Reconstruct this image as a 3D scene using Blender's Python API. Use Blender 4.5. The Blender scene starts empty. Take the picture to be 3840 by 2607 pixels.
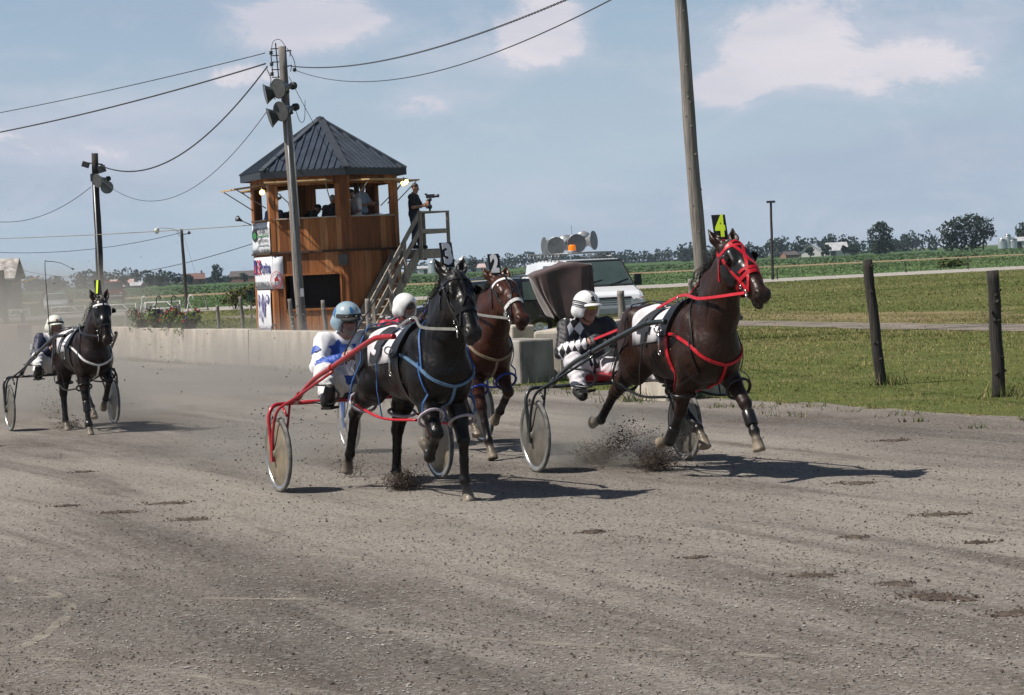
import bpy, bmesh, math, random
import numpy as np
from mathutils import Vector, Matrix, Euler
C = bpy.context.scene
COL = C.collection
rad = math.radians
random.seed(7); NR = np.random.default_rng(11)

# ------------------------------------------------------------------ camera
cam_d = bpy.data.cameras.new('camera'); cam = bpy.data.objects.new('camera', cam_d); COL.objects.link(cam)
cam.location = (0, 0, 1.9)
cam.rotation_euler = (Matrix.Rotation(rad(90-1.934), 3, 'X') @ Matrix.Rotation(rad(-2.63), 3, 'Z')).to_euler()
cam_d.sensor_width = 36; cam_d.lens = 85.0; cam_d.clip_start = .1; cam_d.clip_end = 9000
cam_d.dof.use_dof = False
C.camera = cam
# ------------------------------------------------------------------ sky, sun, exposure
SUN_EL, SUN_B = 52.0, 14.0                       # sun stands to the left, slightly on the viewer's side
sd = Vector((-math.cos(rad(SUN_B))*math.cos(rad(SUN_EL)), -math.sin(rad(SUN_B))*math.cos(rad(SUN_EL)), math.sin(rad(SUN_EL))))
W = bpy.data.worlds.new('World'); C.world = W; W.use_nodes = True
wt = W.node_tree; wn = wt.nodes; wl = wt.links
for n in list(wn): wn.remove(n)
def N(nt, t, **kw):
    n = nt.nodes.new(t)
    for k, v in kw.items():
        if k == 'inp':
            for a, b in v.items(): n.inputs[a].default_value = b
        else: setattr(n, k, v)
    return n
out = N(wt, 'ShaderNodeOutputWorld'); bg = N(wt, 'ShaderNodeBackground', inp={'Strength': .05})
sky = N(wt, 'ShaderNodeTexSky', sky_type='NISHITA', sun_disc=False, sun_elevation=rad(SUN_EL),
        sun_rotation=math.atan2(sd.x, sd.y), altitude=50, air_density=1.0, dust_density=1.0, ozone_density=1.5)
tc = N(wt, 'ShaderNodeTexCoord')
def world_clouds():
    L = wl.new; sep = N(wt, 'ShaderNodeSeparateXYZ'); L(tc.outputs['Generated'], sep.inputs[0]); z = sep.outputs[2]
    def rng(x, a, b, c=0.0, d=1.0):
        r = N(wt, 'ShaderNodeMapRange', inp={1: a, 2: b, 3: c, 4: d}); r.interpolation_type = 'SMOOTHSTEP'; L(x, r.inputs[0]); return r.outputs[0]
    def mul(a, b): m = N(wt, 'ShaderNodeMath', operation='MULTIPLY'); L(a, m.inputs[0]); L(b, m.inputs[1]); return m.outputs[0]
    def mix(f, A, B):
        m = N(wt, 'ShaderNodeMix', data_type='RGBA'); L(f, m.inputs[0])
        for q, s in ((A, 6), (B, 7)): (m.inputs[s].__setattr__('default_value', q+(1,)) if isinstance(q, tuple) else L(q, m.inputs[s]))
        return m.outputs[2]
    def noise(sc, loc, det, ro, dist=0.0): mp = N(wt, 'ShaderNodeMapping', inp={'Scale': sc, 'Location': loc}); L(tc.outputs['Generated'], mp.inputs[0]); n = N(wt, 'ShaderNodeTexNoise', inp={'Scale': 1.0, 'Detail': det, 'Roughness': ro, 'Distortion': dist}); L(mp.outputs[0], n.inputs['Vector']); return n.outputs[0]
    big = noise((15, 15, 30), CLOUD_OFF, 12.0, .68, .6); soft = noise((7, 7, 30), (4.2, 1.0, 2.0), 5.0, .55, .3); veiln = noise((4, 4, 22), (1.5, 7.0, 3.0), 5.0, .5)
    low = rng(z, .42, .10)                                          # summer haze fills the lower sky, the zenith stays deep blue
    c = mix(mul(low, rng(z, .30, -.02, .62, 1.0)), sky.outputs[0], HAZE_LOW)
    c = mix(mul(low, rng(z, .03, .19, 0.0, .75)), c, HAZE_HIGH)
    c = mix(mul(rng(veiln, .40, .66, 0, .62), low), c, CLOUD_GREY)
    c = mix(mul(mul(rng(soft, .46, .70, 0, .68), low), rng(z, .01, .06)), c, CLOUD_SOFT)
    msk = None
    for cx, cz, ax, az, w in CLOUDS:                                # where the cumulus patches stand
        mp = N(wt, 'ShaderNodeMapping', inp={'Location': (-cx/ax, 0, -cz/az), 'Scale': (1/ax, 0, 1/az)}); L(tc.outputs['Generated'], mp.inputs[0]); ln = N(wt, 'ShaderNodeVectorMath', operation='LENGTH'); L(mp.outputs[0], ln.inputs[0])
        k = rng(ln.outputs['Value'], 1.45, .25, 0.0, w)
        if msk is None: msk = k
        else: mx_ = N(wt, 'ShaderNodeMath', operation='MAXIMUM'); L(msk, mx_.inputs[0]); L(k, mx_.inputs[1]); msk = mx_.outputs[0]
    av = N(wt, 'ShaderNodeMath', operation='MULTIPLY_ADD', inp={1: .30}); L(msk, av.inputs[0]); L(big, av.inputs[2])
    edge_ = rng(av.outputs[0], .625, .755, 0, .9); body = mix(rng(soft, .35, .62), CLOUD_SHADE, CLOUD_WHITE)
    front = N(wt, 'ShaderNodeMath', operation='GREATER_THAN', inp={1: 0.0}); sy_ = N(wt, 'ShaderNodeSeparateXYZ'); L(tc.outputs['Generated'], sy_.inputs[0]); L(sy_.outputs[1], front.inputs[0])
    c = mix(mul(edge_, front.outputs[0]), c, body)
    veil2 = rng(av.outputs[0], .46, .74, 0, .55); c = mix(mul(veil2, front.outputs[0]), c, CLOUD_SOFT)
    return c
CLOUD_OFF = (5.5, 9.1, 2.2)
CLOUDS = [(-0.0776, 0.1041, 0.0397, 0.0132, 1.0), (-0.0516, 0.1036, 0.0132, 0.005, 0.8), (0.019, 0.0951, 0.0187, 0.0165, 1.0), (0.1187, 0.0867, 0.0364, 0.0232, 1.05), (0.0933, 0.0687, 0.0187, 0.0099, 0.9), (0.1736, 0.0749, 0.0364, 0.0143, 0.8), (-0.1027, 0.0824, 0.0187, 0.0055, 0.8), (-0.0348, 0.0683, 0.0287, 0.0066, 0.6), (0.1968, 0.0916, 0.0276, 0.0132, 0.5), (-0.1504, 0.0545, 0.0331, 0.0066, 0.4)]
HAZE_LOW, HAZE_HIGH = (7.5, 9.2, 10.9), (3.3, 6.0, 9.2)
CLOUD_GREY, CLOUD_SOFT, CLOUD_WHITE, CLOUD_SHADE = (6.2, 7.5, 9.7), (9.6, 10.0, 11.6), (16.0, 14.2, 13.9), (10.4, 10.2, 11.3)
wl.new(world_clouds(), bg.inputs[0]); wl.new(bg.outputs[0], out.inputs[0])
sl = bpy.data.lights.new('sun', 'SUN'); sl.energy = 5.0; sl.angle = rad(.53); sl.color = (1, .95, .87)
so = bpy.data.objects.new('sun', sl); COL.objects.link(so); so.rotation_euler = (-sd).to_track_quat('-Z', 'Y').to_euler(); so.location = (-30, 0, 40)
C.view_settings.view_transform = 'Standard'; C.view_settings.look = 'None'
C.view_settings.exposure = 0.30; C.view_settings.gamma = 1.0
C.cycles.max_bounces = 6; C.cycles.transparent_max_bounces = 12; C.cycles.volume_bounces = 0
C.cycles.volume_step_rate = 2.0; C.cycles.use_denoising = True

# ------------------------------------------------------------------ materials
MATS = {}
def mat(name, col, rough=.7, var=.25, scale=6.0, bump=0.0, bscale=40.0, metal=0.0, spec=.5, attr=None, col2=None, stretch=(1,1,1), coat=0.0, sheen=0.0, emit=None, alpha=None, detail=5.0, coords='Object', lo=.35, hi=.65):
    """procedural material: base colour mottled by noise, optional bump"""
    if name in MATS: return MATS[name]
    m = bpy.data.materials.new(name); m.use_nodes = True; nt = m.node_tree; b = nt.nodes['Principled BSDF']; L = nt.links
    tcn = N(nt, 'ShaderNodeTexCoord'); mp = N(nt, 'ShaderNodeMapping', inp={'Scale': stretch}); L.new(tcn.outputs[coords], mp.inputs[0])
    nz = N(nt, 'ShaderNodeTexNoise', inp={'Scale': scale, 'Detail': detail, 'Roughness': .6}); L.new(mp.outputs[0], nz.inputs['Vector'])
    rg = N(nt, 'ShaderNodeMapRange', inp={1: lo, 2: hi}); L.new(nz.outputs[0], rg.inputs[0])
    mx = N(nt, 'ShaderNodeMix', data_type='RGBA'); L.new(rg.outputs[0], mx.inputs[0])
    if attr:
        at = N(nt, 'ShaderNodeAttribute', attribute_name=attr)
        d = N(nt, 'ShaderNodeMix', data_type='RGBA', blend_type='MULTIPLY', inp={0: 1.0}); L.new(at.outputs[0], d.inputs[6]); d.inputs[7].default_value = (1-var,)*3+(1,)
        L.new(d.outputs[2], mx.inputs[6]); L.new(at.outputs[0], mx.inputs[7])
    else:
        c2 = col2 or tuple(c*(1-var) for c in col)
        mx.inputs[6].default_value = tuple(c2)+(1,); mx.inputs[7].default_value = tuple(min(1, c*(1+var*.35)) for c in col)+(1,)
    L.new(mx.outputs[2], b.inputs['Base Color'])
    b.inputs['Roughness'].default_value = rough; b.inputs['Metallic'].default_value = metal; b.inputs['Specular IOR Level'].default_value = spec
    b.inputs['Coat Weight'].default_value = coat; b.inputs['Sheen Weight'].default_value = sheen
    if emit: b.inputs['Emission Color'].default_value = tuple(emit[:3])+(1,); b.inputs['Emission Strength'].default_value = emit[3]
    if bump:
        bz = N(nt, 'ShaderNodeTexNoise', inp={'Scale': bscale, 'Detail': 4.0}); L.new(mp.outputs[0], bz.inputs['Vector'])
        bp = N(nt, 'ShaderNodeBump', inp={'Strength': bump, 'Distance': .02}); L.new(bz.outputs[0], bp.inputs['Height']); L.new(bp.outputs[0], b.inputs['Normal'])
    MATS[name] = m; return m

# ------------------------------------------------------------------ objects
def tag(o, label=None, cat=None, group=None, kind=None):
    if label: o['label'] = label
    if cat: o['category'] = cat
    if group: o['group'] = group
    if kind: o['kind'] = kind
    return o
def empty(name, loc=(0,0,0), rz=0.0, label=None, cat=None, group=None):
    o = bpy.data.objects.new(name, None); COL.objects.link(o); o.location = loc; o.rotation_euler = (0, 0, rz); o.empty_display_size = .2
    return tag(o, label, cat, group)
class MB:
    """collects shapes for ONE mesh object"""
    def __init__(s): s.v = []; s.f = []; s.mi = []; s.sm = []; s.cm = 0
    def add(s, vs, fs, smooth=False):
        b = len(s.v); s.v += [tuple(map(float, v)) for v in vs]
        for f in fs: s.f.append(tuple(i+b for i in f)); s.mi.append(s.cm); s.sm.append(smooth)
        return s
    def box(s, c, d, R=None, taper=None):
        hx, hy, hz = d[0]/2, d[1]/2, d[2]/2; vs = []
        for z in (-1, 1):
            k = 1 if z < 0 or taper is None else taper
            for x, y in ((-1,-1),(1,-1),(1,1),(-1,1)):
                v = Vector((x*hx*k, y*hy*k, z*hz)); v = (R @ v if R else v) + Vector(c); vs.append(v)
        return s.add(vs, [(3,2,1,0),(4,5,6,7),(0,1,5,4),(1,2,6,5),(2,3,7,6),(3,0,4,7)])
    def bar(s, a, b, w, h, up=(0,0,1)):
        a, b = Vector(a), Vector(b); d = (b-a); l = d.length; d = d/l; u = Vector(up); sx = d.cross(u)
        if sx.length < 1e-4: sx = d.cross(Vector((1,0,0)))
        sx.normalize(); u = sx.cross(d)
        vs = []
        for p in (a, b):
            for x, y in ((-1,-1),(1,-1),(1,1),(-1,1)): vs.append(p + sx*(x*w/2) + u*(y*h/2))
        return s.add(vs, [(3,2,1,0),(4,5,6,7),(0,1,5,4),(1,2,6,5),(2,3,7,6),(3,0,4,7)])
    def tube(s, pts, r, n=8, caps=True, closed=False, smooth=True):
        pts = [Vector(p) for p in pts]; m = len(pts); rs = r if hasattr(r, '__len__') else [r]*m
        T = []
        for i in range(m):
            a = pts[(i-1) % m] if closed else pts[max(i-1, 0)]; b = pts[(i+1) % m] if closed else pts[min(i+1, m-1)]
            t = b-a; T.append(t.normalized() if t.length > 1e-9 else Vector((0,0,1)))
        u = T[0].orthogonal().normalized(); vs = []
        for i in range(m):
            u = (u - T[i]*u.dot(T[i]))
            u = u.normalized() if u.length > 1e-6 else T[i].orthogonal().normalized()
            w = T[i].cross(u)
            for k in range(n):
                a = 2*math.pi*k/n; vs.append(pts[i] + (u*math.cos(a)+w*math.sin(a))*rs[i])
        fs = []
        for i in range(m if closed else m-1):
            for k in range(n):
                j = (i+1) % m; fs.append((i*n+k, i*n+(k+1) % n, j*n+(k+1) % n, j*n+k))
        b0 = len(s.v)
        s.add(vs, fs, smooth)
        if caps and not closed:
            s.f.append(tuple(b0+k for k in reversed(range(n)))); s.mi.append(s.cm); s.sm.append(False)
            s.f.append(tuple(b0+(m-1)*n+k for k in range(n))); s.mi.append(s.cm); s.sm.append(False)
        return s
    def lathe(s, prof, c=(0,0,0), R=None, n=24, smooth=True, capb=True, capt=True):
        """prof: (radius, z) list, axis z through c"""
        vs = []; fs = []; c = Vector(c)
        for r, z in prof:
            for k in range(n):
                a = 2*math.pi*k/n; v = Vector((r*math.cos(a), r*math.sin(a), z)); vs.append((R @ v if R else v)+c)
        for i in range(len(prof)-1):
            for k in range(n): fs.append((i*n+k, i*n+(k+1) % n, (i+1)*n+(k+1) % n, (i+1)*n+k))
        b0 = len(s.v); s.add(vs, fs, smooth)
        m = len(prof)
        if capb: s.f.append(tuple(b0+k for k in reversed(range(n)))); s.mi.append(s.cm); s.sm.append(False)
        if capt: s.f.append(tuple(b0+(m-1)*n+k for k in range(n))); s.mi.append(s.cm); s.sm.append(False)
        return s
    def prism(s, poly, o, ex, ey, ez, t):
        """extruded polygon: poly in (ex, ey) at o, thickness t along ez"""
        o, ex, ey, ez = Vector(o), Vector(ex), Vector(ey), Vector(ez); n = len(poly)
        vs = [o+ex*p[0]+ey*p[1] for p in poly]+[o+ex*p[0]+ey*p[1]+ez*t for p in poly]
        fs = [tuple(reversed(range(n))), tuple(range(n, 2*n))]+[(i, (i+1) % n, n+(i+1) % n, n+i) for i in range(n)]
        return s.add(vs, fs)
    def sphere(s, c, r, n=12, m=8, R=None):
        r = r if hasattr(r, '__len__') else (r,)*3; prof = []
        vs = []; fs = []; c = Vector(c)
        for i in range(m+1):
            t = math.pi*i/m
            for k in range(n):
                a = 2*math.pi*k/n; v = Vector((r[0]*math.sin(t)*math.cos(a), r[1]*math.sin(t)*math.sin(a), -r[2]*math.cos(t))); vs.append((R @ v if R else v)+c)
        for i in range(m):
            for k in range(n): fs.append((i*n+k, i*n+(k+1) % n, (i+1)*n+(k+1) % n, (i+1)*n+k))
        return s.add(vs, fs, True)
    def build(s, name, mats, parent=None, loc=None, rot=None, weld=False, bevel=0):
        me = bpy.data.meshes.new(name); me.from_pydata(s.v, [], s.f)
        mats = mats if isinstance(mats, (list, tuple)) else [mats]
        for m in mats: me.materials.append(m)
        me.polygons.foreach_set('material_index', s.mi); me.polygons.foreach_set('use_smooth', s.sm); me.update()
        if weld:
            bm = bmesh.new(); bm.from_mesh(me); bmesh.ops.remove_doubles(bm, verts=bm.verts, dist=1e-5); bmesh.ops.recalc_face_normals(bm, faces=bm.faces); bm.to_mesh(me); bm.free()
        o = bpy.data.objects.new(name, me); COL.objects.link(o)
        if parent is not None: o.parent = parent
        if loc is not None: o.location = loc
        if rot is not None: o.rotation_euler = rot
        if bevel:
            bv = o.modifiers.new('bevel', 'BEVEL'); bv.width = bevel; bv.segments = 2; bv.limit_method = 'ANGLE'
        return o
def np_mesh(name, V, F, mats, parent=None, mi=None, smooth=True, cols=None):
    """fast mesh from arrays: V (n,3), F (m,k)"""
    V = np.asarray(V, np.float32); F = np.asarray(F, np.int32); k = F.shape[1]
    me = bpy.data.meshes.new(name); me.vertices.add(len(V)); me.vertices.foreach_set('co', V.ravel())
    me.loops.add(F.size); me.loops.foreach_set('vertex_index', F.ravel())
    me.polygons.add(len(F)); me.polygons.foreach_set('loop_start', np.arange(0, F.size, k, dtype=np.int32)); me.polygons.foreach_set('loop_total', np.full(len(F), k, np.int32))
    for m in (mats if isinstance(mats, (list, tuple)) else [mats]): me.materials.append(m)
    if mi is not None: me.polygons.foreach_set('material_index', np.asarray(mi, np.int32))
    me.polygons.foreach_set('use_smooth', np.full(len(F), bool(smooth)))
    if cols is not None:
        ca = me.color_attributes.new('Col', 'FLOAT_COLOR', 'POINT'); ca.data.foreach_set('color', np.hstack([cols, np.ones((len(V), 1))]).astype(np.float32).ravel())
    me.update(calc_edges=True); me.validate()
    o = bpy.data.objects.new(name, me); COL.objects.link(o)
    if parent is not None: o.parent = parent
    return o
def rotmat(x, z):
    """3x3 whose columns are x, y, z (z kept close to given)"""
    x = np.asarray(x, float); x = x/np.linalg.norm(x); z = np.asarray(z, float); z = z-x*(z@x); z = z/np.linalg.norm(z); y = np.cross(z, x)
    return np.stack([x, y, z], 1)
def smoothpts(pts, n=6, closed=False):
    """Catmull-Rom"""
    P = [np.asarray(p, float) for p in pts]; m = len(P); out_ = []
    for i in range(m if closed else m-1):
        p0 = P[(i-1) % m] if closed or i > 0 else 2*P[0]-P[1]; p1 = P[i]; p2 = P[(i+1) % m]
        p3 = P[(i+2) % m] if closed or i+2 < m else 2*P[-1]-P[-2]
        for k in range(n):
            t = k/n; out_.append(.5*(2*p1+(p2-p0)*t+(2*p0-5*p1+4*p2-p3)*t*t+(3*p1-p0-3*p2+p3)*t**3))
    if not closed: out_.append(P[-1])
    return out_
def text_mb(s, size, o, ex, ez, depth=.002, bold=0.0, align='CENTER', w=None):
    """letters as a mesh: returns (verts, faces) laid on plane at o with right ex and outward normal ez"""
    cu = bpy.data.curves.new('tmp', 'FONT'); cu.body = s; cu.size = size; cu.extrude = depth/2; cu.offset = bold; cu.align_x = align; cu.align_y = 'CENTER'; cu.resolution_u = 2
    ob = bpy.data.objects.new('tmp', cu); COL.objects.link(ob); dg = bpy.context.evaluated_depsgraph_get(); me = ob.evaluated_get(dg).to_mesh()
    ex = Vector(ex).normalized(); ez = Vector(ez).normalized(); ey = ez.cross(ex); o = Vector(o)
    xs = [v.co.x for v in me.vertices]; k = 1.0
    if w and xs: k = w/max(1e-6, max(xs)-min(xs))
    vs = [o+ex*(v.co.x*k)+ey*v.co.y+ez*v.co.z for v in me.vertices]; fs = [tuple(p.vertices) for p in me.polygons]
    ob.evaluated_get(dg).to_mesh_clear(); bpy.data.objects.remove(ob); bpy.data.curves.remove(cu)
    return vs, fs
# ------------------------------------------------------------------ smooth solids (bodies and clothes grown as one continuous surface)
class Solid:
    def __init__(s, k=.06): s.p = []; s.k = k
    def cone(s, a, b, ra, rb=None, k=None, z=0, sub=False):
        rb = ra if rb is None else rb
        a, b = np.asarray(a, float), np.asarray(b, float); m = max(ra, rb); s.p.append(('c', (a, b, ra, rb), np.minimum(a, b)-m, np.maximum(a, b)+m, s.k if k is None else k, z, sub)); return s
    def chain(s, pts, rs, k=None, z=0):
        for i in range(len(pts)-1): s.cone(pts[i], pts[i+1], rs[i], rs[i+1], k, z)
        return s
    def ell(s, c, r, R=None, k=None, z=0, sub=False):
        c, r = np.asarray(c, float), np.asarray(r, float); R = np.eye(3) if R is None else np.asarray(R)
        e = np.sqrt(((R*r)**2).sum(1)); s.p.append(('e', (c, r, R), c-e, c+e, s.k if k is None else k, z, sub)); return s
    @staticmethod
    def dist(p, X):
        if p[0] == 'c':
            a, b, ra, rb = p[1]; ab = b-a; L = ab@ab
            t = np.clip(((X-a)@ab)/L, 0, 1) if L > 1e-12 else np.zeros(X.shape[:-1])
            return np.linalg.norm(X-a-t[..., None]*ab, axis=-1)-(ra+(rb-ra)*t)
        c, r, R = p[1]; q = (X-c)@R; k0 = np.linalg.norm(q/r, axis=-1); k1 = np.linalg.norm(q/(r*r), axis=-1)
        return np.where(k1 < 1e-9, -r.min(), k0*(k0-1)/np.maximum(k1, 1e-9))
    @staticmethod
    def smin(a, b, k):
        h = np.maximum(k-np.abs(a-b), 0)/k; return np.minimum(a, b)-h*h*k*.25
    def eval(s, X):
        d = np.full(X.shape[:-1], 9.0)
        for p in s.p:
            e = s.dist(p, X); d = -s.smin(-d, e, p[4]) if p[6] else s.smin(d, e, p[4])
        return d
    def grad(s, X, e=.004):
        return np.stack([s.eval(X+np.eye(3)[i]*e)-s.eval(X-np.eye(3)[i]*e) for i in range(3)], -1)/(2*e)
    def snap(s, X, off=0.0, it=6):
        """moves points onto the surface (plus off); returns points and normals"""
        X = np.array(X, float)
        for _ in range(it):
            g = s.grad(X); n = np.linalg.norm(g, axis=-1, keepdims=True); g = g/np.maximum(n, 1e-6)
            X = X-g*np.clip(s.eval(X)-off, -.06, .06)[..., None]
        g = s.grad(X); return X, g/np.maximum(np.linalg.norm(g, axis=-1, keepdims=True), 1e-6)
    def mesh(s, h=.014):
        pad = .04
        lo = np.min([p[2] for p in s.p if not p[6]], 0)-pad; hi = np.max([p[3] for p in s.p if not p[6]], 0)+pad
        n = np.ceil((hi-lo)/h).astype(int)+1; D = np.full(n, 9.0)
        ax = [lo[i]+np.arange(n[i])*h for i in range(3)]
        for p in s.p:
            e = p[4]+3*h
            i0 = np.clip(np.floor((p[2]-e-lo)/h).astype(int), 0, n); i1 = np.clip(np.ceil((p[3]+e-lo)/h).astype(int)+1, 0, n)
            X = np.stack(np.meshgrid(*[ax[i][i0[i]:i1[i]] for i in range(3)], indexing='ij'), -1)
            if X.size == 0: continue
            sl_ = tuple(slice(i0[i], i1[i]) for i in range(3)); d = s.dist(p, X)
            D[sl_] = -s.smin(-D[sl_], d, p[4]) if p[6] else s.smin(D[sl_], d, p[4])
        return s.nets(D, lo, h)
    @staticmethod
    def nets(D, lo, h):
        S = D < 0; cs = [(x, y, z) for x in (0, 1) for y in (0, 1) for z in (0, 1)]; nx, ny, nz = D.shape
        cnt = sum(S[x:nx-1+x, y:ny-1+y, z:nz-1+z].astype(np.int8) for x, y, z in cs)
        M = (cnt > 0) & (cnt < 8); I = np.argwhere(M); idx = np.full(M.shape, -1, np.int64); idx[M] = np.arange(len(I))
        vals = {c: D[I[:, 0]+c[0], I[:, 1]+c[1], I[:, 2]+c[2]] for c in cs}
        acc = np.zeros((len(I), 3)); num = np.zeros(len(I))
        for a in cs:
            for ax in range(3):
                if a[ax]: continue
                b = list(a); b[ax] = 1; b = tuple(b); f0, f1 = vals[a], vals[b]; cr = (f0 < 0) != (f1 < 0)
                t = np.where(cr, f0/np.where(cr, f0-f1, 1), 0); q = np.array(a, float)+np.eye(3)[ax]*t[:, None]
                acc += q*cr[:, None]; num += cr
        V = lo+(I+acc/num[:, None])*h
        F = []
        for ax in range(3):
            u, v = (ax+1) % 3, (ax+2) % 3
            A = np.moveaxis(S, (ax, u, v), (0, 1, 2)); J = np.moveaxis(idx, (ax, u, v), (0, 1, 2))
            c = (A[:-1, 1:-1, 1:-1] != A[1:, 1:-1, 1:-1]); E = np.argwhere(c); i, j, k = E[:, 0], E[:, 1]+1, E[:, 2]+1
            q = np.stack([J[i, j-1, k-1], J[i, j, k-1], J[i, j, k], J[i, j-1, k]], 1); ins = A[i, j, k]
            q = np.where(ins[:, None], q, q[:, ::-1]); F.append(q)
        F = np.concatenate(F); F = F[(F >= 0).all(1)]
        return V, F
    def near(s, V, soft=0.0, zones=None, cols=None):
        """zone index per point, or colours blended between zones"""
        Z = sorted({p[5] for p in s.p}); B = {z: np.full(len(V), 9.0) for z in Z}
        for p in s.p:
            B[p[5]] = np.minimum(B[p[5]], np.abs(s.dist(p, V)) if p[6] else s.dist(p, V))
        if cols is None: return np.array(Z)[np.argmin(np.stack([B[z] for z in Z], 1), 1)]
        Wt = np.stack([np.exp(-np.clip(B[z], -.2, 2)/soft) for z in Z], 1); Wt /= Wt.sum(1, keepdims=True)
        return Wt @ np.array([cols[z] for z in Z])
def ribbon(mb, pts, nrm, w, t=.006, closed=False):
    """flat strap along pts lying on a surface with normals nrm"""
    m = len(pts); vs = []; pts = np.asarray(pts); nrm = np.asarray(nrm)
    for i in range(m):
        a = pts[(i-1) % m] if closed else pts[max(i-1, 0)]; b = pts[(i+1) % m] if closed else pts[min(i+1, m-1)]
        T = (b-a)/max(1e-9, np.linalg.norm(b-a)); n = nrm[i]-T*(nrm[i]@T); n = n/max(1e-9, np.linalg.norm(n)); sd_ = np.cross(T, n)
        for x, y in ((-.5, -.4), (.5, -.4), (.5, 1), (-.5, 1)): vs.append(pts[i]+sd_*x*w+n*y*t)
    fs = []
    for i in range(m if closed else m-1):
        j = (i+1) % m
        for k in range(4): fs.append((i*4+k, i*4+(k+1) % 4, j*4+(k+1) % 4, j*4+k))
    if not closed: fs += [(3, 2, 1, 0), ((m-1)*4, (m-1)*4+1, (m-1)*4+2, (m-1)*4+3)]
    mb.add(vs, fs)
def strap(mb, S, pts, w=.022, t=.007, off=.002, closed=False, n=5):
    P = np.array(smoothpts(pts, n, closed)); P, g = S.snap(P, off); ribbon(mb, P, g, w, t, closed)
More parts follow.
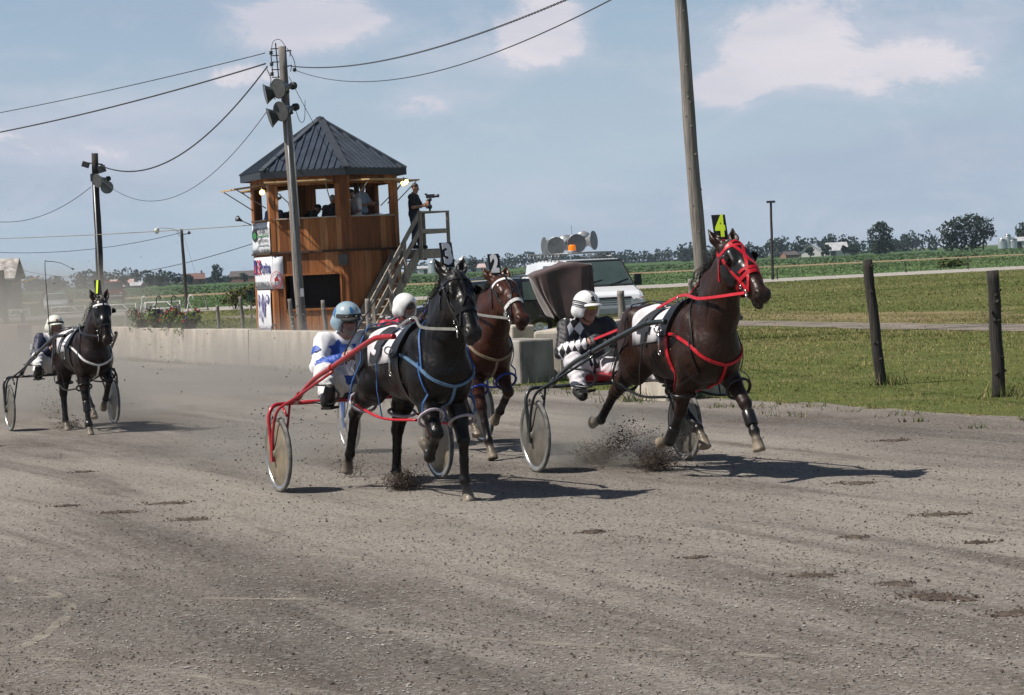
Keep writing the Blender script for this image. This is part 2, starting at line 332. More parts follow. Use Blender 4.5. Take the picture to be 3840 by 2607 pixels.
# ------------------------------------------------------------------ horses
def V3(*a): return np.array(a, float)
def unit(v): v = np.asarray(v, float); return v/np.linalg.norm(v)
def horse_solid(P):
    S = Solid(.07); sy = (-1, 1)
    # trunk
    S.ell((.36, 0, 1.185), (.36, .235, .385), k=.1)
    S.ell((-.05, 0, 1.20), (.60, .285, .325), k=.1)
    S.ell((-.44, 0, 1.29), (.40, .25, .265), k=.1)
    S.ell((-.62, 0, 1.33), (.30, .25, .225), k=.1)
    S.cone((.46, 0, 1.485), (.08, 0, 1.45), .06, .085, k=.12)
    S.ell((.64, 0, 1.12), (.18, .20, .235), k=.1)
    for s in sy:
        Rs = rotmat((.93, 0, .36), (-.36, 0, .93))
        S.ell((.50, s*.15, 1.20), (.155, .10, .34), R=Rs, k=.07)
        S.ell((.66, s*.10, 1.12), (.11, .10, .17), k=.06)                       # breast muscle halves
        S.ell((-.64, s*.135, 1.16), (.24, .125, .34), k=.09)
        S.cone((-.80, s*.085, 1.34), (-.82, s*.10, 1.10), .10, .085, k=.09)
        S.ell((-.52, s*.20, 1.47), (.10, .06, .06), k=.12)                      # hip bone
    # neck
    poll, u, n = V3(*P['poll']), unit(P['u']), P['n']; u = u; n = unit(np.asarray(n, float)-u*np.dot(n, u)); sd_ = np.cross(n, u)
    q = P.get('head', 1.13)
    def H(a, b, c=0.0): return poll+(u*a+sd_*b*1.04+n*c)*q      # along the face, sideways, out of the forehead
    w0, w1 = V3(.42, 0, 1.46), poll+u*.02-n*.09
    mid = (w0*.5+w1*.5)+V3(-.03, 0, .035)
    S.chain([w0, mid, w1], [.085, .075, .068], k=.10)
    t0, t1 = V3(.68, 0, 1.17), H(.20, 0, -.15)
    mid2 = t0*.5+t1*.5+V3(-.03, 0, -.01)
    S.chain([t0, mid2, t1], [.155, .105, .075], k=.11)
    b0 = V3(.54, 0, 1.30); S.chain([b0, (mid+mid2)/2, (w1+t1)/2], [.17, .115, .075], k=.11)
    # head
    S.ell(H(.10, 0, -.035), np.array((.15, .088, .095))*q, R=np.stack([u, sd_, n], 1), k=.05, z=0)
    S.cone(H(.05, 0, .0), H(.30, 0, .012), .072*q, .062*q, k=.05)
    S.cone(H(.30, 0, .012), H(.54, 0, -.010), .060*q, .050*q, k=.05, z=0)
    for s in sy:
        S.ell(H(.19, s*.045, -.105), np.array((.13, .036, .10))*q, R=np.stack([u, sd_, n], 1), k=.035)      # cheek
        S.cone(H(.12, s*.062, .028), H(.20, s*.066, .018), .034*q, .026*q, k=.03)                     # brow
        S.cone(H(.24, s*.05, -.03), H(.44, s*.035, -.05), .03*q, .025*q, k=.04)                       # cheek ridge
        S.ell(H(.175, s*.088, -.004), np.array((.026, .017, .022))*q, R=np.stack([u, sd_, n], 1), k=.008, z=6)  # eye
        S.ell(H(.545, s*.04, .002), np.array((.040, .024, .034))*q, R=np.stack([u, sd_, n], 1), k=.025, z=3)  # nostril wing
        S.ell(H(.560, s*.066, .006), np.array((.030, .022, .018))*q, R=np.stack([u, sd_, n], 1), k=.008, z=4, sub=True)
        e0 = H(-.01, s*.052, -.03); ed = unit(-u*.92+sd_*s*P.get('earout', .30)+n*P.get('earfwd', .35)); ew = unit(np.cross(ed, n))
        e1 = e0+ed*.095; e2 = e0+ed*.20
        S.chain([e0, e1, e2], [.042, .043, .008], k=.03)
        S.chain([e0+ed*.03+n*.035, e0+ed*.10+n*.030, e0+ed*.165+n*.012], [.016, .026, .006], k=.01, z=5) ; S.p[-1] = S.p[-1][:6]+(True,); S.p[-2] = S.p[-2][:6]+(True,)
    S.cone(H(.22, 0, -.16), H(.50, 0, -.085), .05*q, .034*q, k=.05)
    S.ell(H(.555, 0, -.022), np.array((.062, .050, .050))*q, R=np.stack([u, sd_, n], 1), k=.04, z=3)
    op = P.get('mouth', 0.0)
    S.ell(H(.55-op*.25, 0, -.085-op), np.array((.055, .040, .032))*q, R=np.stack([u, sd_, n], 1), k=.02, z=3)
    # legs
    for key, J in P['legs'].items():
        s = 1 if key[0] == 'L' else -1; E, K, F, Hc, So = [V3(*q) for q in J]
        toe = unit(P['toe'][key]) if 'toe' in P and key in P['toe'] else V3(1, 0, 0)
        if key[1] == 'F':
            S.cone((.52, s*.15, 1.10), E, .12, .092, k=.07)
            m = E+(K-E)*.45; S.chain([E, m, K], [.10, .073, .052], k=.05, z=0)
            fr_ = unit(np.cross(np.cross(K-E, V3(1, 0, 0)) if abs(unit(K-E)[0]) < .95 else V3(0, 1, 0), K-E)); 
            S.ell(K, (.047, .047, .056), k=.03, z=1)
            c = K+(F-K)*.5; S.chain([K, c, F], [.045, .037, .039], k=.02, z=1)
            back = unit(np.cross(V3(0, 1, 0), unit(F-K)))*-1
            S.cone(K+(F-K)*.12-back*-.022, F-back*-.016, .018, .018, k=.02, z=1)
        else:
            St = E; S.cone((-.60, s*.15, 1.12), St, .145, .115, k=.08)
            m = St+(K-St)*.45+V3(-.03, 0, 0); S.chain([St, m, K], [.125, .085, .054], k=.06, z=0)
            ax = unit(F-K); back = unit(np.cross(V3(0, 1, 0), ax))*-1
            back = back if back[0] < 0 or abs(back[0]) < .3 and back[2] > 0 else back
            S.ell(K, (.052, .045, .058), k=.03, z=1)
            S.cone(K, K-ax*.075+back*.055, .036, .024, k=.03, z=1)                # point of hock
            S.cone(K-ax*.075+back*.055, m+back*.03, .020, .03, k=.04, z=0)       # tendon
            c = K+(F-K)*.5; S.chain([K, c, F], [.048, .039, .041], k=.02, z=1)
            S.cone(K+ax*.08+back*.022, F+back*.014, .017, .018, k=.02, z=1)
        S.ell(F, (.047, .044, .047), k=.02, z=1)
        S.chain([F, F+(Hc-F)*.6, Hc], [.036, .032, .040], k=.02, z=1)
        d = unit(So-Hc); S.cone(Hc+d*.012, So, .043, .054, k=.012, z=2)
        S.cone(So+toe*.028-d*.012, Hc+toe*.012+d*.01, .04, .03, k=.02, z=2)
        S.ell(So+d*.115, (.115,)*3, k=.006, z=2, sub=True)
    S.H = H; S.fr = (u, sd_, n); S.poll = poll
    return S
def coat_mat(name, rough=.35, spec=.26):
    new = name not in MATS; m = mat(name, (.03, .02, .015), rough=rough, var=.35, scale=5.0, attr='Col', bump=.10, bscale=55.0, spec=spec, sheen=.0, coat=.0)
    if new:                                                  # muscles and veins under a short coat, sweat that varies the gloss
        nt = m.node_tree; L = nt.links; b = nt.nodes['Principled BSDF']; t = N(nt, 'ShaderNodeTexCoord'); old = [n for n in nt.nodes if n.type == 'BUMP'][0]
        mp = N(nt, 'ShaderNodeMapping', inp={'Scale': (1.0, 1.0, .55)}); L.new(t.outputs['Object'], mp.inputs[0]); nz = N(nt, 'ShaderNodeTexNoise', inp={'Scale': 7.5, 'Detail': 3.0, 'Distortion': .8}); L.new(mp.outputs[0], nz.inputs['Vector'])
        bp = N(nt, 'ShaderNodeBump', inp={'Strength': .42, 'Distance': .05}); L.new(nz.outputs[0], bp.inputs['Height']); L.new(bp.outputs[0], old.inputs['Normal'])
        n2 = N(nt, 'ShaderNodeTexNoise', inp={'Scale': 4.0, 'Detail': 5.0}); L.new(t.outputs['Object'], n2.inputs['Vector']); r = N(nt, 'ShaderNodeMapRange', inp={1: .35, 2: .65, 3: rough-.10, 4: rough+.16}); L.new(n2.outputs[0], r.inputs[0]); L.new(r.outputs[0], b.inputs['Roughness'])
    return m
COATS = {  # body, lower leg, hoof, muzzle, nostril, ear, eye
    'black': [(.0068, .0052, .0048), (.009, .0075, .007), (.24, .20, .155), (.030, .026, .024), (.004, .003, .003), (.022, .015, .013), (.003, .002, .002)],
    'dark bay': [(.028, .0118, .0074), (.009, .0072, .0065), (.27, .22, .16), (.040, .025, .019), (.004, .003, .003), (.035, .02, .015), (.003, .002, .002)],
    'bay': [(.047, .0138, .0064), (.012, .007, .006), (.25, .20, .15), (.055, .022, .015), (.006, .004, .004), (.09, .03, .018), (.003, .002, .002)],
    'brown': [(.017, .0085, .0065), (.008, .0065, .006), (.24, .20, .15), (.05, .03, .022), (.004, .003, .003), (.03, .018, .015), (.003, .002, .002)],
}
def hair_mb(strands, mb):
    for pts, w in strands:
        m = len(pts); P = [Vector(p) for p in pts]
        mb.tube(P, [w*(1-.85*i/(m-1)) for i in range(m)], n=4, caps=False)
def horse_body(root, S, coat, h=.0125):
    V, F = S.mesh(h); cols = S.near(V, soft=.016, cols=dict(enumerate(COATS[coat])))
    o = np_mesh('body', V, F, coat_mat('horse_coat'), root, cols=cols); return o
def horse_hair(root, S, rnd, fly=1.0, tail=1.0):
    hm = mat('horse_hair', (.012, .009, .008), rough=.5, var=.4, scale=20)
    mb = MB(); poll = S.poll; u, sd_, n = S.fr
    w0 = V3(.40, 0, 1.53); w1 = poll-n*.07-u*.03; mid = (w0+w1)/2+V3(-.07, 0, .08)
    base, nr = S.snap(np.array([(1-t)**2*w0+2*t*(1-t)*mid+t*t*w1+V3(0, rnd.uniform(-.02, .02), 0) for t in np.linspace(.08, 1, 230)]), -.004)
    st = []
    for b in base:
        L = rnd.uniform(.07, .19)*fly; s = rnd.choice((-1, -1, 1)); d = V3(-.55+rnd.uniform(-.3, .2), s*rnd.uniform(.1, .6), rnd.uniform(-.1, .7))
        st.append((smoothpts([b, b+unit(d)*L*.35, b+unit(d+V3(-.3, s*.25, -.5))*L*.7, b+unit(d+V3(-.4, s*.3, -1.3))*L], 2), rnd.uniform(.003, .006)))
    hair_mb(st, mb); mb.build('mane', hm, root); mb = MB(); st = []
    for k in range(40):                                      # forelock
        b = S.H(rnd.uniform(-.02, .02), rnd.uniform(-.035, .035), .05); L = rnd.uniform(.08, .16)
        st.append(([b, b+n*.02+u*L*.5, b+u*L+n*.012+sd_*rnd.uniform(-.03, .03)], .006))
    hair_mb(st, mb); mb.build('forelock', hm, root)
    mb = MB(); st = []; d0 = V3(-.86, 0, 1.42)
    for k in range(220):
        a = rnd.uniform(0, 6.28); r = rnd.uniform(0, .04); b = d0+V3(0, math.cos(a)*r, math.sin(a)*r); sp = V3(rnd.uniform(-.10, .10), rnd.uniform(-.10, .10), rnd.uniform(-.1, .12))
        L = rnd.uniform(.30, .62)*tail
        st.append((smoothpts([b, b+V3(-.10, 0, -.01)+sp*.2, b+V3(-.19, 0, -.25*L)+sp*.8, b+V3(-.22, 0, -.62*L)+sp*1.2, b+V3(-.26, 0, -.95*L)+sp*1.5], 2), rnd.uniform(.005, .009)))
    hair_mb(st, mb); mb.build('tail', hm, root)
# ------------------------------------------------------------------ ground, track, lanes, fields
TA = rad(24.0); TD = np.array([math.sin(TA), -math.cos(TA)])       # running direction of the track (towards the viewer's right)
TE = np.array([-10.32, 61.73])                                      # a point on the track's inner edge
def edge(t, off=0.0):                                               # t metres towards the viewer, off metres into the infield
    p = TE+TD*t+np.array([math.cos(TA), math.sin(TA)])*off; return p
def sheet(name, pts, z, m, label=None, cat=None):
    mb = MB(); mb.add([(p[0], p[1], z) for p in pts], [tuple(range(len(pts)))]); o = mb.build(name, m); tag(o, label, cat, kind='structure'); return o
def track_mat():
    m = bpy.data.materials.new('track_dirt'); m.use_nodes = True; nt = m.node_tree; b = nt.nodes['Principled BSDF']; L = nt.links
    t = N(nt, 'ShaderNodeTexCoord'); mp = N(nt, 'ShaderNodeMapping', inp={'Rotation': (0, 0, -TA)}); mp.vector_type = 'POINT'; L.new(t.outputs['Object'], mp.inputs[0])
    def noise(scale, detail, st=(1, 1, 1), rough=.6, dist=0.0):
        a = N(nt, 'ShaderNodeMapping', inp={'Scale': st}); L.new(mp.outputs[0], a.inputs[0]); n = N(nt, 'ShaderNodeTexNoise', inp={'Scale': scale, 'Detail': detail, 'Roughness': rough, 'Distortion': dist}); L.new(a.outputs[0], n.inputs['Vector']); return n.outputs[0]
    def rng(x, a, b_, c=0.0, d=1.0):
        r = N(nt, 'ShaderNodeMapRange', inp={1: a, 2: b_, 3: c, 4: d}); L.new(x, r.inputs[0]); return r.outputs[0]
    def mix(f, A, B, bt='MIX'):
        x = N(nt, 'ShaderNodeMix', data_type='RGBA', blend_type=bt); (L.new(f, x.inputs[0]) if not isinstance(f, float) else x.inputs[0].__setattr__('default_value', f))
        for q, s in ((A, 6), (B, 7)):
            if isinstance(q, tuple): x.inputs[s].default_value = q+(1,)
            else: L.new(q, x.inputs[s])
        return x.outputs[2]
    # running-direction is -y of the rotated frame: stretch along it
    band = noise(.55, 5, (1, .10, 1), .55, .3); blot = noise(.5, 6, (1, .55, 1), .6, .6); streak = noise(1.5, 7, (1, .09, 1), .68, .4); fine = noise(38, 4, (1, 1, 1), .7); grit = noise(120, 2, (1, 1, 1), .8)
    c = mix(rng(band, .38, .62), (.135, .117, .102), (.305, .270, .234))
    c = mix(rng(blot, .56, .70, 0, .75), c, (.095, .072, .056))
    wide = noise(.24, 5, (1, .22, 1), .55, .5); c = mix(rng(wide, .51, .64, 0, .75), c, (.078, .062, .051)); c = mix(rng(wide, .49, .36, 0, .75), c, (.35, .315, .27))
    c = mix(rng(streak, .53, .67, 0, .72), c, (.070, .054, .043))
    c = mix(rng(streak, .43, .30, 0, .6), c, (.35, .32, .278))
    c = mix(rng(fine, .38, .66, 0, .5), c, (.066, .057, .05)); c = mix(rng(grit, .52, .75, 0, .25), c, (.42, .39, .35))
    v = N(nt, 'ShaderNodeTexVoronoi', inp={'Scale': 42.0}); L.new(mp.outputs[0], v.inputs['Vector']); vh = N(nt, 'ShaderNodeSeparateXYZ'); L.new(v.outputs['Color'], vh.inputs[0])
    c = mix(rng(vh.outputs[0], .72, .95, 0, .3), c, (.43, .41, .38)); c = mix(rng(vh.outputs[1], .80, .97, 0, .4), c, (.055, .05, .045))
    L.new(c, b.inputs['Base Color']); b.inputs['Roughness'].default_value = .93; b.inputs['Specular IOR Level'].default_value = .15
    h1 = N(nt, 'ShaderNodeMath', operation='MULTIPLY', inp={1: .55}); L.new(fine, h1.inputs[0]); h2 = N(nt, 'ShaderNodeMath', operation='MULTIPLY_ADD', inp={1: .35}); L.new(grit, h2.inputs[0]); L.new(h1.outputs[0], h2.inputs[2])
    h3 = N(nt, 'ShaderNodeMath', operation='MULTIPLY_ADD', inp={1: 1.6}); L.new(streak, h3.inputs[0]); L.new(h2.outputs[0], h3.inputs[2])
    bp = N(nt, 'ShaderNodeBump', inp={'Strength': .75, 'Distance': .035}); L.new(h3.outputs[0], bp.inputs['Height']); L.new(bp.outputs[0], b.inputs['Normal'])
    return m
def grass_mat(name='turf', g1=(.088, .108, .027), g2=(.145, .155, .046), dry=(.30, .235, .12), dl=.56, dh=.70):
    m = bpy.data.materials.new(name); m.use_nodes = True; nt = m.node_tree; b = nt.nodes['Principled BSDF']; L = nt.links
    t = N(nt, 'ShaderNodeTexCoord'); mp = N(nt, 'ShaderNodeMapping', inp={'Rotation': (0, 0, -TA)}); L.new(t.outputs['Object'], mp.inputs[0])
    def noise(s, d, st): a = N(nt, 'ShaderNodeMapping', inp={'Scale': st}); L.new(mp.outputs[0], a.inputs[0]); n = N(nt, 'ShaderNodeTexNoise', inp={'Scale': s, 'Detail': d, 'Roughness': .65}); L.new(a.outputs[0], n.inputs['Vector']); return n.outputs[0]
    def rng(x, a, b_, c=0., d=1.): r = N(nt, 'ShaderNodeMapRange', inp={1: a, 2: b_, 3: c, 4: d}); L.new(x, r.inputs[0]); return r.outputs[0]
    def mix(f, A, B):
        x = N(nt, 'ShaderNodeMix', data_type='RGBA'); L.new(f, x.inputs[0])
        for q, s in ((A, 6), (B, 7)): (x.inputs[s].__setattr__('default_value', q+(1,)) if isinstance(q, tuple) else L.new(q, x.inputs[s]))
        return x.outputs[2]
    big, mid, fine = noise(.35, 5, (1, .35, 1)), noise(2.2, 5, (1, .6, 1)), noise(26, 4, (1, 1, 1))
    c = mix(rng(mid, .35, .65), g1, g2); c = mix(rng(big, dl, dh, 0, .85), c, dry); c = mix(rng(mid, .66, .80, 0, .6), c, dry); c = mix(rng(fine, .4, .7, 0, .6), c, (.028, .042, .012))
    L.new(c, b.inputs['Base Color']); b.inputs['Roughness'].default_value = .95; b.inputs['Specular IOR Level'].default_value = .1
    bp = N(nt, 'ShaderNodeBump', inp={'Strength': .8, 'Distance': .05}); L.new(fine, bp.inputs['Height']); L.new(bp.outputs[0], b.inputs['Normal']); return m
TURF = grass_mat()
FIELD = grass_mat('field_green', (.045, .095, .03), (.075, .13, .045), (.15, .15, .07), .60, .75)
sheet('ground', [(-1800, -60), (1800, -60), (1800, 4200), (-1800, 4200)], 0.0, TURF, 'mown grass infield and open farmland reaching to the horizon', 'ground')
TRACK = track_mat()
trk = sheet('track', [(20, -30), *[tuple(edge(t, .14*math.sin(t*1.3)+.09*math.sin(t*3.7)+.06*math.sin(t*8.3))) for t in np.linspace(78, -60, 150)], (-90, 130), (-90, -30)], .006, TRACK, 'grey brown dirt racing track scuffed by hooves and wheels', 'track')
gravel2 = mat('road_gravel', (.34, .31, .275), rough=.95, var=.25, scale=.8, detail=8)
gravel = mat('lane_gravel', (.20, .168, .135), rough=.95, var=.6, scale=1.2, bump=.5, bscale=30, lo=.3, hi=.7, stretch=(1, 1, 1), detail=8)
apron = mat('apron_gravel', (.165, .158, .15), rough=.95, var=.4, scale=2.5, bump=.5, bscale=30, detail=8)
# worn lane through the infield, its dry verges, the dark apron by the tower
rl = random.Random(3)
def strip(name, a, b, w, z, m, jit=.25, n=40, label=None, cat=None):
    a, b = np.array(a, float), np.array(b, float); d = (b-a)/np.linalg.norm(b-a); nn = np.array([-d[1], d[0]]); Lp, Rp = [], []
    for i in range(n+1):
        p = a+(b-a)*i/n; Lp.append(p+nn*(w/2+rl.uniform(-jit, jit))); Rp.append(p-nn*(w/2+rl.uniform(-jit, jit)))
    return sheet(name, Lp+Rp[::-1], z, m, label, cat)
strip('path', (-14, 122), (16.5, 40), 2.3, .008, gravel, .35, 60, 'worn gravel lane crossing the grass behind the tower', 'lane')
dry = grass_mat('dry_turf', (.13, .125, .05), (.22, .17, .085), (.30, .23, .13), .45, .6)
strip('verge', (-11.2, 125), (20.2, 42), 4.6, .004, dry, .8, 60, 'dry straw coloured strip of grass beside the worn lane', 'grass verge')
sheet('apron', [tuple(edge(-34, .4)), tuple(edge(2, .4)), tuple(edge(13, .5)), tuple(edge(12, 5)), tuple(edge(2, 9.5)), tuple(edge(-34, 7.5))], .011, apron, 'dark gravel apron behind the concrete wall', 'apron')
strip('road', (-75, 131), (110, 216), 19.0, .008, gravel2, .5, 60, 'pale gravel farm road behind the infield', 'road')
stub = mat('stubble', (.24, .165, .085), rough=1, var=.3, scale=.6, bump=.4, bscale=4, detail=8)
strip('stubble_strip', (-130, 268), (190, 425), 46, .010, stub, 2.0, 60, 'brown stubble strip between the green crop fields', 'stubble strip')
# pale wheel marks curving over the track in front
wm = mat('wheel_mark_dust', (.43, .385, .31), rough=1, var=.3, scale=5)
nt = wm.node_tree; pb = nt.nodes['Principled BSDF']; tcw = N(nt, 'ShaderNodeTexCoord'); nzw = N(nt, 'ShaderNodeTexNoise', inp={'Scale': 3.2, 'Detail': 5.0}); rgw = N(nt, 'ShaderNodeMapRange', inp={1: .42, 2: .66, 3: .0, 4: .40}); nt.links.new(tcw.outputs['Object'], nzw.inputs['Vector']); nt.links.new(nzw.outputs[0], rgw.inputs[0]); nt.links.new(rgw.outputs[0], pb.inputs['Alpha'])
def wheel_mark(pts, w=.085):
    P = [np.array(p+(.010,)) for p in pts]; P = smoothpts(P, 10); mb = MB(); vs = []
    for i, p in enumerate(P):
        d = unit(P[min(i+1, len(P)-1)]-P[max(i-1, 0)]); n_ = np.array([-d[1], d[0], 0]); ww = w*(.6+.4*math.sin(i*.7)**2); vs += [p+n_*ww/2, p-n_*ww/2]
    mb.add(vs, [(2*i, 2*i+1, 2*i+3, 2*i+2) for i in range(len(P)-1)]); o = mb.build('wheel_mark', wm); tag(o, 'pale curving wheel marks pressed into the track', 'wheel mark', 'wheel marks on the track', 'structure')
WHEEL_MARKS = [[(-3.4, 15.9), (-2.72, 14.4), (-2.62, 13.1), (-2.75, 12.45), (-3.0, 12.0)], [(-3.2, 12.9), (-2.1, 12.0), (-1.3, 11.25), (-.6, 10.6), (.3, 9.7)], [(-4.2, 15.2), (-2.6, 14.6), (-1.2, 14.05)], [(-1.6, 16.5), (-.3, 15.3), (.4, 14.6)], [(-.95, 12.9), (.0, 12.1), (1.2, 11.3)]]
for w_ in WHEEL_MARKS: wheel_mark(w_)
# churned hoof prints and thrown clods
rg_ = np.random.default_rng(21)
def lumps(name, centers, radii, m, flat=.6, label=None, cat=None, kind='stuff', jitter=.35):
    """many small stones in one mesh"""
    base = np.array([(0, 0, 1), (.9, 0, .2), (.28, .86, .2), (-.73, .53, .2), (-.73, -.53, .2), (.28, -.86, .2), (0, 0, -.6)], float)
    fc = np.array([(0, 1, 2), (0, 2, 3), (0, 3, 4), (0, 4, 5), (0, 5, 1), (6, 2, 1), (6, 3, 2), (6, 4, 3), (6, 5, 4), (6, 1, 5)])
    n = len(centers); A = rg_.uniform(0, 6.28, n); ca, sa = np.cos(A), np.sin(A); B = base[None]*(1+rg_.normal(0, jitter, (n, 7, 1))*.5)*np.array([1, 1, flat]); X = B[..., 0]*ca[:, None]-B[..., 1]*sa[:, None]; Y = B[..., 0]*sa[:, None]+B[..., 1]*ca[:, None]
    V = np.stack([X, Y, B[..., 2]], -1)*np.asarray(radii)[:, None, None]+np.asarray(centers)[:, None, :]
    F = (fc[None]+np.arange(n)[:, None, None]*7).reshape(-1, 3); o = np_mesh(name, V.reshape(-1, 3), F, m, smooth=False); tag(o, label, cat, kind=kind); return o
soil = mat('dark_soil', (.070, .050, .038), rough=1, var=.45, scale=9)
peb = mat('pebble_grey', (.27, .25, .225), rough=.9, var=.55, scale=1.5, detail=1)
cs, rr = [], []
PRINTS = [(2.2, 15.9), (2.9, 15.3), (3.3, 13.9), (1.1, 15.2), (2.1, 13.6), (3.4, 12.6), (1.7, 14.1), (2.5, 12.3), (3.7, 14.8), (3.0, 17.0), (2.3, 12.9), (3.05, 13.0), (-2.6, 19.1), (-3.3, 20.0), (-3.9, 20.8), (-3.0, 20.6), (-4.4, 24.5), (-6.3, 29.2), (.5, 16.9)]
PATCH = []
PRINTS += [(float(a)*float(b), float(b)) for a, b in zip(rg_.uniform(.05, .2, 3), rg_.uniform(12, 24, 3))]
for x, y in PRINTS:
    k = int(rg_.integers(60, 150)); s = rg_.uniform(.045, .115); t = rg_.normal(0, 1, (k, 2))*np.array([1.2, .8]); q = np.array([x, y])+t*s+np.abs(rg_.normal(0, .5, (k, 1)))*s*-TD*rg_.uniform(0, 1.2)
    r = np.abs(rg_.normal(0, .0055, k))+.003; PATCH.append((x, y, s)); cs.append(np.column_stack([q, np.full(k, .008)+r*.3])); rr.append(r)
k = 14000; yy = 9.8+rg_.gamma(1.7, 5.5, k); xx = rg_.uniform(-.23, .23, k)*yy; r = np.abs(rg_.normal(0, .0038, k))+.002
cs.append(np.column_stack([xx, yy, .008+r*.3])); rr.append(r)
pm = mat('dug_soil', (.085, .062, .047), rough=1, var=.45, scale=14, bump=.7, bscale=60); pnt = pm.node_tree; pbs = pnt.nodes['Principled BSDF']
def print_mesh():
    V, F = [], []
    for x, y, s in PATCH:                                          # a shallow scoop of dug earth with a ragged rim
        b = len(V); n = 22; a0 = rg_.uniform(0, 6.28); V.append((x, y, .016))
        for j, (rr_, z) in enumerate(((.45, .019), (.8, .014), (1.1, .0065))):
            for k in range(n): a = 6.283*k/n; q = s*.85*rr_*(1+.38*math.sin(2*a+a0)+.3*math.sin(5*a+a0*2)+rg_.normal(0, .16)); V.append((x+1.25*q*math.cos(a), y+q*math.sin(a), z+rg_.normal(0, .003)*(j < 2)))
        for k in range(n): F.append((b, b+1+k, b+1+(k+1) % n, b+1+(k+1) % n))
        for j in range(2):
            for k in range(n): F.append((b+1+j*n+k, b+1+(j+1)*n+k, b+1+(j+1)*n+(k+1) % n, b+1+j*n+(k+1) % n))
    mb = MB(); mb.add(V, [f if f[2] != f[3] else f[:3] for f in F], True); tag(mb.build('hoof_prints', pm), 'dark scuffed hoof prints dug into the track', 'hoof prints', kind='stuff')
print_mesh()
lumps('clods', np.vstack(cs), np.concatenate(rr), soil, label='loose dark clods torn up from the track', cat='dirt clods')
k = 42000; yy = 9.8+rg_.gamma(1.5, 5.0, k); xx = rg_.uniform(-.23, .23, k)*yy; r = np.abs(rg_.normal(0, .0036, k))+.0022
lumps('pebbles', np.column_stack([xx, yy, .007+r*.2]), r, peb, label='small grey stones scattered over the track', cat='gravel')
# ---- grass blades on the infield near the viewer
def blades(name, X, Y, hgt, wid, col, z=0.0, label=None, lean=.5, seed=1):
    r = np.random.default_rng(seed); n = len(X); a = r.uniform(0, 6.28, n); d = np.stack([np.cos(a), np.sin(a)], 1); b = np.stack([X, Y], 1)
    p = r.normal(0, lean, (n, 2))*hgt[:, None]*.6
    V = np.zeros((n, 3, 3)); V[:, 0, :2] = b-d*wid[:, None]/2; V[:, 1, :2] = b+d*wid[:, None]/2; V[:, 2, :2] = b+p; V[:, :2, 2] = z; V[:, 2, 2] = z+hgt
    F = np.arange(n*3).reshape(n, 3); cols = np.repeat(col, 3, 0); m = mat('grass_blade', (.1, .1, .03), rough=.8, var=.3, scale=3, attr='Col', spec=.2)
    return tag(np_mesh(name, V.reshape(-1, 3), F, m, smooth=False, cols=cols), label, 'grass', kind='stuff')
def field_noise(X, Y, seed, s=1.0):
    r = np.random.default_rng(seed); f = np.zeros_like(X)
    for k in range(10): kx, ky = r.normal(0, 1, 2)*s*r.uniform(.3, 2.2); f += np.sin(X*kx+Y*ky+r.uniform(0, 6.28))
    return f/4
def scatter_grass():
    r = np.random.default_rng(4); n = 430000; T = -20+r.uniform(0, 1, n)**1.0*62; O = r.uniform(-.15, 1, n); O = np.where(O < 0, O*1.3, O*22); P = TE+T[:, None]*TD+O[:, None]*np.array([math.cos(TA), math.sin(TA)])
    X, Y = P[:, 0], P[:, 1]; sx = X/np.maximum(Y, 1); keep = (sx > -.05) & (sx < .31) & (Y > 18) & (Y < 64)
    keep &= ~((O < 9) & (T < 16))
    f = .6*field_noise(X, Y, 2, .45)+.7*field_noise(X, Y, 6, 1.6); g = field_noise(X, Y, 9, 3.0); keep &= r.uniform(0, 1, n) < np.clip((26/np.maximum(Y, 1))**1.2, .25, 1)*np.clip(.75+f*.5+g*.3, .15, 1); keep &= (O > .05+.18*np.sin(T*3.1)+.12*np.sin(T*9)) | (r.uniform(0, 1, n) < .05)
    lane = np.abs((X+14)*.9373+(Y-122)*.3486*1.0)  # distance from the worn lane's axis
    keep &= (lane > 1.5)
    X, Y, f, g, O = X[keep], Y[keep], f[keep], g[keep], O[keep]; m = len(X); far = Y/30
    tall = r.uniform(0, 1, m) < .06; h = r.uniform(.010, .026, m)*(1+.5*np.clip(g, 0, 1))*np.where(tall, 1.9, 1)*np.clip(far, .8, 1.8); w = r.uniform(.006, .012, m)*np.clip(far*1.3, 1, 2.6)
    dryk = np.clip(.50-f*.66+r.normal(0, .24, m), 0, 1)[:, None]; c = np.array([.118, .148, .030])*(1-dryk)+np.array([.38, .29, .15])*dryk; c = c*r.uniform(.78, 1.22, (m, 1))
    blades('grass', X, Y, h, w, c, label='short infield grass with dry patches along the track edge', seed=5)
scatter_grass()
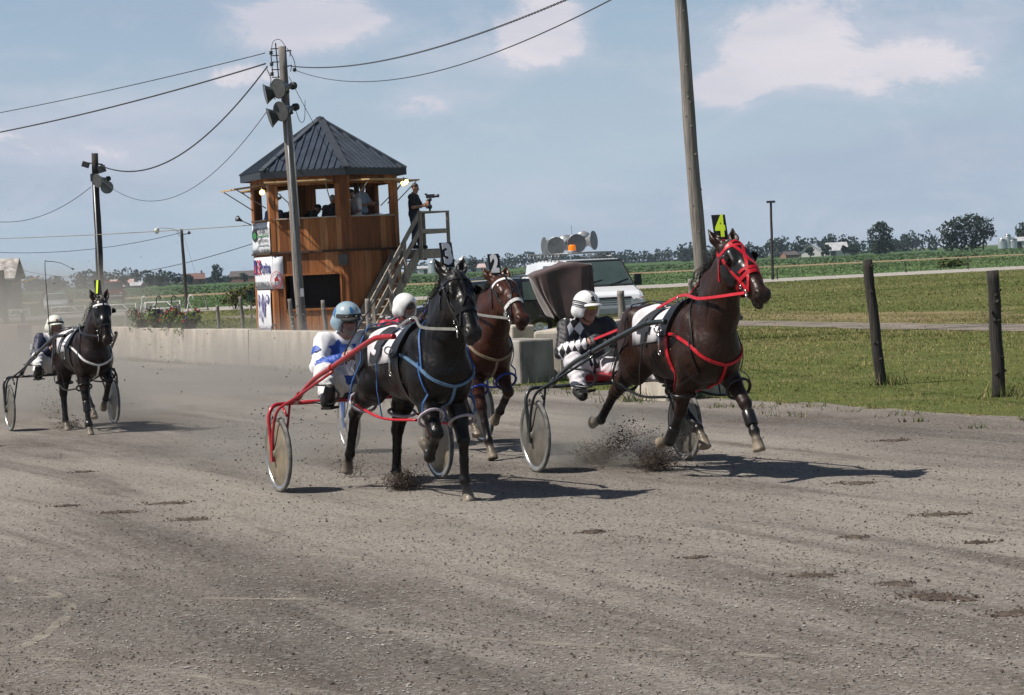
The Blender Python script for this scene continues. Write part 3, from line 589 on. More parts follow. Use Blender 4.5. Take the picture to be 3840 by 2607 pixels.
def scatter_far():
    r = np.random.default_rng(14); n = 180000; Y = 52+r.uniform(0, 1, n)**1.3*128; X = r.uniform(-.24, .30, n)*Y; rel = np.stack([X, Y], 1)-TE; O = rel @ np.array([math.cos(TA), math.sin(TA)]); T = rel @ TD
    lane = np.abs((X+14)*.9373+(Y-122)*.3486); road_ = Y-(131+(X+75)*.4595); f = field_noise(X, Y, 3, .25); g = field_noise(X, Y, 8, 1.2)
    keep = (O > .3) & ~((O < 9.3) & (T < 14) & (T > -36)) & (road_ < -10.5) & ((lane > 1.35+.3*g) | (r.uniform(0, 1, n) < .16)) & (r.uniform(0, 1, n) < np.clip(.7+.4*f+.3*g, .15, 1)) & (np.hypot(X-TC0[0], Y-TC0[1]) > 2.4)
    X, Y, f, g, lane = X[keep], Y[keep], f[keep], g[keep], lane[keep]; m = len(X); dk = np.clip(.36-f*.5+np.clip(1-(lane-1.3)/2.6, 0, 1)*.75+r.normal(0, .2, m), 0, 1)[:, None]
    c = (np.array([.112, .138, .032])*(1-dk)+np.array([.36, .28, .15])*dk)*r.uniform(.65, 1.3, (m, 1)); k = Y/60
    blades('grass', X, Y, r.uniform(.015, .045, m)*np.clip(k, 1, 1.5), r.uniform(.015, .04, m)*k, c, label='mown grass of the infield farther back with straw coloured patches', seed=15)
TC0 = (-5.25, 70.2)
scatter_far()
# ------------------------------------------------------------------ trees, crops and farm buildings far off
LEAF = {}
def leafmat(n, c, v=.45): return mat('leaf_'+n, c, rough=.75, var=v, scale=.35, detail=3, spec=.2)
def crown_mesh(name, lobes, nl, sz, m, seed, parent=None):
    """leaf clumps spread through lobes [(c, r)] with open gaps"""
    r = np.random.default_rng(seed); C_, N_ = [], []
    wts = np.array([l[1][0]*l[1][1]*l[1][2] for l in lobes])**.7; wts /= wts.sum()
    for (c, rad_), wt in zip(lobes, wts):
        k = max(8, int(nl*wt)); d = r.normal(0, 1, (k, 3)); d /= np.linalg.norm(d, axis=1, keepdims=True); q = r.uniform(.45, 1.0, (k, 1))**.5*(1+.22*np.sin(d[:, :1]*5+seed)*np.cos(d[:, 2:]*6+seed*2)+r.normal(0, .10, (k, 1)))
        C_.append(np.array(c)+d*q*np.array(rad_)); N_.append(d+r.normal(0, .6, (k, 3)))
    P = np.vstack(C_); D = np.vstack(N_); D /= np.linalg.norm(D, axis=1, keepdims=True); n = len(P)
    u = np.cross(D, r.normal(0, 1, (n, 3))); u /= np.linalg.norm(u, axis=1, keepdims=True); v = np.cross(D, u); s = sz*r.uniform(.5, 1.25, (n, 1))
    V = np.stack([P-u*s, P-v*s*.7+D*s*.2, P+u*s, P+v*s*.7+D*s*.2], 1).reshape(-1, 3); F = np.arange(n*4).reshape(n, 4)
    return np_mesh(name, V, F, m, parent, smooth=False)
def tree(x, y, h, w, label, seed, leaf, lobes=None, trunk=.22, nl=900, sz=.5, group='trees beyond the fields', multi=1, skew=0.0, low=.22):
    t = empty('tree', (x, y, 0), 0, label, 'tree', group); r = random.Random(seed)
    if lobes is None:
        lobes = [((skew*w*.25, 0, h*.62), (w*.36, w*.34, h*.30))]
        for i in range(9):
            a = r.uniform(0, 6.28); q = r.uniform(.25, .40)*w; zz = r.uniform(low+.12, .88)*h; k = 1-.45*abs(zz/h-.5); lobes.append(((q*math.cos(a)*k+skew*w*.3*(zz/h), q*math.sin(a)*k*.8, zz), (w*r.uniform(.13, .22), w*r.uniform(.13, .22), h*r.uniform(.09, .15))))
    bark = mat('bark', (.075, .06, .048), rough=.95, var=.4, scale=4, bump=.4); mb = MB()
    for k in range(multi):
        bx = (k-(multi-1)/2)*w*.18; mb.tube(smoothpts([(bx, 0, -.2), (bx*1.1+r.uniform(-.1, .1), 0, h*.25), (bx*1.3+r.uniform(-.2, .2)+skew*.3, r.uniform(-.2, .2), h*.55), (bx*1.5+skew*.8, 0, h*.8)], 3), [trunk*(1-.8*i/9) for i in range(10)], n=7)
        for c, rr_ in lobes[:6]: mb.tube([(bx*1.15, 0, h*.34), (c[0]*.6+bx*.3, c[1]*.6, (c[2]+h*.34)*.5), c], [trunk*.42, trunk*.25, trunk*.08], n=5)
    mb.build('trunk', bark, t); crown_mesh('crown', lobes, nl, sz, leaf, seed, t); return t
LD, LM, LB, LY = leafmat('deep', (.014, .029, .010)), leafmat('mid', (.035, .062, .02)), leafmat('bluish', (.020, .042, .020)), leafmat('yellow', (.085, .11, .03))
tree(115.6, 750, 10.6, 8.6, 'slender dark tree with a gap in its crown, standing alone over the right hand field', 5, LD, nl=1500, sz=.42, trunk=.25, low=.16, lobes=[((0, 0, 8.4), (2.4, 2.2, 1.7)), ((1.9, 0, 7.6), (2.0, 1.8, 1.5)), ((-2.6, 0, 7.1), (1.5, 1.4, 1.3)), ((1.2, 0, 5.4), (2.6, 2.2, 1.3)), ((.6, 0, 3.4), (3.0, 2.6, 1.7)), ((1.6, 0, 2.0), (2.8, 2.2, 1.6)), ((-.8, .5, 1.6), (2.3, 2, 1.3)), ((.4, 0, 9.6), (1.5, 1.4, .9))])
tree(131.0, 690, 11.0, 16.4, 'broad rounded dark tree with many trunks in front of the grain bins', 6, LD, nl=2600, sz=.45, multi=4, trunk=.24, low=.1, lobes=[((-4.6, 0, 6.3), (3.4, 3, 2.4)), ((-1.8, 0, 8.0), (3.2, 3, 2.2)), ((1.6, 0, 8.6), (3.0, 3, 2.2)), ((4.6, 0, 7.4), (3.2, 3, 2.4)), ((5.6, 0, 5.0), (2.6, 2.6, 1.9)), ((-5.2, 0, 3.8), (2.6, 2.6, 2.0)), ((-2.6, 0, 3.4), (2.6, 2.4, 2.6)), ((.8, 0, 4.6), (2.8, 2.4, 2.4)), ((3.4, 0, 2.6), (2.4, 2.2, 2.2)), ((-4.6, 0, 1.4), (2.2, 2, 1.3)), ((.3, 0, 1.6), (2.4, 2, 1.5))])
tree(171, 800, 9.0, 7.5, 'dark tree cut by the right edge of the view beside the bins', 16, LD, nl=700, sz=.5)
tree(-121.5, 1000, 8.2, 6.4, 'lopsided tall tree left of the tower, its crown leaning right', 7, LB, nl=900, sz=.42, skew=.9, low=.05)
tree(-110.6, 1010, 4.4, 3.6, 'small pointed tree nearest to the tower on its left', 8, LB, nl=450, sz=.38, low=.0)
tree(-131.5, 1000, 4.6, 3.2, 'small tree in front of the brick farmhouse', 9, LB, nl=350, sz=.38, low=.05)
tree(-134, 1010, 5.0, 4.2, 'slim tree just right of the street lamp pole', 10, LB, nl=420, sz=.4, low=.0)
tree(-136.9, 1000, 4.2, 3.0, 'low tree just left of the street lamp pole', 10, LB, nl=350, sz=.4, low=.0)
tree(-138.8, 960, 4.4, 5.2, 'round bushy tree standing at the right end of the left woods', 11, LB, nl=600, sz=.42, low=.0)
tree(-142.9, 960, 4.9, 3.6, 'dark narrow tree right of the white roofed sheds', 12, LB, nl=450, sz=.4, low=.0)
tree(-143.6, 900, 5.0, 5.0, 'dark tree hiding the end of the red roofed barn', 13, LB, nl=600, sz=.42, low=.0)
tree(118.2, 900, 4.8, 4.6, 'dark tree between the two white barns', 14, LB, nl=520, sz=.42, low=.0)
tree(113, 905, 3.9, 3.8, 'bushy dark tree at the left end of the white barns', 15, LB, nl=400, sz=.42, low=.0)
tree(124.5, 895, 3.8, 3.0, 'narrow dark tree standing before the larger white barn', 27, LD, nl=400, sz=.4, low=.0)
tree(128.5, 900, 3.4, 4.6, 'low dark tree at the right end of the white barns', 17, LB, nl=400, sz=.42, low=.0)
tree(-14.5, 1000, 6.2, 5.0, 'tree at the left end of the woods behind the number two horse', 18, LB, nl=450, sz=.42, low=.0)
# closed woods: one mass per stretch
def woods(name, segs, m, seed, label, top, Y, step=1.9, sz=.72):
    r = np.random.default_rng(seed); lob = []
    for (xa, xb) in segs:
        x = xa
        while x < xb:
            h = top(x)*r.uniform(.66, 1.14); w = r.uniform(3.5, 7.5); yy = Y+r.uniform(-40, 60); lob.append((x, yy, h, w)); x += step*r.uniform(.5, 1.2)
    C_ = []
    for x, yy, h, w in lob:
        k = 85; d = r.normal(0, 1, (k, 3)); d /= np.linalg.norm(d, axis=1, keepdims=True); q = r.uniform(.4, 1, (k, 1))**.5; ctr = np.where(r.uniform(0, 1, (k, 1)) < .6, [[x, yy, h*.66]], [[x+r.uniform(-2, 2), yy-3, h*.3]]); C_.append(ctr+d*q*np.array([w*.55, w*.5, h*.36]))
    P = np.vstack(C_); n = len(P); D = r.normal(0, 1, (n, 3)); D[:, 1] -= .8; D[:, 2] += .5; D /= np.linalg.norm(D, axis=1, keepdims=True); u = np.cross(D, r.normal(0, 1, (n, 3))); u /= np.linalg.norm(u, axis=1, keepdims=True); v = np.cross(D, u); s = sz*r.uniform(.5, 1.3, (n, 1))
    V = np.stack([P-u*s, P-v*s*.8, P+u*s, P+v*s*.8], 1).reshape(-1, 3); V[:, 2] = np.maximum(V[:, 2], -.2)
    return tag(np_mesh(name, V, np.arange(n*4).reshape(n, 4), m, smooth=False), label, 'woods', kind='stuff')
WO = leafmat('woods', (.012, .027, .018))
woods('woods', [(-262, -164)], WO, 31, 'dark woods along the horizon at the far left', lambda x: 7.6+.9*math.sin(x*.09)+.6*math.sin(x*.27), 1180)
woods('woods', [(-165, -105)], WO, 32, 'low tree belt on the horizon just left of the tower', lambda x: 2.6+.8*math.sin(x*.2), 1250)
woods('woods', [(-60, 118)], WO, 33, 'long dark woods on the horizon behind the van and the right pole', lambda x: 8.8+1.1*math.sin(x*.055+1)+.7*math.sin(x*.21)+(-1.6 if x > 85 else 0)-(2.0 if x < -38 else 0), 1500)
woods('woods', [(84, 205)], WO, 34, 'woods on the horizon between the two single trees at the right', lambda x: 8.6+.8*math.sin(x*.10)+.5*math.sin(x*.3), 1150)
# crop fields: low leafy rows
def crop(name, a, b, c, d, n, hgt, sz, seed, label, col1, col2):
    r = np.random.default_rng(seed); s, t = r.uniform(0, 1, (2, n)); a, b, c, d = map(np.array, (a, b, c, d)); P = (a[None]*(1-s)[:, None]+b[None]*s[:, None])*(1-t)[:, None]+(d[None]*(1-s)[:, None]+c[None]*s[:, None])*t[:, None]
    row = np.round(P[:, 1]/1.5+P[:, 0]*.3)*1.5-P[:, 0]*.45; P[:, 1] = P[:, 1]*.75+row*.25
    D = r.normal(0, .8, (n, 3)); D[:, 2] += 1.1; D[:, 1] -= .3; D /= np.linalg.norm(D, axis=1, keepdims=True); u = np.cross(D, r.normal(0, 1, (n, 3))); u /= np.linalg.norm(u, axis=1, keepdims=True); v = np.cross(D, u); q = sz*r.uniform(.5, 1.4, (n, 1))*np.clip(P[:, 1:2]/200, .8, 3)
    Z = r.uniform(.25, 1, n)*hgt; X = np.column_stack([P, Z]); V = np.stack([X-u*q, X-v*q*.7, X+u*q, X+v*q*.7], 1).reshape(-1, 3); V[:, 2] = np.maximum(V[:, 2], .01)
    k = r.uniform(0, 1, (n, 1)); f = np.clip(.5+.5*field_noise(P[:, 0], P[:, 1], seed, .05), 0, 1)[:, None]; cc = np.array(col1)*(1-k)+np.array(col2)*k; cc = cc*(.75+.4*f); m = mat('crop_leaf', (.06, .11, .03), rough=.6, var=.35, scale=.5, attr='Col', spec=.3)
    return tag(np_mesh(name, V, np.arange(n*4).reshape(n, 4), m, smooth=False, cols=np.repeat(cc, 4, 0)), label, 'crop field', kind='stuff')
FIELD_S = FIELD
sheet('field', [(-140, 150), (-76, 137), (112, 222), (220, 300), (195, 398), (-138, 240)], .006, FIELD, 'green bean field floor between the farm road and the stubble strip', 'field')
sheet('field', [(-420, 250), (-138, 292), (190, 452), (620, 700), (620, 1900), (-420, 1900)], .006, FIELD, 'green crop land beyond the stubble strip', 'field')
crop('bean_crop', (-62, 143), (72, 205), (84, 345), (-92, 255), 90000, .13, .07, 41, 'leafy green bean crop between the farm road and the stubble strip', (.075, .13, .04), (.14, .205, .07))
crop('bean_crop', (-105, 300), (120, 412), (190, 700), (-150, 620), 80000, .22, .12, 42, 'dark green crop beyond the stubble strip', (.055, .105, .035), (.09, .15, .055))
# roadside bushes
def bush(x, y, h, w, label, seed, m, nl=500, sz=.10):
    b = empty('bush', (x, y, 0), 0, label, 'bush', 'roadside bushes'); r = random.Random(seed); lob = [((r.uniform(-.35, .35)*w, r.uniform(-.2, .2)*w, r.uniform(.25, .75)*h), (w*r.uniform(.14, .24), w*.2, h*r.uniform(.14, .26))) for _ in range(9)]
    mb = MB()
    for c, _ in lob[:6]: mb.tube([(c[0]*.2, 0, 0), (c[0]*.6, c[1]*.5, c[2]*.6), c], [.03, .02, .008], n=5)
    mb.build('stem', mat('bark', (.075, .06, .048)), b); crown_mesh('foliage', lob, nl, sz, m, seed, b); return b
bush(-17.0, 150, 1.55, 2.6, 'wide thin bush by the farm road, brownish and the leftmost', 51, leafmat('olive', (.10, .10, .03)), 420, .12); bush(-15.3, 151, 1.9, 2.2, 'taller yellow green bush by the farm road', 52, LY, 700, .12)
bush(36.5, 198, .95, 3.0, 'low yellow green bush at the roadside on the right', 53, LY, 420, .16)
tuft = leafmat('weed', (.07, .10, .03))
# farm buildings
def gable(name, x, y, w, d, hw, hr, rz, wall, roof, label, cat='barn', doors=()):
    b = empty(name, (x, y, 0), rz, label, cat); mb = MB(); mb.prism([(-w/2, 0), (w/2, 0), (w/2, hw), (-w/2, hw)], (0, -d/2, 0), (1, 0, 0), (0, 0, 1), (0, 1, 0), d); mb.prism([(-d/2, hw), (d/2, hw), (0, hr)], (-w/2, 0, 0), (0, 1, 0), (0, 0, 1), (1, 0, 0), w); mb.build('wall', wall, b)
    mb = MB(); e = .35; sl_ = (hr-hw)/(d/2)
    for s in (-1, 1): mb.add([(-w/2-e, s*(d/2+e), hw-e*sl_+.12), (w/2+e, s*(d/2+e), hw-e*sl_+.12), (w/2+e, 0, hr+.12), (-w/2-e, 0, hr+.12), (-w/2-e, s*(d/2+e), hw-e*sl_+.02), (w/2+e, s*(d/2+e), hw-e*sl_+.02), (w/2+e, 0, hr+.02), (-w/2-e, 0, hr+.02)], [(0, 1, 2, 3), (7, 6, 5, 4), (0, 4, 5, 1), (0, 3, 7, 4), (1, 5, 6, 2)])
    mb.build('roof', roof, b)
    for i, (dx, dw, z0, z1) in enumerate(doors):
        dm = MB(); dm.box((dx, -d/2-.03, (z0+z1)/2), (dw, .08, z1-z0)); dm.build('door' if z0 < .1 else 'window', mat('dark_opening', (.02, .02, .022), rough=.4), b)
    return b
tin = mat('tin_roof', (.62, .61, .62), rough=.4, var=.25, scale=.5, metal=.3); rust = mat('rusty_roof', (.42, .24, .20), rough=.7, var=.5, scale=.25, col2=(.50, .46, .46)); grey = mat('barn_board', (.16, .15, .145), rough=.9, var=.3); brick = mat('brick', (.24, .12, .085), rough=.9, var=.3); shing = mat('shingle_brown', (.10, .082, .078), rough=.9, var=.3); pale = mat('pale_siding', (.55, .54, .52), rough=.7, var=.15)
gable('barn', -157.4, 985, 9, 7, 2.2, 3.6, rad(8), grey, rust, 'long barn with faded red and white roof at the edge of the left woods', doors=[(-2, 1.5, 0, 1.8), (2, 1, 1.0, 1.7)])
gable('shed', -151.7, 940, 7, 5, .8, 1.6, rad(4), grey, tin, 'low long white roofed shed below the red roofed barn', 'shed', [(-2, 1.2, 0, .7)])
gable('shed', -146, 950, 5, 5, 1.0, 2.2, rad(-15), grey, tin, 'white roofed shed right of the red roofed barn', 'shed', [(.6, 1.2, 0, .9)])
h_ = gable('farmhouse', -137, 1060, 7.4, 6, 2.6, 4.9, rad(10), brick, mat('roof_red', (.20, .10, .08), rough=.8, var=.3), 'small brick farmhouse with a chimney left of the lopsided tree', 'house', [(-2, .8, .9, 2.1), (1.8, .8, .9, 2.1)]); MB().box((2.6, 0, 5.3), (.7, .7, 1.6)).build('chimney', brick, h_)
gable('farmhouse', -116.0, 1060, 11, 8, 2.8, 5.0, rad(-6), brick, shing, 'long brown roofed house just left of the tower', 'house', [(-5, 1, .9, 2.2), (2, 1, .9, 2.2)])
gable('barn', 121.0, 960, 6, 8, 2.0, 5.0, rad(70), pale, tin, 'smaller white barn seen on its gable at the right', doors=[(0, 2, 0, 2)])
gable('barn', 131, 965, 8, 8, 2.2, 5.2, rad(4), pale, tin, 'larger white roofed barn at the right', doors=[(-2, 2, 0, 2)])
gable('farmhouse', 110.5, 950, 5.5, 5, 1.2, 2.4, rad(20), brick, shing, 'low brown roofed house left of the white barns', 'house', [(1, .8, .5, 1.1)])
gable('barn', 166.6, 790, 7, 7, 2.4, 3.6, rad(-5), pale, tin, 'white barn right of the grain bins at the right edge', doors=[(0, 1.5, 0, 2)])
gable('farmhouse', -13.2, 1080, 5, 6, 1.8, 3.4, rad(10), pale, rust, 'pale house far behind the number two horse', 'house', [(1, .8, .7, 1.5)])
def bin_(x, y, r, h, label):
    b = empty('grain_bin', (x, y, 0), 0, label, 'grain bin', 'grain bins'); st = mat('bin_steel', (.58, .60, .62), rough=.35, metal=.6, var=.15, scale=.6); pr = []
    for i in range(int(h/.45)): z = i*.45; pr += [(r, z), (r+.05, z+.22)]
    MB().lathe(pr+[(r, h)], n=28).build('wall', st, b); MB().lathe([(r+.12, h-.05), (r*.25, h+r*.5), (r*.2, h+r*.52)], n=28).lathe([(r*.2, h+r*.52), (r*.2, h+r*.6), (0, h+r*.65)], n=12).build('roof', st, b)
bin_(-34.4, 1100, 2.2, 4.6, 'tall narrow steel bin, the leftmost of the three beside the stairs'); bin_(-28.4, 1100, 4.0, 4.8, 'wide steel bin, the middle one of the three beside the stairs'); bin_(-20.4, 1105, 4.0, 5.0, 'steel bin mostly hidden by the black horse\'s ears')
for i, (x, r, h, l) in enumerate(((159.4, 1.3, 3.0, 'squat steel bin just right of the broad tree'), (161.3, 1.0, 4.4, 'tallest thin steel bin of the right hand group'), (162.9, 1.3, 3.0, 'squat steel bin next to the white barn'))): bin_(x, 780, r, h, l)
gable('barn', -38.0, 1110, 7, 6, 2.6, 3.6, 0, pale, tin, 'white shed beside the tall narrow bin', 'shed', [(0, 1.5, 0, 2)])
# ------------------------------------------------------------------ the four horses' poses (metres, horse's own frame)
def leg(E, K, F, Hc, So, y): return [(p[0], y+(p[2] if len(p) > 2 else 0), p[1]) for p in (E, K, F, Hc, So)]
HPOSE = {
 3: dict(sz=.92, coat='black', at=(-1.40, 21.52), a=24.0, d=1.45, s=1.0, poll=(.91, .01, 1.845), u=(.59, -.03, -.80), n=(.80, 0, .6), earout=.34, earfwd=.10,
   legs=dict(LF=leg((.47,.90),(.62,.50),(.605,.17),(.645,.085),(.675,.0), .14), RF=leg((.47,.90),(.74,.58),(.56,.37),(.50,.46),(.455,.51), -.14),
             LH=leg((-.50,.92),(-.83,.52),(-.90,.155),(-.85,.075),(-.82,.0), .13), RH=leg((-.52,.95),(-1.06,.67),(-1.24,.31),(-1.30,.225),(-1.335,.155), -.17)),
   toe=dict(LF=(1,0,0), RF=(.3,0,-.9), LH=(1,0,0), RH=(.75,0,-.5))),
 4: dict(sz=.96, coat='dark bay', at=(.88, 22.32), a=22.0, d=1.55, s=1.0, poll=(.95, .02, 1.985), u=(.727, .08, -.68), n=(.68, .05, .73), earout=.30, earfwd=.28, mouth=.018,
   legs=dict(LF=leg((.50,.98),(.88,.665),(1.02,.44),(1.06,.37),(1.09,.285), .14), RF=leg((.42,.98),(.22,.59),(-.02,.32),(-.13,.32),(-.21,.30), -.14),
             LH=leg((-.40,1.0),(-.28,.60),(.02,.42),(.09,.35),(.14,.26), .12), RH=leg((-.55,1.0),(-1.12,.71),(-1.46,.45),(-1.57,.43),(-1.65,.42), -.14)),
   toe=dict(LF=(1,0,0), RF=(-.2,0,-.95), LH=(1,0,0), RH=(-.3,0,-.9))),
 1: dict(sz=.92, coat='brown', at=(-6.08, 32.47), a=24.0, d=1.42, s=.93, poll=(.95, .04, 1.82), u=(.42, 0, -.91), n=(.9, 0, .42), earout=.30, earfwd=.15,
   legs=dict(LF=leg((.50,.94),(.80,.74),(.55,.47),(.45,.40),(.39,.34), .14), RF=leg((.44,.90),(.58,.50),(.66,.17),(.70,.085),(.735,.0), -.14),
             LH=leg((-.45,.95),(-.45,.55),(-.16,.34),(-.08,.27),(-.04,.19), .12), RH=leg((-.52,.92),(-.75,.53),(-.70,.16),(-.66,.08),(-.63,.0), -.13)),
   toe=dict(LF=(.3,0,-.9), RF=(1,0,0), LH=(1,0,-.1), RH=(1,0,0))),
 2: dict(sz=.95, coat='bay', at=(-1.06, 25.81), a=23.0, d=1.50, s=1.0, poll=(.94, .03, 1.77), u=(.76, .02, -.65), n=(.65, 0, .76), earout=.34, earfwd=.20,
   legs=dict(LF=leg((.50,.94),(.74,.66),(.50,.46),(.40,.40),(.34,.36), .14), RF=leg((.46,.92),(.66,.53),(.80,.20),(.85,.115),(.89,.03), -.12),
             LH=leg((-.45,.95),(-.45,.58),(-.20,.34),(-.12,.27),(-.08,.19), .12), RH=leg((-.52,.92),(-.80,.53),(-.78,.16),(-.74,.08),(-.71,.0), -.13)),
   toe=dict(LF=(.3,0,-.9), RF=(1,0,0), LH=(1,0,-.1), RH=(1,0,0))),
}
def rig_xform(k):
    h = HPOSE[k]; a = rad(h['a']); return Vector((h['at'][0], h['at'][1], 0)), a-math.pi/2, h['s']
for h_ in HPOSE.values():                                  # sz: the trunk sinks a little at full trot; feet and head keep their height
    z = h_['sz']; h_['poll'] = (h_['poll'][0], h_['poll'][1], h_['poll'][2]/z)
    h_['legs'] = {k_: [(a_, b_, c_/z) for a_, b_, c_ in v_] for k_, v_ in h_['legs'].items()}
# ------------------------------------------------------------------ harness: each piece is clothing of its horse
LEATHER = {'black': (.012, .011, .011), 'red': (.46, .012, .022), 'white': (.72, .71, .69), 'blue': (.035, .10, .27), 'royal': (.025, .05, .28), 'tan': (.22, .17, .11), 'grey': (.16, .155, .14), 'ltblue': (.085, .16, .26), 'lilac': (.38, .33, .37)}
def leather(c, rough=.42): return mat('leather_'+c, LEATHER[c], rough=rough, var=.3, scale=25, spec=.4)
def metal(): return mat('bright_metal', (.62, .61, .58), rough=.25, metal=1.0, var=.2, scale=30)
def ring(mb, c, r, t, ax, n=16):
    c = Vector(c); ax = Vector(ax).normalized(); a = ax.orthogonal().normalized(); b = ax.cross(a)
    mb.tube([c+(a*math.cos(2*math.pi*i/n)+b*math.sin(2*math.pi*i/n))*r for i in range(n)], t, n=6, closed=True)
def plate_number(root, S, txt, ink, tilt=0.0):
    P0 = S.H(-.055, 0, -.07); u, sd_, n = S.fr
    up = unit(V3(-.22, 0, 1)); side = unit(V3(0, 1, 0)+V3(tilt, 0, 0)); fwd = unit(np.cross(side, up))
    if fwd[0] < 0: fwd = -fwd
    mb = MB(); w, hgt = .058, .225; c = P0+up*(hgt/2+.07)
    mb.prism([(-w, -hgt/2), (w, -hgt/2), (w, hgt/2), (-w, hgt/2)], c-fwd*.004, -side, up, -fwd, .008)
    mb.tube([P0-up*.03, c-up*hgt/2], .008, n=6)
    pl = mb.build('head_number', mat('number_plate', (.012, .011, .013), rough=.35, var=.2), root)
    vs, fs = text_mb(txt, .25, c+fwd*.008, side*1.0, fwd, .003, bold=.014, w=.085 if txt != '1' else .035)
    MB().add(vs, fs).build('digit', ink, pl)
    return pl
def bridle(root, S, col, band, nose, blink=(), hood=False, cross=False, bodyVF=None):
    H = S.H; u, sd_, n = S.fr; mb = MB(); L = leather(col); w = .026
    mb2 = MB()
    strap(mb2, S, [H(.06, -.10, -.04), H(.075, -.07, .05), H(.08, 0, .08), H(.075, .07, .05), H(.06, .10, -.04)], w=.028)
    strap(mb, S, [H(.06, -.10, -.04), H(.0, -.09, -.09), H(-.05, -.04, -.09), H(-.06, 0, -.07), H(-.05, .04, -.09), H(.0, .09, -.09), H(.06, .10, -.04)], w=w)
    for s in (-1, 1):
        strap(mb, S, [H(.06, s*.10, -.04), H(.20, s*.10, -.05), H(.36, s*.08, -.04), H(.47, s*.07, -.05)], w=w)
        strap(mb, S, [H(.04, s*.10, -.07), H(.12, s*.09, -.16), H(.16, s*.03, -.22)], w=.016)
    if cross:
        for s in (-1, 1):
            strap(mb, S, [H(.05, -s*.055, .08), H(.14, -s*.02, .09), H(.26, s*.025, .09), H(.40, s*.06, .03), H(.47, s*.07, -.05)], w=.026, off=.004)
            strap(mb, S, [H(.075, s*.09, .0), H(.04, s*.03, .08), H(.03, 0, .08)], w=.026, off=.003)
    else:
        strap(mb, S, [H(-.03, 0, .04), H(.10, 0, .10), H(.22, 0, .09), H(.30, -.03, .07), H(.37, -.055, .03), H(.46, -.068, -.03)], w=.020, off=.004)
        strap(mb, S, [H(.22, 0, .09), H(.30, .03, .07), H(.37, .055, .03), H(.46, .068, -.03)], w=.020, off=.004)
    br = mb.build('bridle', L, root)
    mb2.build('browband', leather(band), br)
    mb3 = MB(); strap(mb3, S, [H(.36, 0, .07), H(.36, .07, .02), H(.345, .07, -.08), H(.33, 0, -.19), H(.345, -.07, -.08), H(.36, -.07, .02)], w=.034, off=.005, closed=True)
    if cross: strap(mb3, S, [H(.31, .065, .0), H(.32, .06, .05), H(.33, 0, .075), H(.32, -.06, .05), H(.31, -.065, .0)], w=.026, off=.004)
    mb3.build('noseband', leather(nose), br)
    mb = MB()
    for s in (-1, 1):
        mb = MB(); ring(mb, H(.475, s*.085, -.05), .032, .0055, sd_+n*.4); mb.tube([H(.475, s*.085, -.05), H(.53, s*.085, -.085)], .006, n=6); mb.build('bit_ring', metal(), br)
        mb = MB(); ring(mb, H(.40, s*.085, -.06), .017, .004, sd_+n*.3); mb.build('buckle', metal(), br)
    for s in blink:
        c = H(.165, s*.105, .0); vs = []; fs = []; m = 12
        for i in range(6):
            t = .25+1.2*i/5
            for k in range(m+1):
                a = math.pi*(.05+.9*k/m); q = c+(-u*(math.sin(a))*math.sin(t)*.062+n*(math.cos(a)*math.sin(t))*.062*-1+sd_*s*(math.cos(t)*.045+.012)); vs.append(q)
        for i in range(5):
            for k in range(m): fs.append((i*(m+1)+k, i*(m+1)+k+1, (i+1)*(m+1)+k+1, (i+1)*(m+1)+k))
        b = MB().add(vs, fs, True).build('blinker', leather('black', .3), br); so_ = b.modifiers.new('thick', 'SOLIDIFY'); so_.thickness = .006
    if hood and bodyVF:
        V, F = bodyVF; A = (V-S.poll)/1.13; a, b, c = A@u, A@sd_, A@n; cf = lambda q: q[F].mean(1)
        a, b, c = cf(a), cf(b), cf(c); eye = np.sqrt((a-.175)**2+(c+.004)**2) < .040
        m = (a > -.03) & (a < .30) & (c > -.14-.1*a) & (np.abs(b) < .15) & ~(eye & (np.abs(b) > .05)) & (V[F].mean(1)[:, 2] < S.poll[2]+.03) & ~((np.abs(c+.0) < .09) & (a < .03))
        Fm = F[m]; ids, inv = np.unique(Fm, return_inverse=True); g = S.grad(V[ids]); g /= np.linalg.norm(g, axis=1, keepdims=True)
        o = np_mesh('hood', V[ids]+g*.004, inv.reshape(Fm.shape), leather('black', .45), br)
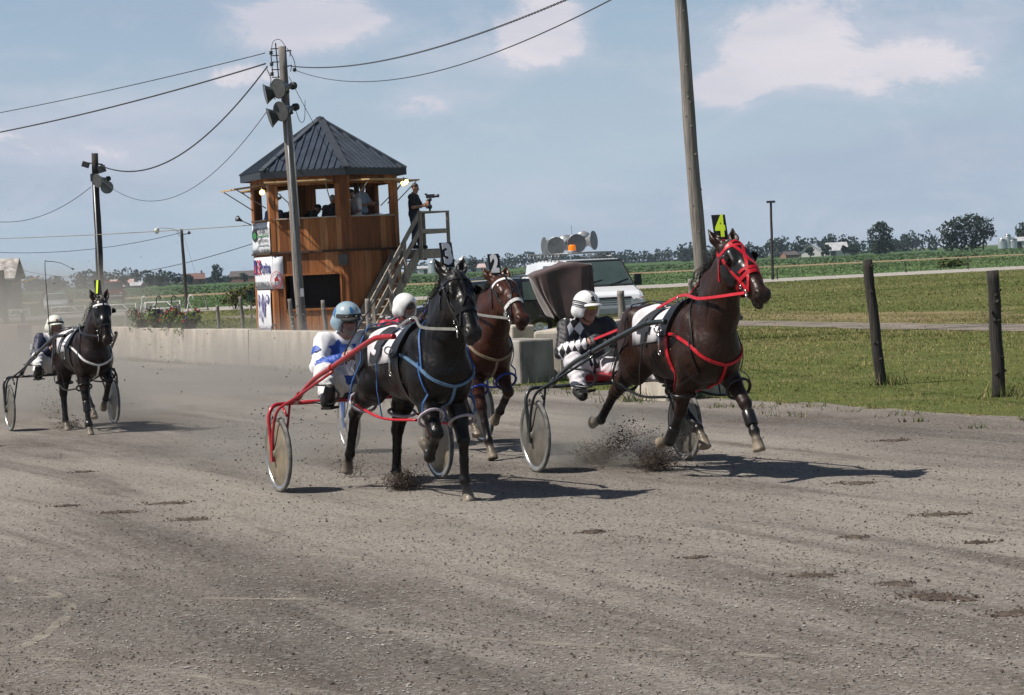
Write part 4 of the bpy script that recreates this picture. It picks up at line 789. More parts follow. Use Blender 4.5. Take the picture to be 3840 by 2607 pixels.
def cloth(root, S, txt, x0=-.40, x1=.10, zlo=1.20, edge=True):
    nu, nv = 12, 26; P = []
    for i in range(nu+1):
        x = x0+(x1-x0)*i/nu; lo = zlo+.05*(i/nu)
        for j in range(nv+1):
            t = -1+2*j/nv; y = -.30*math.sin(t*1.57) if abs(t) < 1 else -.30*t
            z = lo+(1.56-lo)*math.cos(t*1.5)**.55 if abs(t) < 1 else lo
            P.append((x, y*1.02, z))
    Q, g = S.snap(np.array(P), .012); wv = .006*np.sin(Q[:, 0]*40)*np.clip((1.42-Q[:, 2])*4, 0, 1); Q = Q+g*wv[:, None]
    F = [(i*(nv+1)+j, (i+1)*(nv+1)+j, (i+1)*(nv+1)+j+1, i*(nv+1)+j+1) for i in range(nu) for j in range(nv)]
    o = np_mesh('number_cloth', Q, np.array(F), mat('cloth_white', (.70, .68, .64), rough=.85, var=.15, scale=9), root)
    m = o.modifiers.new('thick', 'SOLIDIFY'); m.thickness = .006; m.offset = 1
    for s in (-1, 1):                                       # the numeral lies on both flanks
        vs, fs = text_mb(txt, .50, ((x0+x1)/2-.02, s*.5, 1.40), (-s, 0, 0), (0, s, .0), .001, bold=.022)
        V = np.array(vs); 
        bm = bmesh.new(); bv = [bm.verts.new(v) for v in vs]
        for f in fs:
            try: bm.faces.new([bv[i] for i in f])
            except ValueError: pass
        bm.normal_update(); bmesh.ops.delete(bm, geom=[f for f in bm.faces if f.normal.y*s < .5], context='FACES')
        bmesh.ops.triangulate(bm, faces=bm.faces); 
        for _ in range(3):
            es = [e for e in bm.edges if e.calc_length() > .05]
            if es: bmesh.ops.subdivide_edges(bm, edges=es, cuts=1); bmesh.ops.triangulate(bm, faces=bm.faces)
        vv = np.array([v.co for v in bm.verts])
        if len(vv) == 0: bm.free(); continue
        tt = (vv[:, 2]-zlo)/(1.62-zlo); vv[:, 1] = s*np.clip(.33-np.clip(tt-.55, 0, 1)*.5, .02, .33); q2, g2 = S.snap(vv, .034, 10)
        me = [tuple(v.index for v in f.verts) for f in bm.faces]; bm.verts.index_update(); me = [tuple(v.index for v in f.verts) for f in bm.faces]; bm.free()
        np_mesh('numeral', q2, np.array(me), mat('ink_black', (.012, .012, .014), rough=.7, var=.2), o)
def harness(root, S, P, c):
    """c: colours per piece"""
    k = leather
    mb = MB(); strap(mb, S, [(.22, -.30, 1.30), (.21, -.24, 1.45), (.20, -.12, 1.56), (.20, 0, 1.58), (.20, .12, 1.56), (.21, .24, 1.45), (.22, .30, 1.30)], w=.15, t=.03, off=.014)
    sa = mb.build('saddle', k('black', .3), root)
    for s in (-1, 1):
        mb = MB(); ring(mb, (.20, s*.09, 1.615), .026, .006, (1, 0, 0)); mb.build('terret', metal(), sa)
        mb = MB(); ring(mb, (.24, s*.33, 1.36), .034, .007, (1, 0, .2)); mb.tube([(.22, s*.31, 1.35), (.23, s*.325, 1.17)], .012, n=6); ring(mb, (.23, s*.32, 1.15), .02, .005, (0, 1, 0)); mb.build('shaft_tug', metal(), sa)
    mb = MB(); strap(mb, S, [(.24, -.30, 1.35), (.27, -.30, 1.1), (.28, -.18, .83), (.28, 0, .78), (.28, .18, .83), (.27, .30, 1.1), (.24, .30, 1.35)], w=.055, off=.006, n=6)
    mb.build('girth', k(c.get('girth', 'black')), root)
    mb = MB()
    strap(mb, S, [(.27, -.32, 1.33), (.45, -.29, 1.30), (.64, -.24, 1.22), (.78, -.15, 1.10), (.83, 0, 1.04), (.78, .15, 1.10), (.64, .24, 1.22), (.45, .29, 1.30), (.27, .32, 1.33)], w=.026, t=.010, off=.006)
    strap(mb, S, [(.83, 0, 1.04), (.78, 0, .92), (.66, 0, .83), (.50, 0, .80)], w=.026, off=.006)
    mb.build('breast_collar', k(c['breast']), root)
    mb = MB(); strap(mb, S, [(.70, -.21, 1.16), (.60, -.17, 1.33), (.50, -.12, 1.50), (.45, 0, 1.56), (.50, .12, 1.50), (.60, .17, 1.33), (.70, .21, 1.16)], w=.016, off=.006)
    mb.build('neck_strap', k(c.get('neck', 'black')), root)
    mb = MB(); strap(mb, S, [(.12, 0, 1.58), (-.1, 0, 1.55), (-.4, 0, 1.56), (-.7, 0, 1.54), (-.84, 0, 1.42)], w=.03, off=.022)
    mb.build('back_strap', k('black'), root)
    # overcheck from poll to saddle, reins from the bit through the terrets
    H = S.H; a = H(-.06, 0, -.02)+V3(-.02, 0, .02); b = V3(.20, 0, 1.64)
    pts = [a*(1-t)+b*t+V3(0, 0, -.05*math.sin(t*math.pi)) for t in np.linspace(0, 1, 9)]; mb = MB(); ribbon(mb, pts, [V3(-.5, 0, .8)]*9, .03, .008)
    mb.build('overcheck', k(c.get('check', 'black')), root)
    for s in (-1, 1):
        a = H(.475, s*.088, -.05); b = V3(.20, s*.09, 1.64); hd = V3(*c['hands'][0 if s < 0 else 1])
        m = (a+b)/2+V3(.0, s*.10, -.03); pts = smoothpts([a, m, b, b*.5+hd*.5+V3(0, 0, -.03), hd], 6)
        mb = MB(); ribbon(mb, pts, [V3(.0, s, .3)]*len(pts), .026, .007); mb.build('rein', k(c['rein']), root)
    # hopples: a loop round every forearm and gaskin, joined along each side, hung from the back
    for s, side in ((-1, 'R'), (1, 'L')):
        E, K = [V3(*q) for q in P['legs'][side+'F'][:2]]; St, Hk = [V3(*q) for q in P['legs'][side+'H'][:2]]
        cf = E+(K-E)*.62; ch = St+(Hk-St)*.60; mb = MB(); af = unit(K-E); ah = unit(Hk-St)
        af = unit(af+V3(.3, 0, 0)); ah = unit(ah+V3(.35, 0, 0))
        ring(mb, cf+V3(.02, s*.01, 0), .105, .014, af, 20); mb.build('hopple_loop', k(c.get('loop', 'black')), root)
        mb = MB(); ring(mb, ch, .118, .014, ah, 20); mb.build('hopple_loop', k(c.get('loop', 'black')), root)
        a = cf+V3(-.10, s*.09, -.02); b = ch+V3(.10, s*.10, -.02); mid = (a+b)/2+V3(0, s*.03, -.05)
        mb = MB(); mb.tube(smoothpts([a, mid, b], 6), .013, n=6); mb.build('hopple_strap', k(c.get('hopple', 'black')), root)
        for x0, tgt in ((-.50, ch+V3(.02, s*.14, .02)), (-.12, mid), (.62, cf+V3(.06, s*.10, .06))):
            top = [(x0, s*.05, 1.57), (x0, s*.20, 1.48), (x0, s*.28, 1.25)] if x0 < .4 else [(x0, s*.20, 1.25), (x0+.06, s*.20, 1.10), (x0+.08, s*.18, .98)]
            q, g = S.snap(np.array(smoothpts(top, 4)), .024 if x0 < 0 else .012); q = list(q)+[q[-1]*.5+tgt*.5+V3(0, s*.02, 0), tgt]; g = list(g)+[g[-1]]*2
            mb = MB(); ribbon(mb, q, g, .015, .006); mb.build('hopple_hanger', k(c.get('hang', 'black')), root)
    for L, i0, fr in c.get('boots', ()):
        J = [V3(*q) for q in P['legs'][L]]; a, b = J[i0], J[i0+1]; pa, pb = a+(b-a)*fr[0], a+(b-a)*fr[1]
        MB().tube([pa, pa+(pb-pa)*.1, pb-(pb-pa)*.1, pb], [.046, .054, .056, .048], n=12).build('leg_boot', leather('black', .25), root)
# ------------------------------------------------------------------ sulky
def paint(c): return mat('tube_'+c, {'red': (.36, .012, .018), 'dark': (.022, .027, .026), 'black': (.012, .012, .013), 'blue': (.05, .12, .35)}[c], rough=.28, var=.2, scale=12, spec=.5, coat=.4)
def wheel(root, y, R, disc, rnd):
    w = empty('wheel', (0, y, R)); w.parent = root; w.rotation_euler = (rad(90), 0, 0)
    prof = [(R-.026+.021*math.cos(a), .019*math.sin(a)) for a in np.linspace(0, 2*math.pi, 11)]
    MB().lathe(prof, n=48, capb=False, capt=False).build('tyre', mat('tyre_rubber', (.16, .155, .145), rough=.85, var=.5, scale=14), w)
    MB().lathe([(R-.034, -.013), (R-.058, -.016), (R-.058, .016), (R-.034, .013)], n=48, capb=False, capt=False).build('rim', mat('rim_alloy', (.55, .54, .52), rough=.3, metal=.9, var=.2), w)
    MB().lathe([(R-.058, -.006), (R-.09, -.016), (.10, -.030), (.04, -.045), (.035, -.06), (.0, -.06)], n=48, capt=False, capb=False).lathe([(0, .06), (.035, .06), (.04, .045), (.10, .030), (R-.09, .016), (R-.058, .006)], n=48, capt=False, capb=False).build('wheel_disc', mat('disc_'+disc, {'tan': (.21, .172, .118), 'smoke': (.13, .118, .10), 'grey': (.27, .26, .245)}[disc], rough=.38, var=.5, scale=5, coat=.15, detail=9), w)
def sulky(root, c, disc, R=.348, hx=1.45, seatc='black'):
    T = paint(c); rnd = random.Random(1)
    fr = MB()
    zc, W2 = .775, .76
    for s in (-1, 1):
        arch = smoothpts([(0, s*(W2+.055), R), (-.03, s*(W2+.058), .55), (-.06, s*(W2+.05), .68), (-.08, s*(W2-.01), .765), (-.09, s*.62, zc), (-.09, s*.50, zc)], 5)
        fr.tube(arch, .018, n=8)
        fr.tube([(-.09, s*.60, zc), (0, s*(W2-.06), R)], .012); fr.tube([(-.06, s*(W2-.08), zc-.02), (.06, s*(W2-.075), zc-.10)], .012)
        fr.box((0, s*(W2+.055), R-.02), (.05, .03, .10))
        fr.tube([(0, s*(W2-.07), R), (0, s*(W2+.07), R)], .012)
        fr.tube(smoothpts([(.88, s*.53, 1.075), (.30, s*.68, .84), (.14, s*.79, .735), (.05, s*(W2+.055), .55), (0, s*(W2+.055), R)], 5), .013)
    fr.tube([(-.09, -.5, zc), (-.16, -.2, zc-.005), (-.16, .2, zc-.005), (-.09, .5, zc)], .019)
    for s in (-1, 1): fr.tube([(-.16, s*.14, zc), (-.36, s*.13, zc-.015)], .013)
    fr.build('frame', T, root)
    for s in (-1, 1):
        sh = smoothpts([(-.09, s*.56, zc+.005), (.40, s*.545, .985), (.92, s*.52, 1.13), (hx+.13, s*.445, 1.335), (hx+.29, s*.40, 1.365), (hx+.45, s*.355, 1.37)], 6)
        shf = MB().tube(sh, .023, n=10).build('shaft', T, root)
        MB().tube([Vector(sh[0])+Vector((.02, 0, .01)), Vector(sh[0])+Vector((.17, 0, .075))], .031, n=10).build('clamp', T, shf); MB().tube([Vector(sh[11])-Vector((.03, 0, .01)), Vector(sh[11])+Vector((.03, 0, .01))], .029, n=10).build('clamp', paint('black') if c != 'red' else T, shf)
        st = MB(); st.tube(smoothpts([(.34, s*.53, .95), (.46, s*.42, .93), (.52, s*.36, .86), (.46, s*.40, .78), (.30, s*.50, .79)], 5), .011); st.bar((.40, s*.36, .745), (.48, s*.47, .74), .10, .02)
        st.build('foot_rest', paint('black'), root)
    s_ = Solid(.05); s_.ell((-.32, 0, zc+.045), (.22, .20, .045)); s_.cone((-.52, -.13, zc+.08), (-.52, .13, zc+.08), .04)
    V, F = s_.mesh(.012); np_mesh('seat', V, F, mat('seat_'+seatc, {'black': (.015, .014, .014), 'red': (.42, .012, .018)}[seatc], rough=.5, var=.3), root)
    for s in (-1, 1): wheel(root, s*W2, R, disc, rnd)
# ------------------------------------------------------------------ people
SKIN = mat('skin', (.40, .20, .14), rough=.5, var=.25, scale=8, attr='Col')
SKINC = [(.42, .215, .15), (.02, .012, .010), (.24, .085, .07), (.26, .23, .21), (.34, .15, .11)]      # skin, eye, lips, grey stubble, flushed
def frame3(fwd, up=(0, 0, 1)):
    f = unit(fwd); up = np.asarray(up, float); u = unit(up-f*(up@f)); return f, np.cross(u, f), u          # forward, left, up
def add_head(S, c, fwd, beard=False, k=1.0):
    f, l, u = frame3(fwd); R = np.stack([f, l, u], 1); q = lambda a, b, d: c+(f*a+l*b+u*d)*k
    S.ell(q(-.01, 0, .03), (.095*k, .076*k, .098*k), R=R, k=.03)
    S.cone(q(.03, 0, -.02), q(.055, 0, -.085), .062*k, .036*k, k=.04, z=3 if beard else 0)
    for s in (-1, 1):
        S.cone(q(-.02, s*.045, -.04), q(.04, s*.022, -.092), .030*k, .024*k, k=.03, z=3 if beard else 0)
        S.ell(q(.065, s*.038, -.022), (.024*k, .024*k, .020*k), k=.02, z=4)                 # cheekbone
        S.ell(q(.086, s*.032, .012), (.014*k, .017*k, .011*k), k=.008, z=1, sub=True)       # eye socket
        S.ell(q(-.01, s*.078, -.005), (.022*k, .010*k, .032*k), R=R, k=.01)                 # ear
    S.cone(q(.078, -.03, .033), q(.078, .03, .033), .014*k, k=.015)                         # brow
    S.cone(q(.088, 0, .015), q(.112, 0, -.028), .010*k, .015*k, k=.015, z=4)                # nose
    S.cone(q(.086, -.018, -.062), q(.086, .018, -.062), .010*k, k=.006, z=2)                # mouth
    S.cone(q(.07, 0, -.10), q(.07, 0, -.095), .022*k, k=.02, z=3 if beard else 0)
    return q
def add_hand(S, w, d, a, n, curl=1.0, z=0):
    """w wrist, d along the palm, a towards the thumb, n out of the back of the hand"""
    d, a, n = unit(d), unit(a), unit(n); R = np.stack([d, a, n], 1)
    S.ell(w+d*.048, (.050, .042, .021), R=R, k=.015, z=z)
    for i, ln in enumerate((.92, 1.0, .95, .78)):
        b = w+d*.085+a*(.031-.0205*i); p1 = b+d*(.040*ln*(1-.35*curl))-n*(.020*curl+.004); p2 = p1+d*(.026*ln*(1-1.4*curl))-n*(.026*curl+.004); p3 = p2+d*(.02*ln*(1-2.0*curl))-n*(.012*curl)
        S.chain([b, p1, p2, p3], [.0115, .0105, .0095, .0085], k=.006, z=z)
    t0 = w+d*.030+a*.036; t1 = t0+d*.030+a*.014-n*.012; t2 = t1+d*.028-a*.006*curl-n*(.012+.006*curl); S.chain([t0, t1, t2], [.015, .0125, .0105], k=.01, z=z)
def limb_w(J): return J
def person(root, J, O, h=.010):
    """J joints in root space; O outfit"""
    g = O.get('girth', 1.0); S = Solid(.05)
    pel, che, nek, hd = V3(*J['pelvis']), V3(*J['chest']), V3(*J['neck']), V3(*J['head'])
    tf, tl, tu = frame3(J['face_body'], che-pel); R = np.stack([tf, tl, tu], 1)
    tors = [('e', pel, (.125*g, .165, .12)), ('e', (pel+che)/2, (.125*g, .155, .16)), ('e', che, (.125*g, .175, .17)), ]
    for _, c, r in tors: S.ell(c, r, R=R, k=.08)
    S.cone(nek-tu*.06, hd-tu*.06, .062, .056, k=.05)
    for s, sd_ in ((-1, 'r'), (1, 'l')):
        sh, el, wr = V3(*J['sh_'+sd_]), V3(*J['el_'+sd_]), V3(*J['wr_'+sd_]); S.cone(nek-tu*.02, sh, .05, .06, k=.06); S.chain([sh, el, wr], [.062, .046, .031], k=.03)
        dd = unit(wr-el); add_hand(S, wr, J.get('hd_'+sd_, dd), J['th_'+sd_], J['bk_'+sd_], O.get('curl', 1.0))
        hp, kn, an = V3(*J['hp_'+sd_]), V3(*J['kn_'+sd_]), V3(*J['an_'+sd_]); S.chain([hp, kn, an], [.092*g, .062, .044], k=.05)
        S.chain([an, V3(*J['to_'+sd_])], [.045, .035], k=.03)
    q = add_head(S, hd, J['face'], O.get('beard', False))
    V, F = S.mesh(h); sc = list(SKINC); t = O.get('tone', 1.0); sc = [tuple(x*t for x in c) for c in sc]
    np_mesh('body', V, F, SKIN, root, cols=S.near(V, soft=.006, cols=dict(enumerate(sc))))
    # jacket / shirt
    jk = Solid(.05); e = O.get('ease', .020); sleeve = O.get('sleeve', 1.0)
    for _, c, r in tors: jk.ell(c, np.array(r)+e, R=R, k=.08)
    jk.cone(nek-tu*.05, nek+tu*O.get('collar', .005), .085, .068, k=.03, z=1)
    for s, sd_ in ((-1, 'r'), (1, 'l')):
        sh, el, wr = V3(*J['sh_'+sd_]), V3(*J['el_'+sd_]), V3(*J['wr_'+sd_]); jk.cone(nek-tu*.03, sh, .06, .07+e*.6, k=.06, z=2)
        if sleeve > .9: jk.cone(sh, el, .064+e, .052+e, k=.04, z=3); jk.cone(el, el+(wr-el)*.93, .052+e, .036+e*.6, k=.03, z=4); jk.cone(el+(wr-el)*.90, el+(wr-el)*.97, .043, .041, k=.006, z=5)
        else: m = sh+(el-sh)*.75; jk.cone(sh, m, .064+e, .062+e, k=.04, z=3)
    jk.ell(pel+tu*.0, np.array((.128*g, .170, .09))+e, R=R, k=.06, z=6)
    rj = np.random.default_rng(5); V, F = jk.mesh(h); V0 = V; nrm = jk.grad(V); nrm /= np.maximum(np.linalg.norm(nrm, axis=1, keepdims=True), 1e-6)
    zones = jk.near(V)
    fold = sum(np.sin(V @ rj.normal(0, 1, 3)*rj.uniform(35, 80)+rj.uniform(0, 6)) for _ in range(5))/5; V = V+nrm*(fold*.010)[:, None]
    if 'zone_fn' in O: zones = O['zone_fn'](V0, zones)
    fz = zones[F[:, 0]]; fm = O['jacket']; mats = []; mi = np.zeros(len(F), int)
    for zz in range(8):
        m = fm[zz] if isinstance(fm, dict) and zz in fm else (fm['d'] if isinstance(fm, dict) else fm)
        if m not in mats: mats.append(m)
        mi[fz == zz] = mats.index(m)
    jo = np_mesh(O.get('top', 'jacket'), V, F, mats, root, mi=mi); jo_solid = jk
    # trousers and boots
    tr = Solid(.05); e2 = .018; tr.ell(pel-tu*.02, np.array((.125*g, .165, .11))+e2*.7, R=R, k=.06)
    for s, sd_ in ((-1, 'r'), (1, 'l')):
        hp, kn, an, to = V3(*J['hp_'+sd_]), V3(*J['kn_'+sd_]), V3(*J['an_'+sd_]), V3(*J['to_'+sd_])
        tr.chain([hp, kn, kn+(an-kn)*.9], [.095*g+e2, .068+e2, .050+e2], k=.05); b2 = O.get('boot_h', .35)
        bt = Solid(.03); bt.cone(kn+(an-kn)*(1-b2), an, .062, .062, k=.03); bt.cone(an, to, .058, .046, k=.03); bt.cone(an-unit(to-an)*.03-unit(kn-an)*.02, to, .045, .040, k=.03); Vb, Fb = bt.mesh(h); np_mesh('boot', Vb, Fb, O['boots'], root)
    V, F = tr.mesh(h); nrm = tr.grad(V); nrm /= np.maximum(np.linalg.norm(nrm, axis=1, keepdims=True), 1e-6)
    fold = sum(np.sin(V @ rj.normal(0, 1, 3)*rj.uniform(30, 75)+rj.uniform(0, 6)) for _ in range(5))/5; V = V+nrm*(fold*.012)[:, None]
    np_mesh('trousers', V, F, O['trousers'], root)
    return S, q, jo, jo_solid
def star(n=5, r=1.0, ri=.42, rot=math.pi/2): return [((r if i % 2 == 0 else ri)*math.cos(rot+math.pi*i/n), (r if i % 2 == 0 else ri)*math.sin(rot+math.pi*i/n)) for i in range(2*n)]
def patch(S, poly, o, ex, ey, m, parent, name, off=.010, sub=3):
    """flat emblem sewn on: polygon laid onto the garment's surface"""
    bm = bmesh.new(); vs = [bm.verts.new(V3(*o)+np.asarray(ex)*p[0]+np.asarray(ey)*p[1]) for p in poly]; c = bm.verts.new(V3(*o))
    for i in range(len(vs)): bm.faces.new((c, vs[i], vs[(i+1) % len(vs)]))
    for _ in range(sub):
        es = [e for e in bm.edges if e.calc_length() > .025]
        if es: bmesh.ops.subdivide_edges(bm, edges=es, cuts=1); bmesh.ops.triangulate(bm, faces=bm.faces)
    bm.verts.index_update(); V = np.array([v.co for v in bm.verts]); F = np.array([[v.index for v in f.verts] for f in bm.faces]); bm.free()
    Q, g = S.snap(V, off, 8); return np_mesh(name, Q, F, m, parent)
def helmet(root, c, fwd, shell, trim, peak, k=1.0, visor_band=None):
    """open-face helmet with padded edge and peak"""
    f, l, u = frame3(fwd); R = np.stack([f, l, u], 1); q = lambda a, b, d: c+(f*a+l*b+u*d)*k
    S = Solid(.02); S.ell(q(-.012, 0, .035), (.142*k, .122*k, .130*k), R=R, k=.02); S.cone(q(-.03, -.085, -.03), q(-.035, .085, -.03), .065*k, k=.04)
    for s in (-1, 1): S.ell(q(-.01, s*.088, -.055), (.07*k, .03*k, .055*k), R=R, k=.03)
    S.ell(q(.14, 0, -.055), (.135*k, .083*k, .118*k), R=R, k=.02, sub=True, z=1); S.ell(q(-.01, 0, -.155), (.15*k, .16*k, .085*k), R=R, k=.015, sub=True, z=1)
    S.ell(q(-.01, 0, .0), (.115*k, .095*k, .11*k), R=R, k=.01, sub=True, z=1)
    V, F = S.mesh(.009); zz = S.near(V)[F[:, 0]]
    o = np_mesh('helmet', V, F, [shell, trim], root, mi=(zz == 1).astype(int))
    if peak is not None:
        vs = []; n = 12
        for j, (rr, dz) in enumerate(((.128, .0), (.165, -.006), (.185, -.018), (.183, -.024), (.150, -.014), (.126, -.008))):
            for i in range(n+1):
                a = -1.05+2.1*i/n; s_ = math.cos(a*.85); vs.append(q(rr*math.cos(a) if j in (0, 5) else .118*math.cos(a)+(rr-.118)*s_, .108*math.sin(a), .052+dz-.02*(1-math.cos(a))))
        fs = [(j*(n+1)+i, j*(n+1)+i+1, (j+1)*(n+1)+i+1, (j+1)*(n+1)+i) for j in range(5) for i in range(n)]
        MB().add(vs, fs, True).build('peak', peak, o)
    mb = MB()
    for s in (-1, 1): mb.tube(smoothpts([q(.02, s*.083, -.05), q(.035, s*.062, -.10), q(.055, s*.02, -.128)], 4), .006, n=6)
    mb.tube([q(.055, -.02, -.128), q(.055, .02, -.128)], .006, n=6); mb.build('chin_strap', leather('black'), o)
    if visor_band is not None:
        mb = MB(); pts = [q(.133*math.cos(a)-.012, .118*math.sin(a), .062-.02*(1-math.cos(a))) for a in np.linspace(-1.25, 1.25, 13)]; ribbon(mb, pts, [unit(p-c) for p in pts], .03, .008); mb.build('peak_band', visor_band, o)
    return o, q, S
def glasses(root, q, lens, frame, k=1.0):
    mb = MB()
    vs = []; n = 10
    for zz_ in (.034, .020, .0, -.012):
        for i in range(n+1):
            a = -1.15+2.3*i/n; vs.append(q((.092+.018*math.cos(a))-.03*abs(math.sin(a))**2, .066*math.sin(a), zz_-(.006 if abs(a) < .15 and zz_ < .01 else 0)))
    mb.add(vs, [(j*(n+1)+i, j*(n+1)+i+1, (j+1)*(n+1)+i+1, (j+1)*(n+1)+i) for j in range(3) for i in range(n)], True)
    o = mb.build('glasses', lens, root); s = o.modifiers.new('t', 'SOLIDIFY'); s.thickness = .003
    fb = MB()
    for sd_ in (-1, 1): fb.tube([q(.075, sd_*.066, .02), q(-.02, sd_*.082, .018)], .0035, n=6)
    fb.tube([q((.092+.018*math.cos(a))-.03*abs(math.sin(a))**2+.002, .066*math.sin(a), .035) for a in np.linspace(-1.15, 1.15, 11)], .0035, n=6)
    fb.build('glasses_frame', frame, o); return o
DRIVER = dict(pelvis=(-.24, 0, .925), chest=(-.27, 0, 1.17), neck=(-.235, 0, 1.345), head=(-.155, .0, 1.475), face_body=(1, 0, .1), face=(1, 0, -.12),
  sh_r=(-.24, -.20, 1.295), sh_l=(-.24, .20, 1.295), el_r=(-.10, -.315, 1.075), el_l=(-.08, .315, 1.075), wr_r=(.10, -.16, 1.15), wr_l=(.13, .13, 1.14),
  th_r=(.1, .25, .95), th_l=(.1, -.25, .95), bk_r=(.3, -.85, .2), bk_l=(.3, .85, .2),
  hp_r=(-.20, -.105, .90), hp_l=(-.20, .105, .90), kn_r=(.11, -.335, 1.03), kn_l=(.15, .31, 1.02), an_r=(.36, -.405, .80), an_l=(.42, .40, .80), to_r=(.47, -.42, .90), to_l=(.53, .42, .90))
# ------------------------------------------------------------------ judges' tower
TC = np.array([-5.25, 70.2]); TR = 2.17; TN0 = rad(-10.2)             # centre, circumradius, heading of the middle face (from -Y, to the right)
WOOD = [mat('cedar_%d' % i, c, rough=.62, var=.48, scale=3.2, stretch=(6, 6, .45), detail=7, lo=.3, hi=.7, spec=.3, bump=.15, bscale=20) for i, c in enumerate([(.34, .122, .036), (.43, .168, .056), (.23, .078, .024), (.37, .14, .044), (.47, .205, .078)])]
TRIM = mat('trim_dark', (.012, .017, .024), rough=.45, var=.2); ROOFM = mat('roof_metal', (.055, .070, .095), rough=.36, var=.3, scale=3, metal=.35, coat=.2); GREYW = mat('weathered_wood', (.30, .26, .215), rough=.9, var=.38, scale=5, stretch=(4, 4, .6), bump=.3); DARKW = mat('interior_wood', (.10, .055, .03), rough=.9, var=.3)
tower = empty('judges_tower', (TC[0], TC[1], 0), TN0, 'orange brown wooden six sided judges tower with a dark metal roof', 'tower')
def face_frame(i):
    """tower-local: face i (0 = middle, 1 = right, -1 = left): centre, outward, tangent (to the viewer's right)"""
    a = rad(60*i); n_ = np.array([math.sin(a), -math.cos(a), 0]); t_ = np.array([math.cos(a), math.sin(a), 0]); return n_*TR*math.cos(rad(30)), n_, t_
def fpt(i, t, o, z): c, n_, t_ = face_frame(i); return c+t_*t+n_*o+np.array([0, 0, z])
rw = random.Random(5); HS = TR/2
def planks(mb, i, t0, t1, z0, z1, th=.05, pitch=.235, off=0.0):
    c, n_, t_ = face_frame(i); t = t0
    while t < t1-1e-6:
        e = min(t+pitch, t1); mb.cm = rw.randrange(5); g = .0035
        mb.prism([(t+g, z0), (e-g, z0), (e-g, z1), (t+g, z1)], c+n_*(off-th), t_, (0, 0, 1), n_, th+rw.uniform(0, .006)); t = e
def tw(mb, name, m, bevel=0): return mb.build(name, m, tower, bevel=bevel)
ZB, ZS, ZT, ZE = 2.53, 3.50, 4.44, 4.72
for i in range(-1, 5):
    mb = MB()
    if i == 0: planks(mb, i, -HS, -.75, 0, ZB); planks(mb, i, .86, HS, 0, ZB); planks(mb, i, -.75, .86, 0, .90); planks(mb, i, -.75, .86, 1.90, ZB)
    else: planks(mb, i, -HS, HS, 0, ZB)
    tw(mb, 'lower_wall', WOOD)
    mb = MB(); w0, w1 = (-.86, .80) if i == 0 else ((-.86, .78) if i == 1 else (-.80, .72))
    zs = ZS if i < 2 else 3.55
    planks(mb, i, -HS, HS, ZB+.06, zs); planks(mb, i, -HS, HS, ZT, ZE+.02); planks(mb, i, -HS, w0, zs, ZT, pitch=.30); planks(mb, i, w1, HS, zs, ZT, pitch=.34)
    tw(mb, 'upper_wall', WOOD)
    mb = MB(); mb.bar(fpt(i, w0-.06, .02, zs+.015), fpt(i, w1+.06, .02, zs+.015), .16, .035); tw(mb, 'window_sill', mat('sill_wood', (.42, .36, .28), rough=.8, var=.3))
    mb = MB(); mb.bar(fpt(i, -HS-.02, .03, ZB+.03), fpt(i, HS+.02, .03, ZB+.03), .09, .055); tw(mb, 'floor_band', mat('band_dark', (.05, .028, .016), rough=.8))
    c, n_, t_ = face_frame(i); mb = MB(); cn = fpt(i, HS, 0, 0); d = unit(cn); cn = d*(TR+.012)
    mb.cm = rw.randrange(5); s_ = np.array([-d[1], d[0], 0])
    for z0, z1 in ((0, ZB-.01), (ZB+.07, ZE)): mb.prism([(-.115, -.055), (0, .012), (.115, -.055), (.115, -.085), (-.115, -.085)], (cn[0], cn[1], z0), s_, d, (0, 0, 1), z1-z0)
    tw(mb, 'corner_board', WOOD)
mb = MB()
c, n_, t_ = face_frame(0)
for a, b in (((-.77, .93), (.88, .93)), ((-.77, 1.93), (.88, 1.93))): mb.bar(fpt(0, a[0], .03, a[1]), fpt(0, b[0], .03, b[1]), .05, .06)
for x in (-.77, .88): mb.bar(fpt(0, x, .03, .93), fpt(0, x, .03, 1.93), .05, .07, up=n_)
tw(mb, 'hatch_frame', WOOD[0])
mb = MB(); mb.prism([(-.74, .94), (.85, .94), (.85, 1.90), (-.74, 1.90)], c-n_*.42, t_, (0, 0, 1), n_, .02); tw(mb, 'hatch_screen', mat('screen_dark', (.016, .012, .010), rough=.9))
hexa = [(TR*.985*math.sin(rad(60*k+30)), -TR*.985*math.cos(rad(60*k+30))) for k in range(6)]
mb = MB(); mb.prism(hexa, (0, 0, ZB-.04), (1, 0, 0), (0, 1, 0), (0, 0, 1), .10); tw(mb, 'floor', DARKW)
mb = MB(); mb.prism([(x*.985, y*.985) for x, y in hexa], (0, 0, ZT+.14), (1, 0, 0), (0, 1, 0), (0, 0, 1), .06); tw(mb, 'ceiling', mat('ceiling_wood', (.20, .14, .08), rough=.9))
mb = MB()
for x, y in ((-.95, .55), (.75, .95), (.1, 1.55)): mb.box((x, y, (ZB+ZT)/2+.1), (.13, .13, ZT-ZB+.05))
tw(mb, 'inner_post', DARKW)
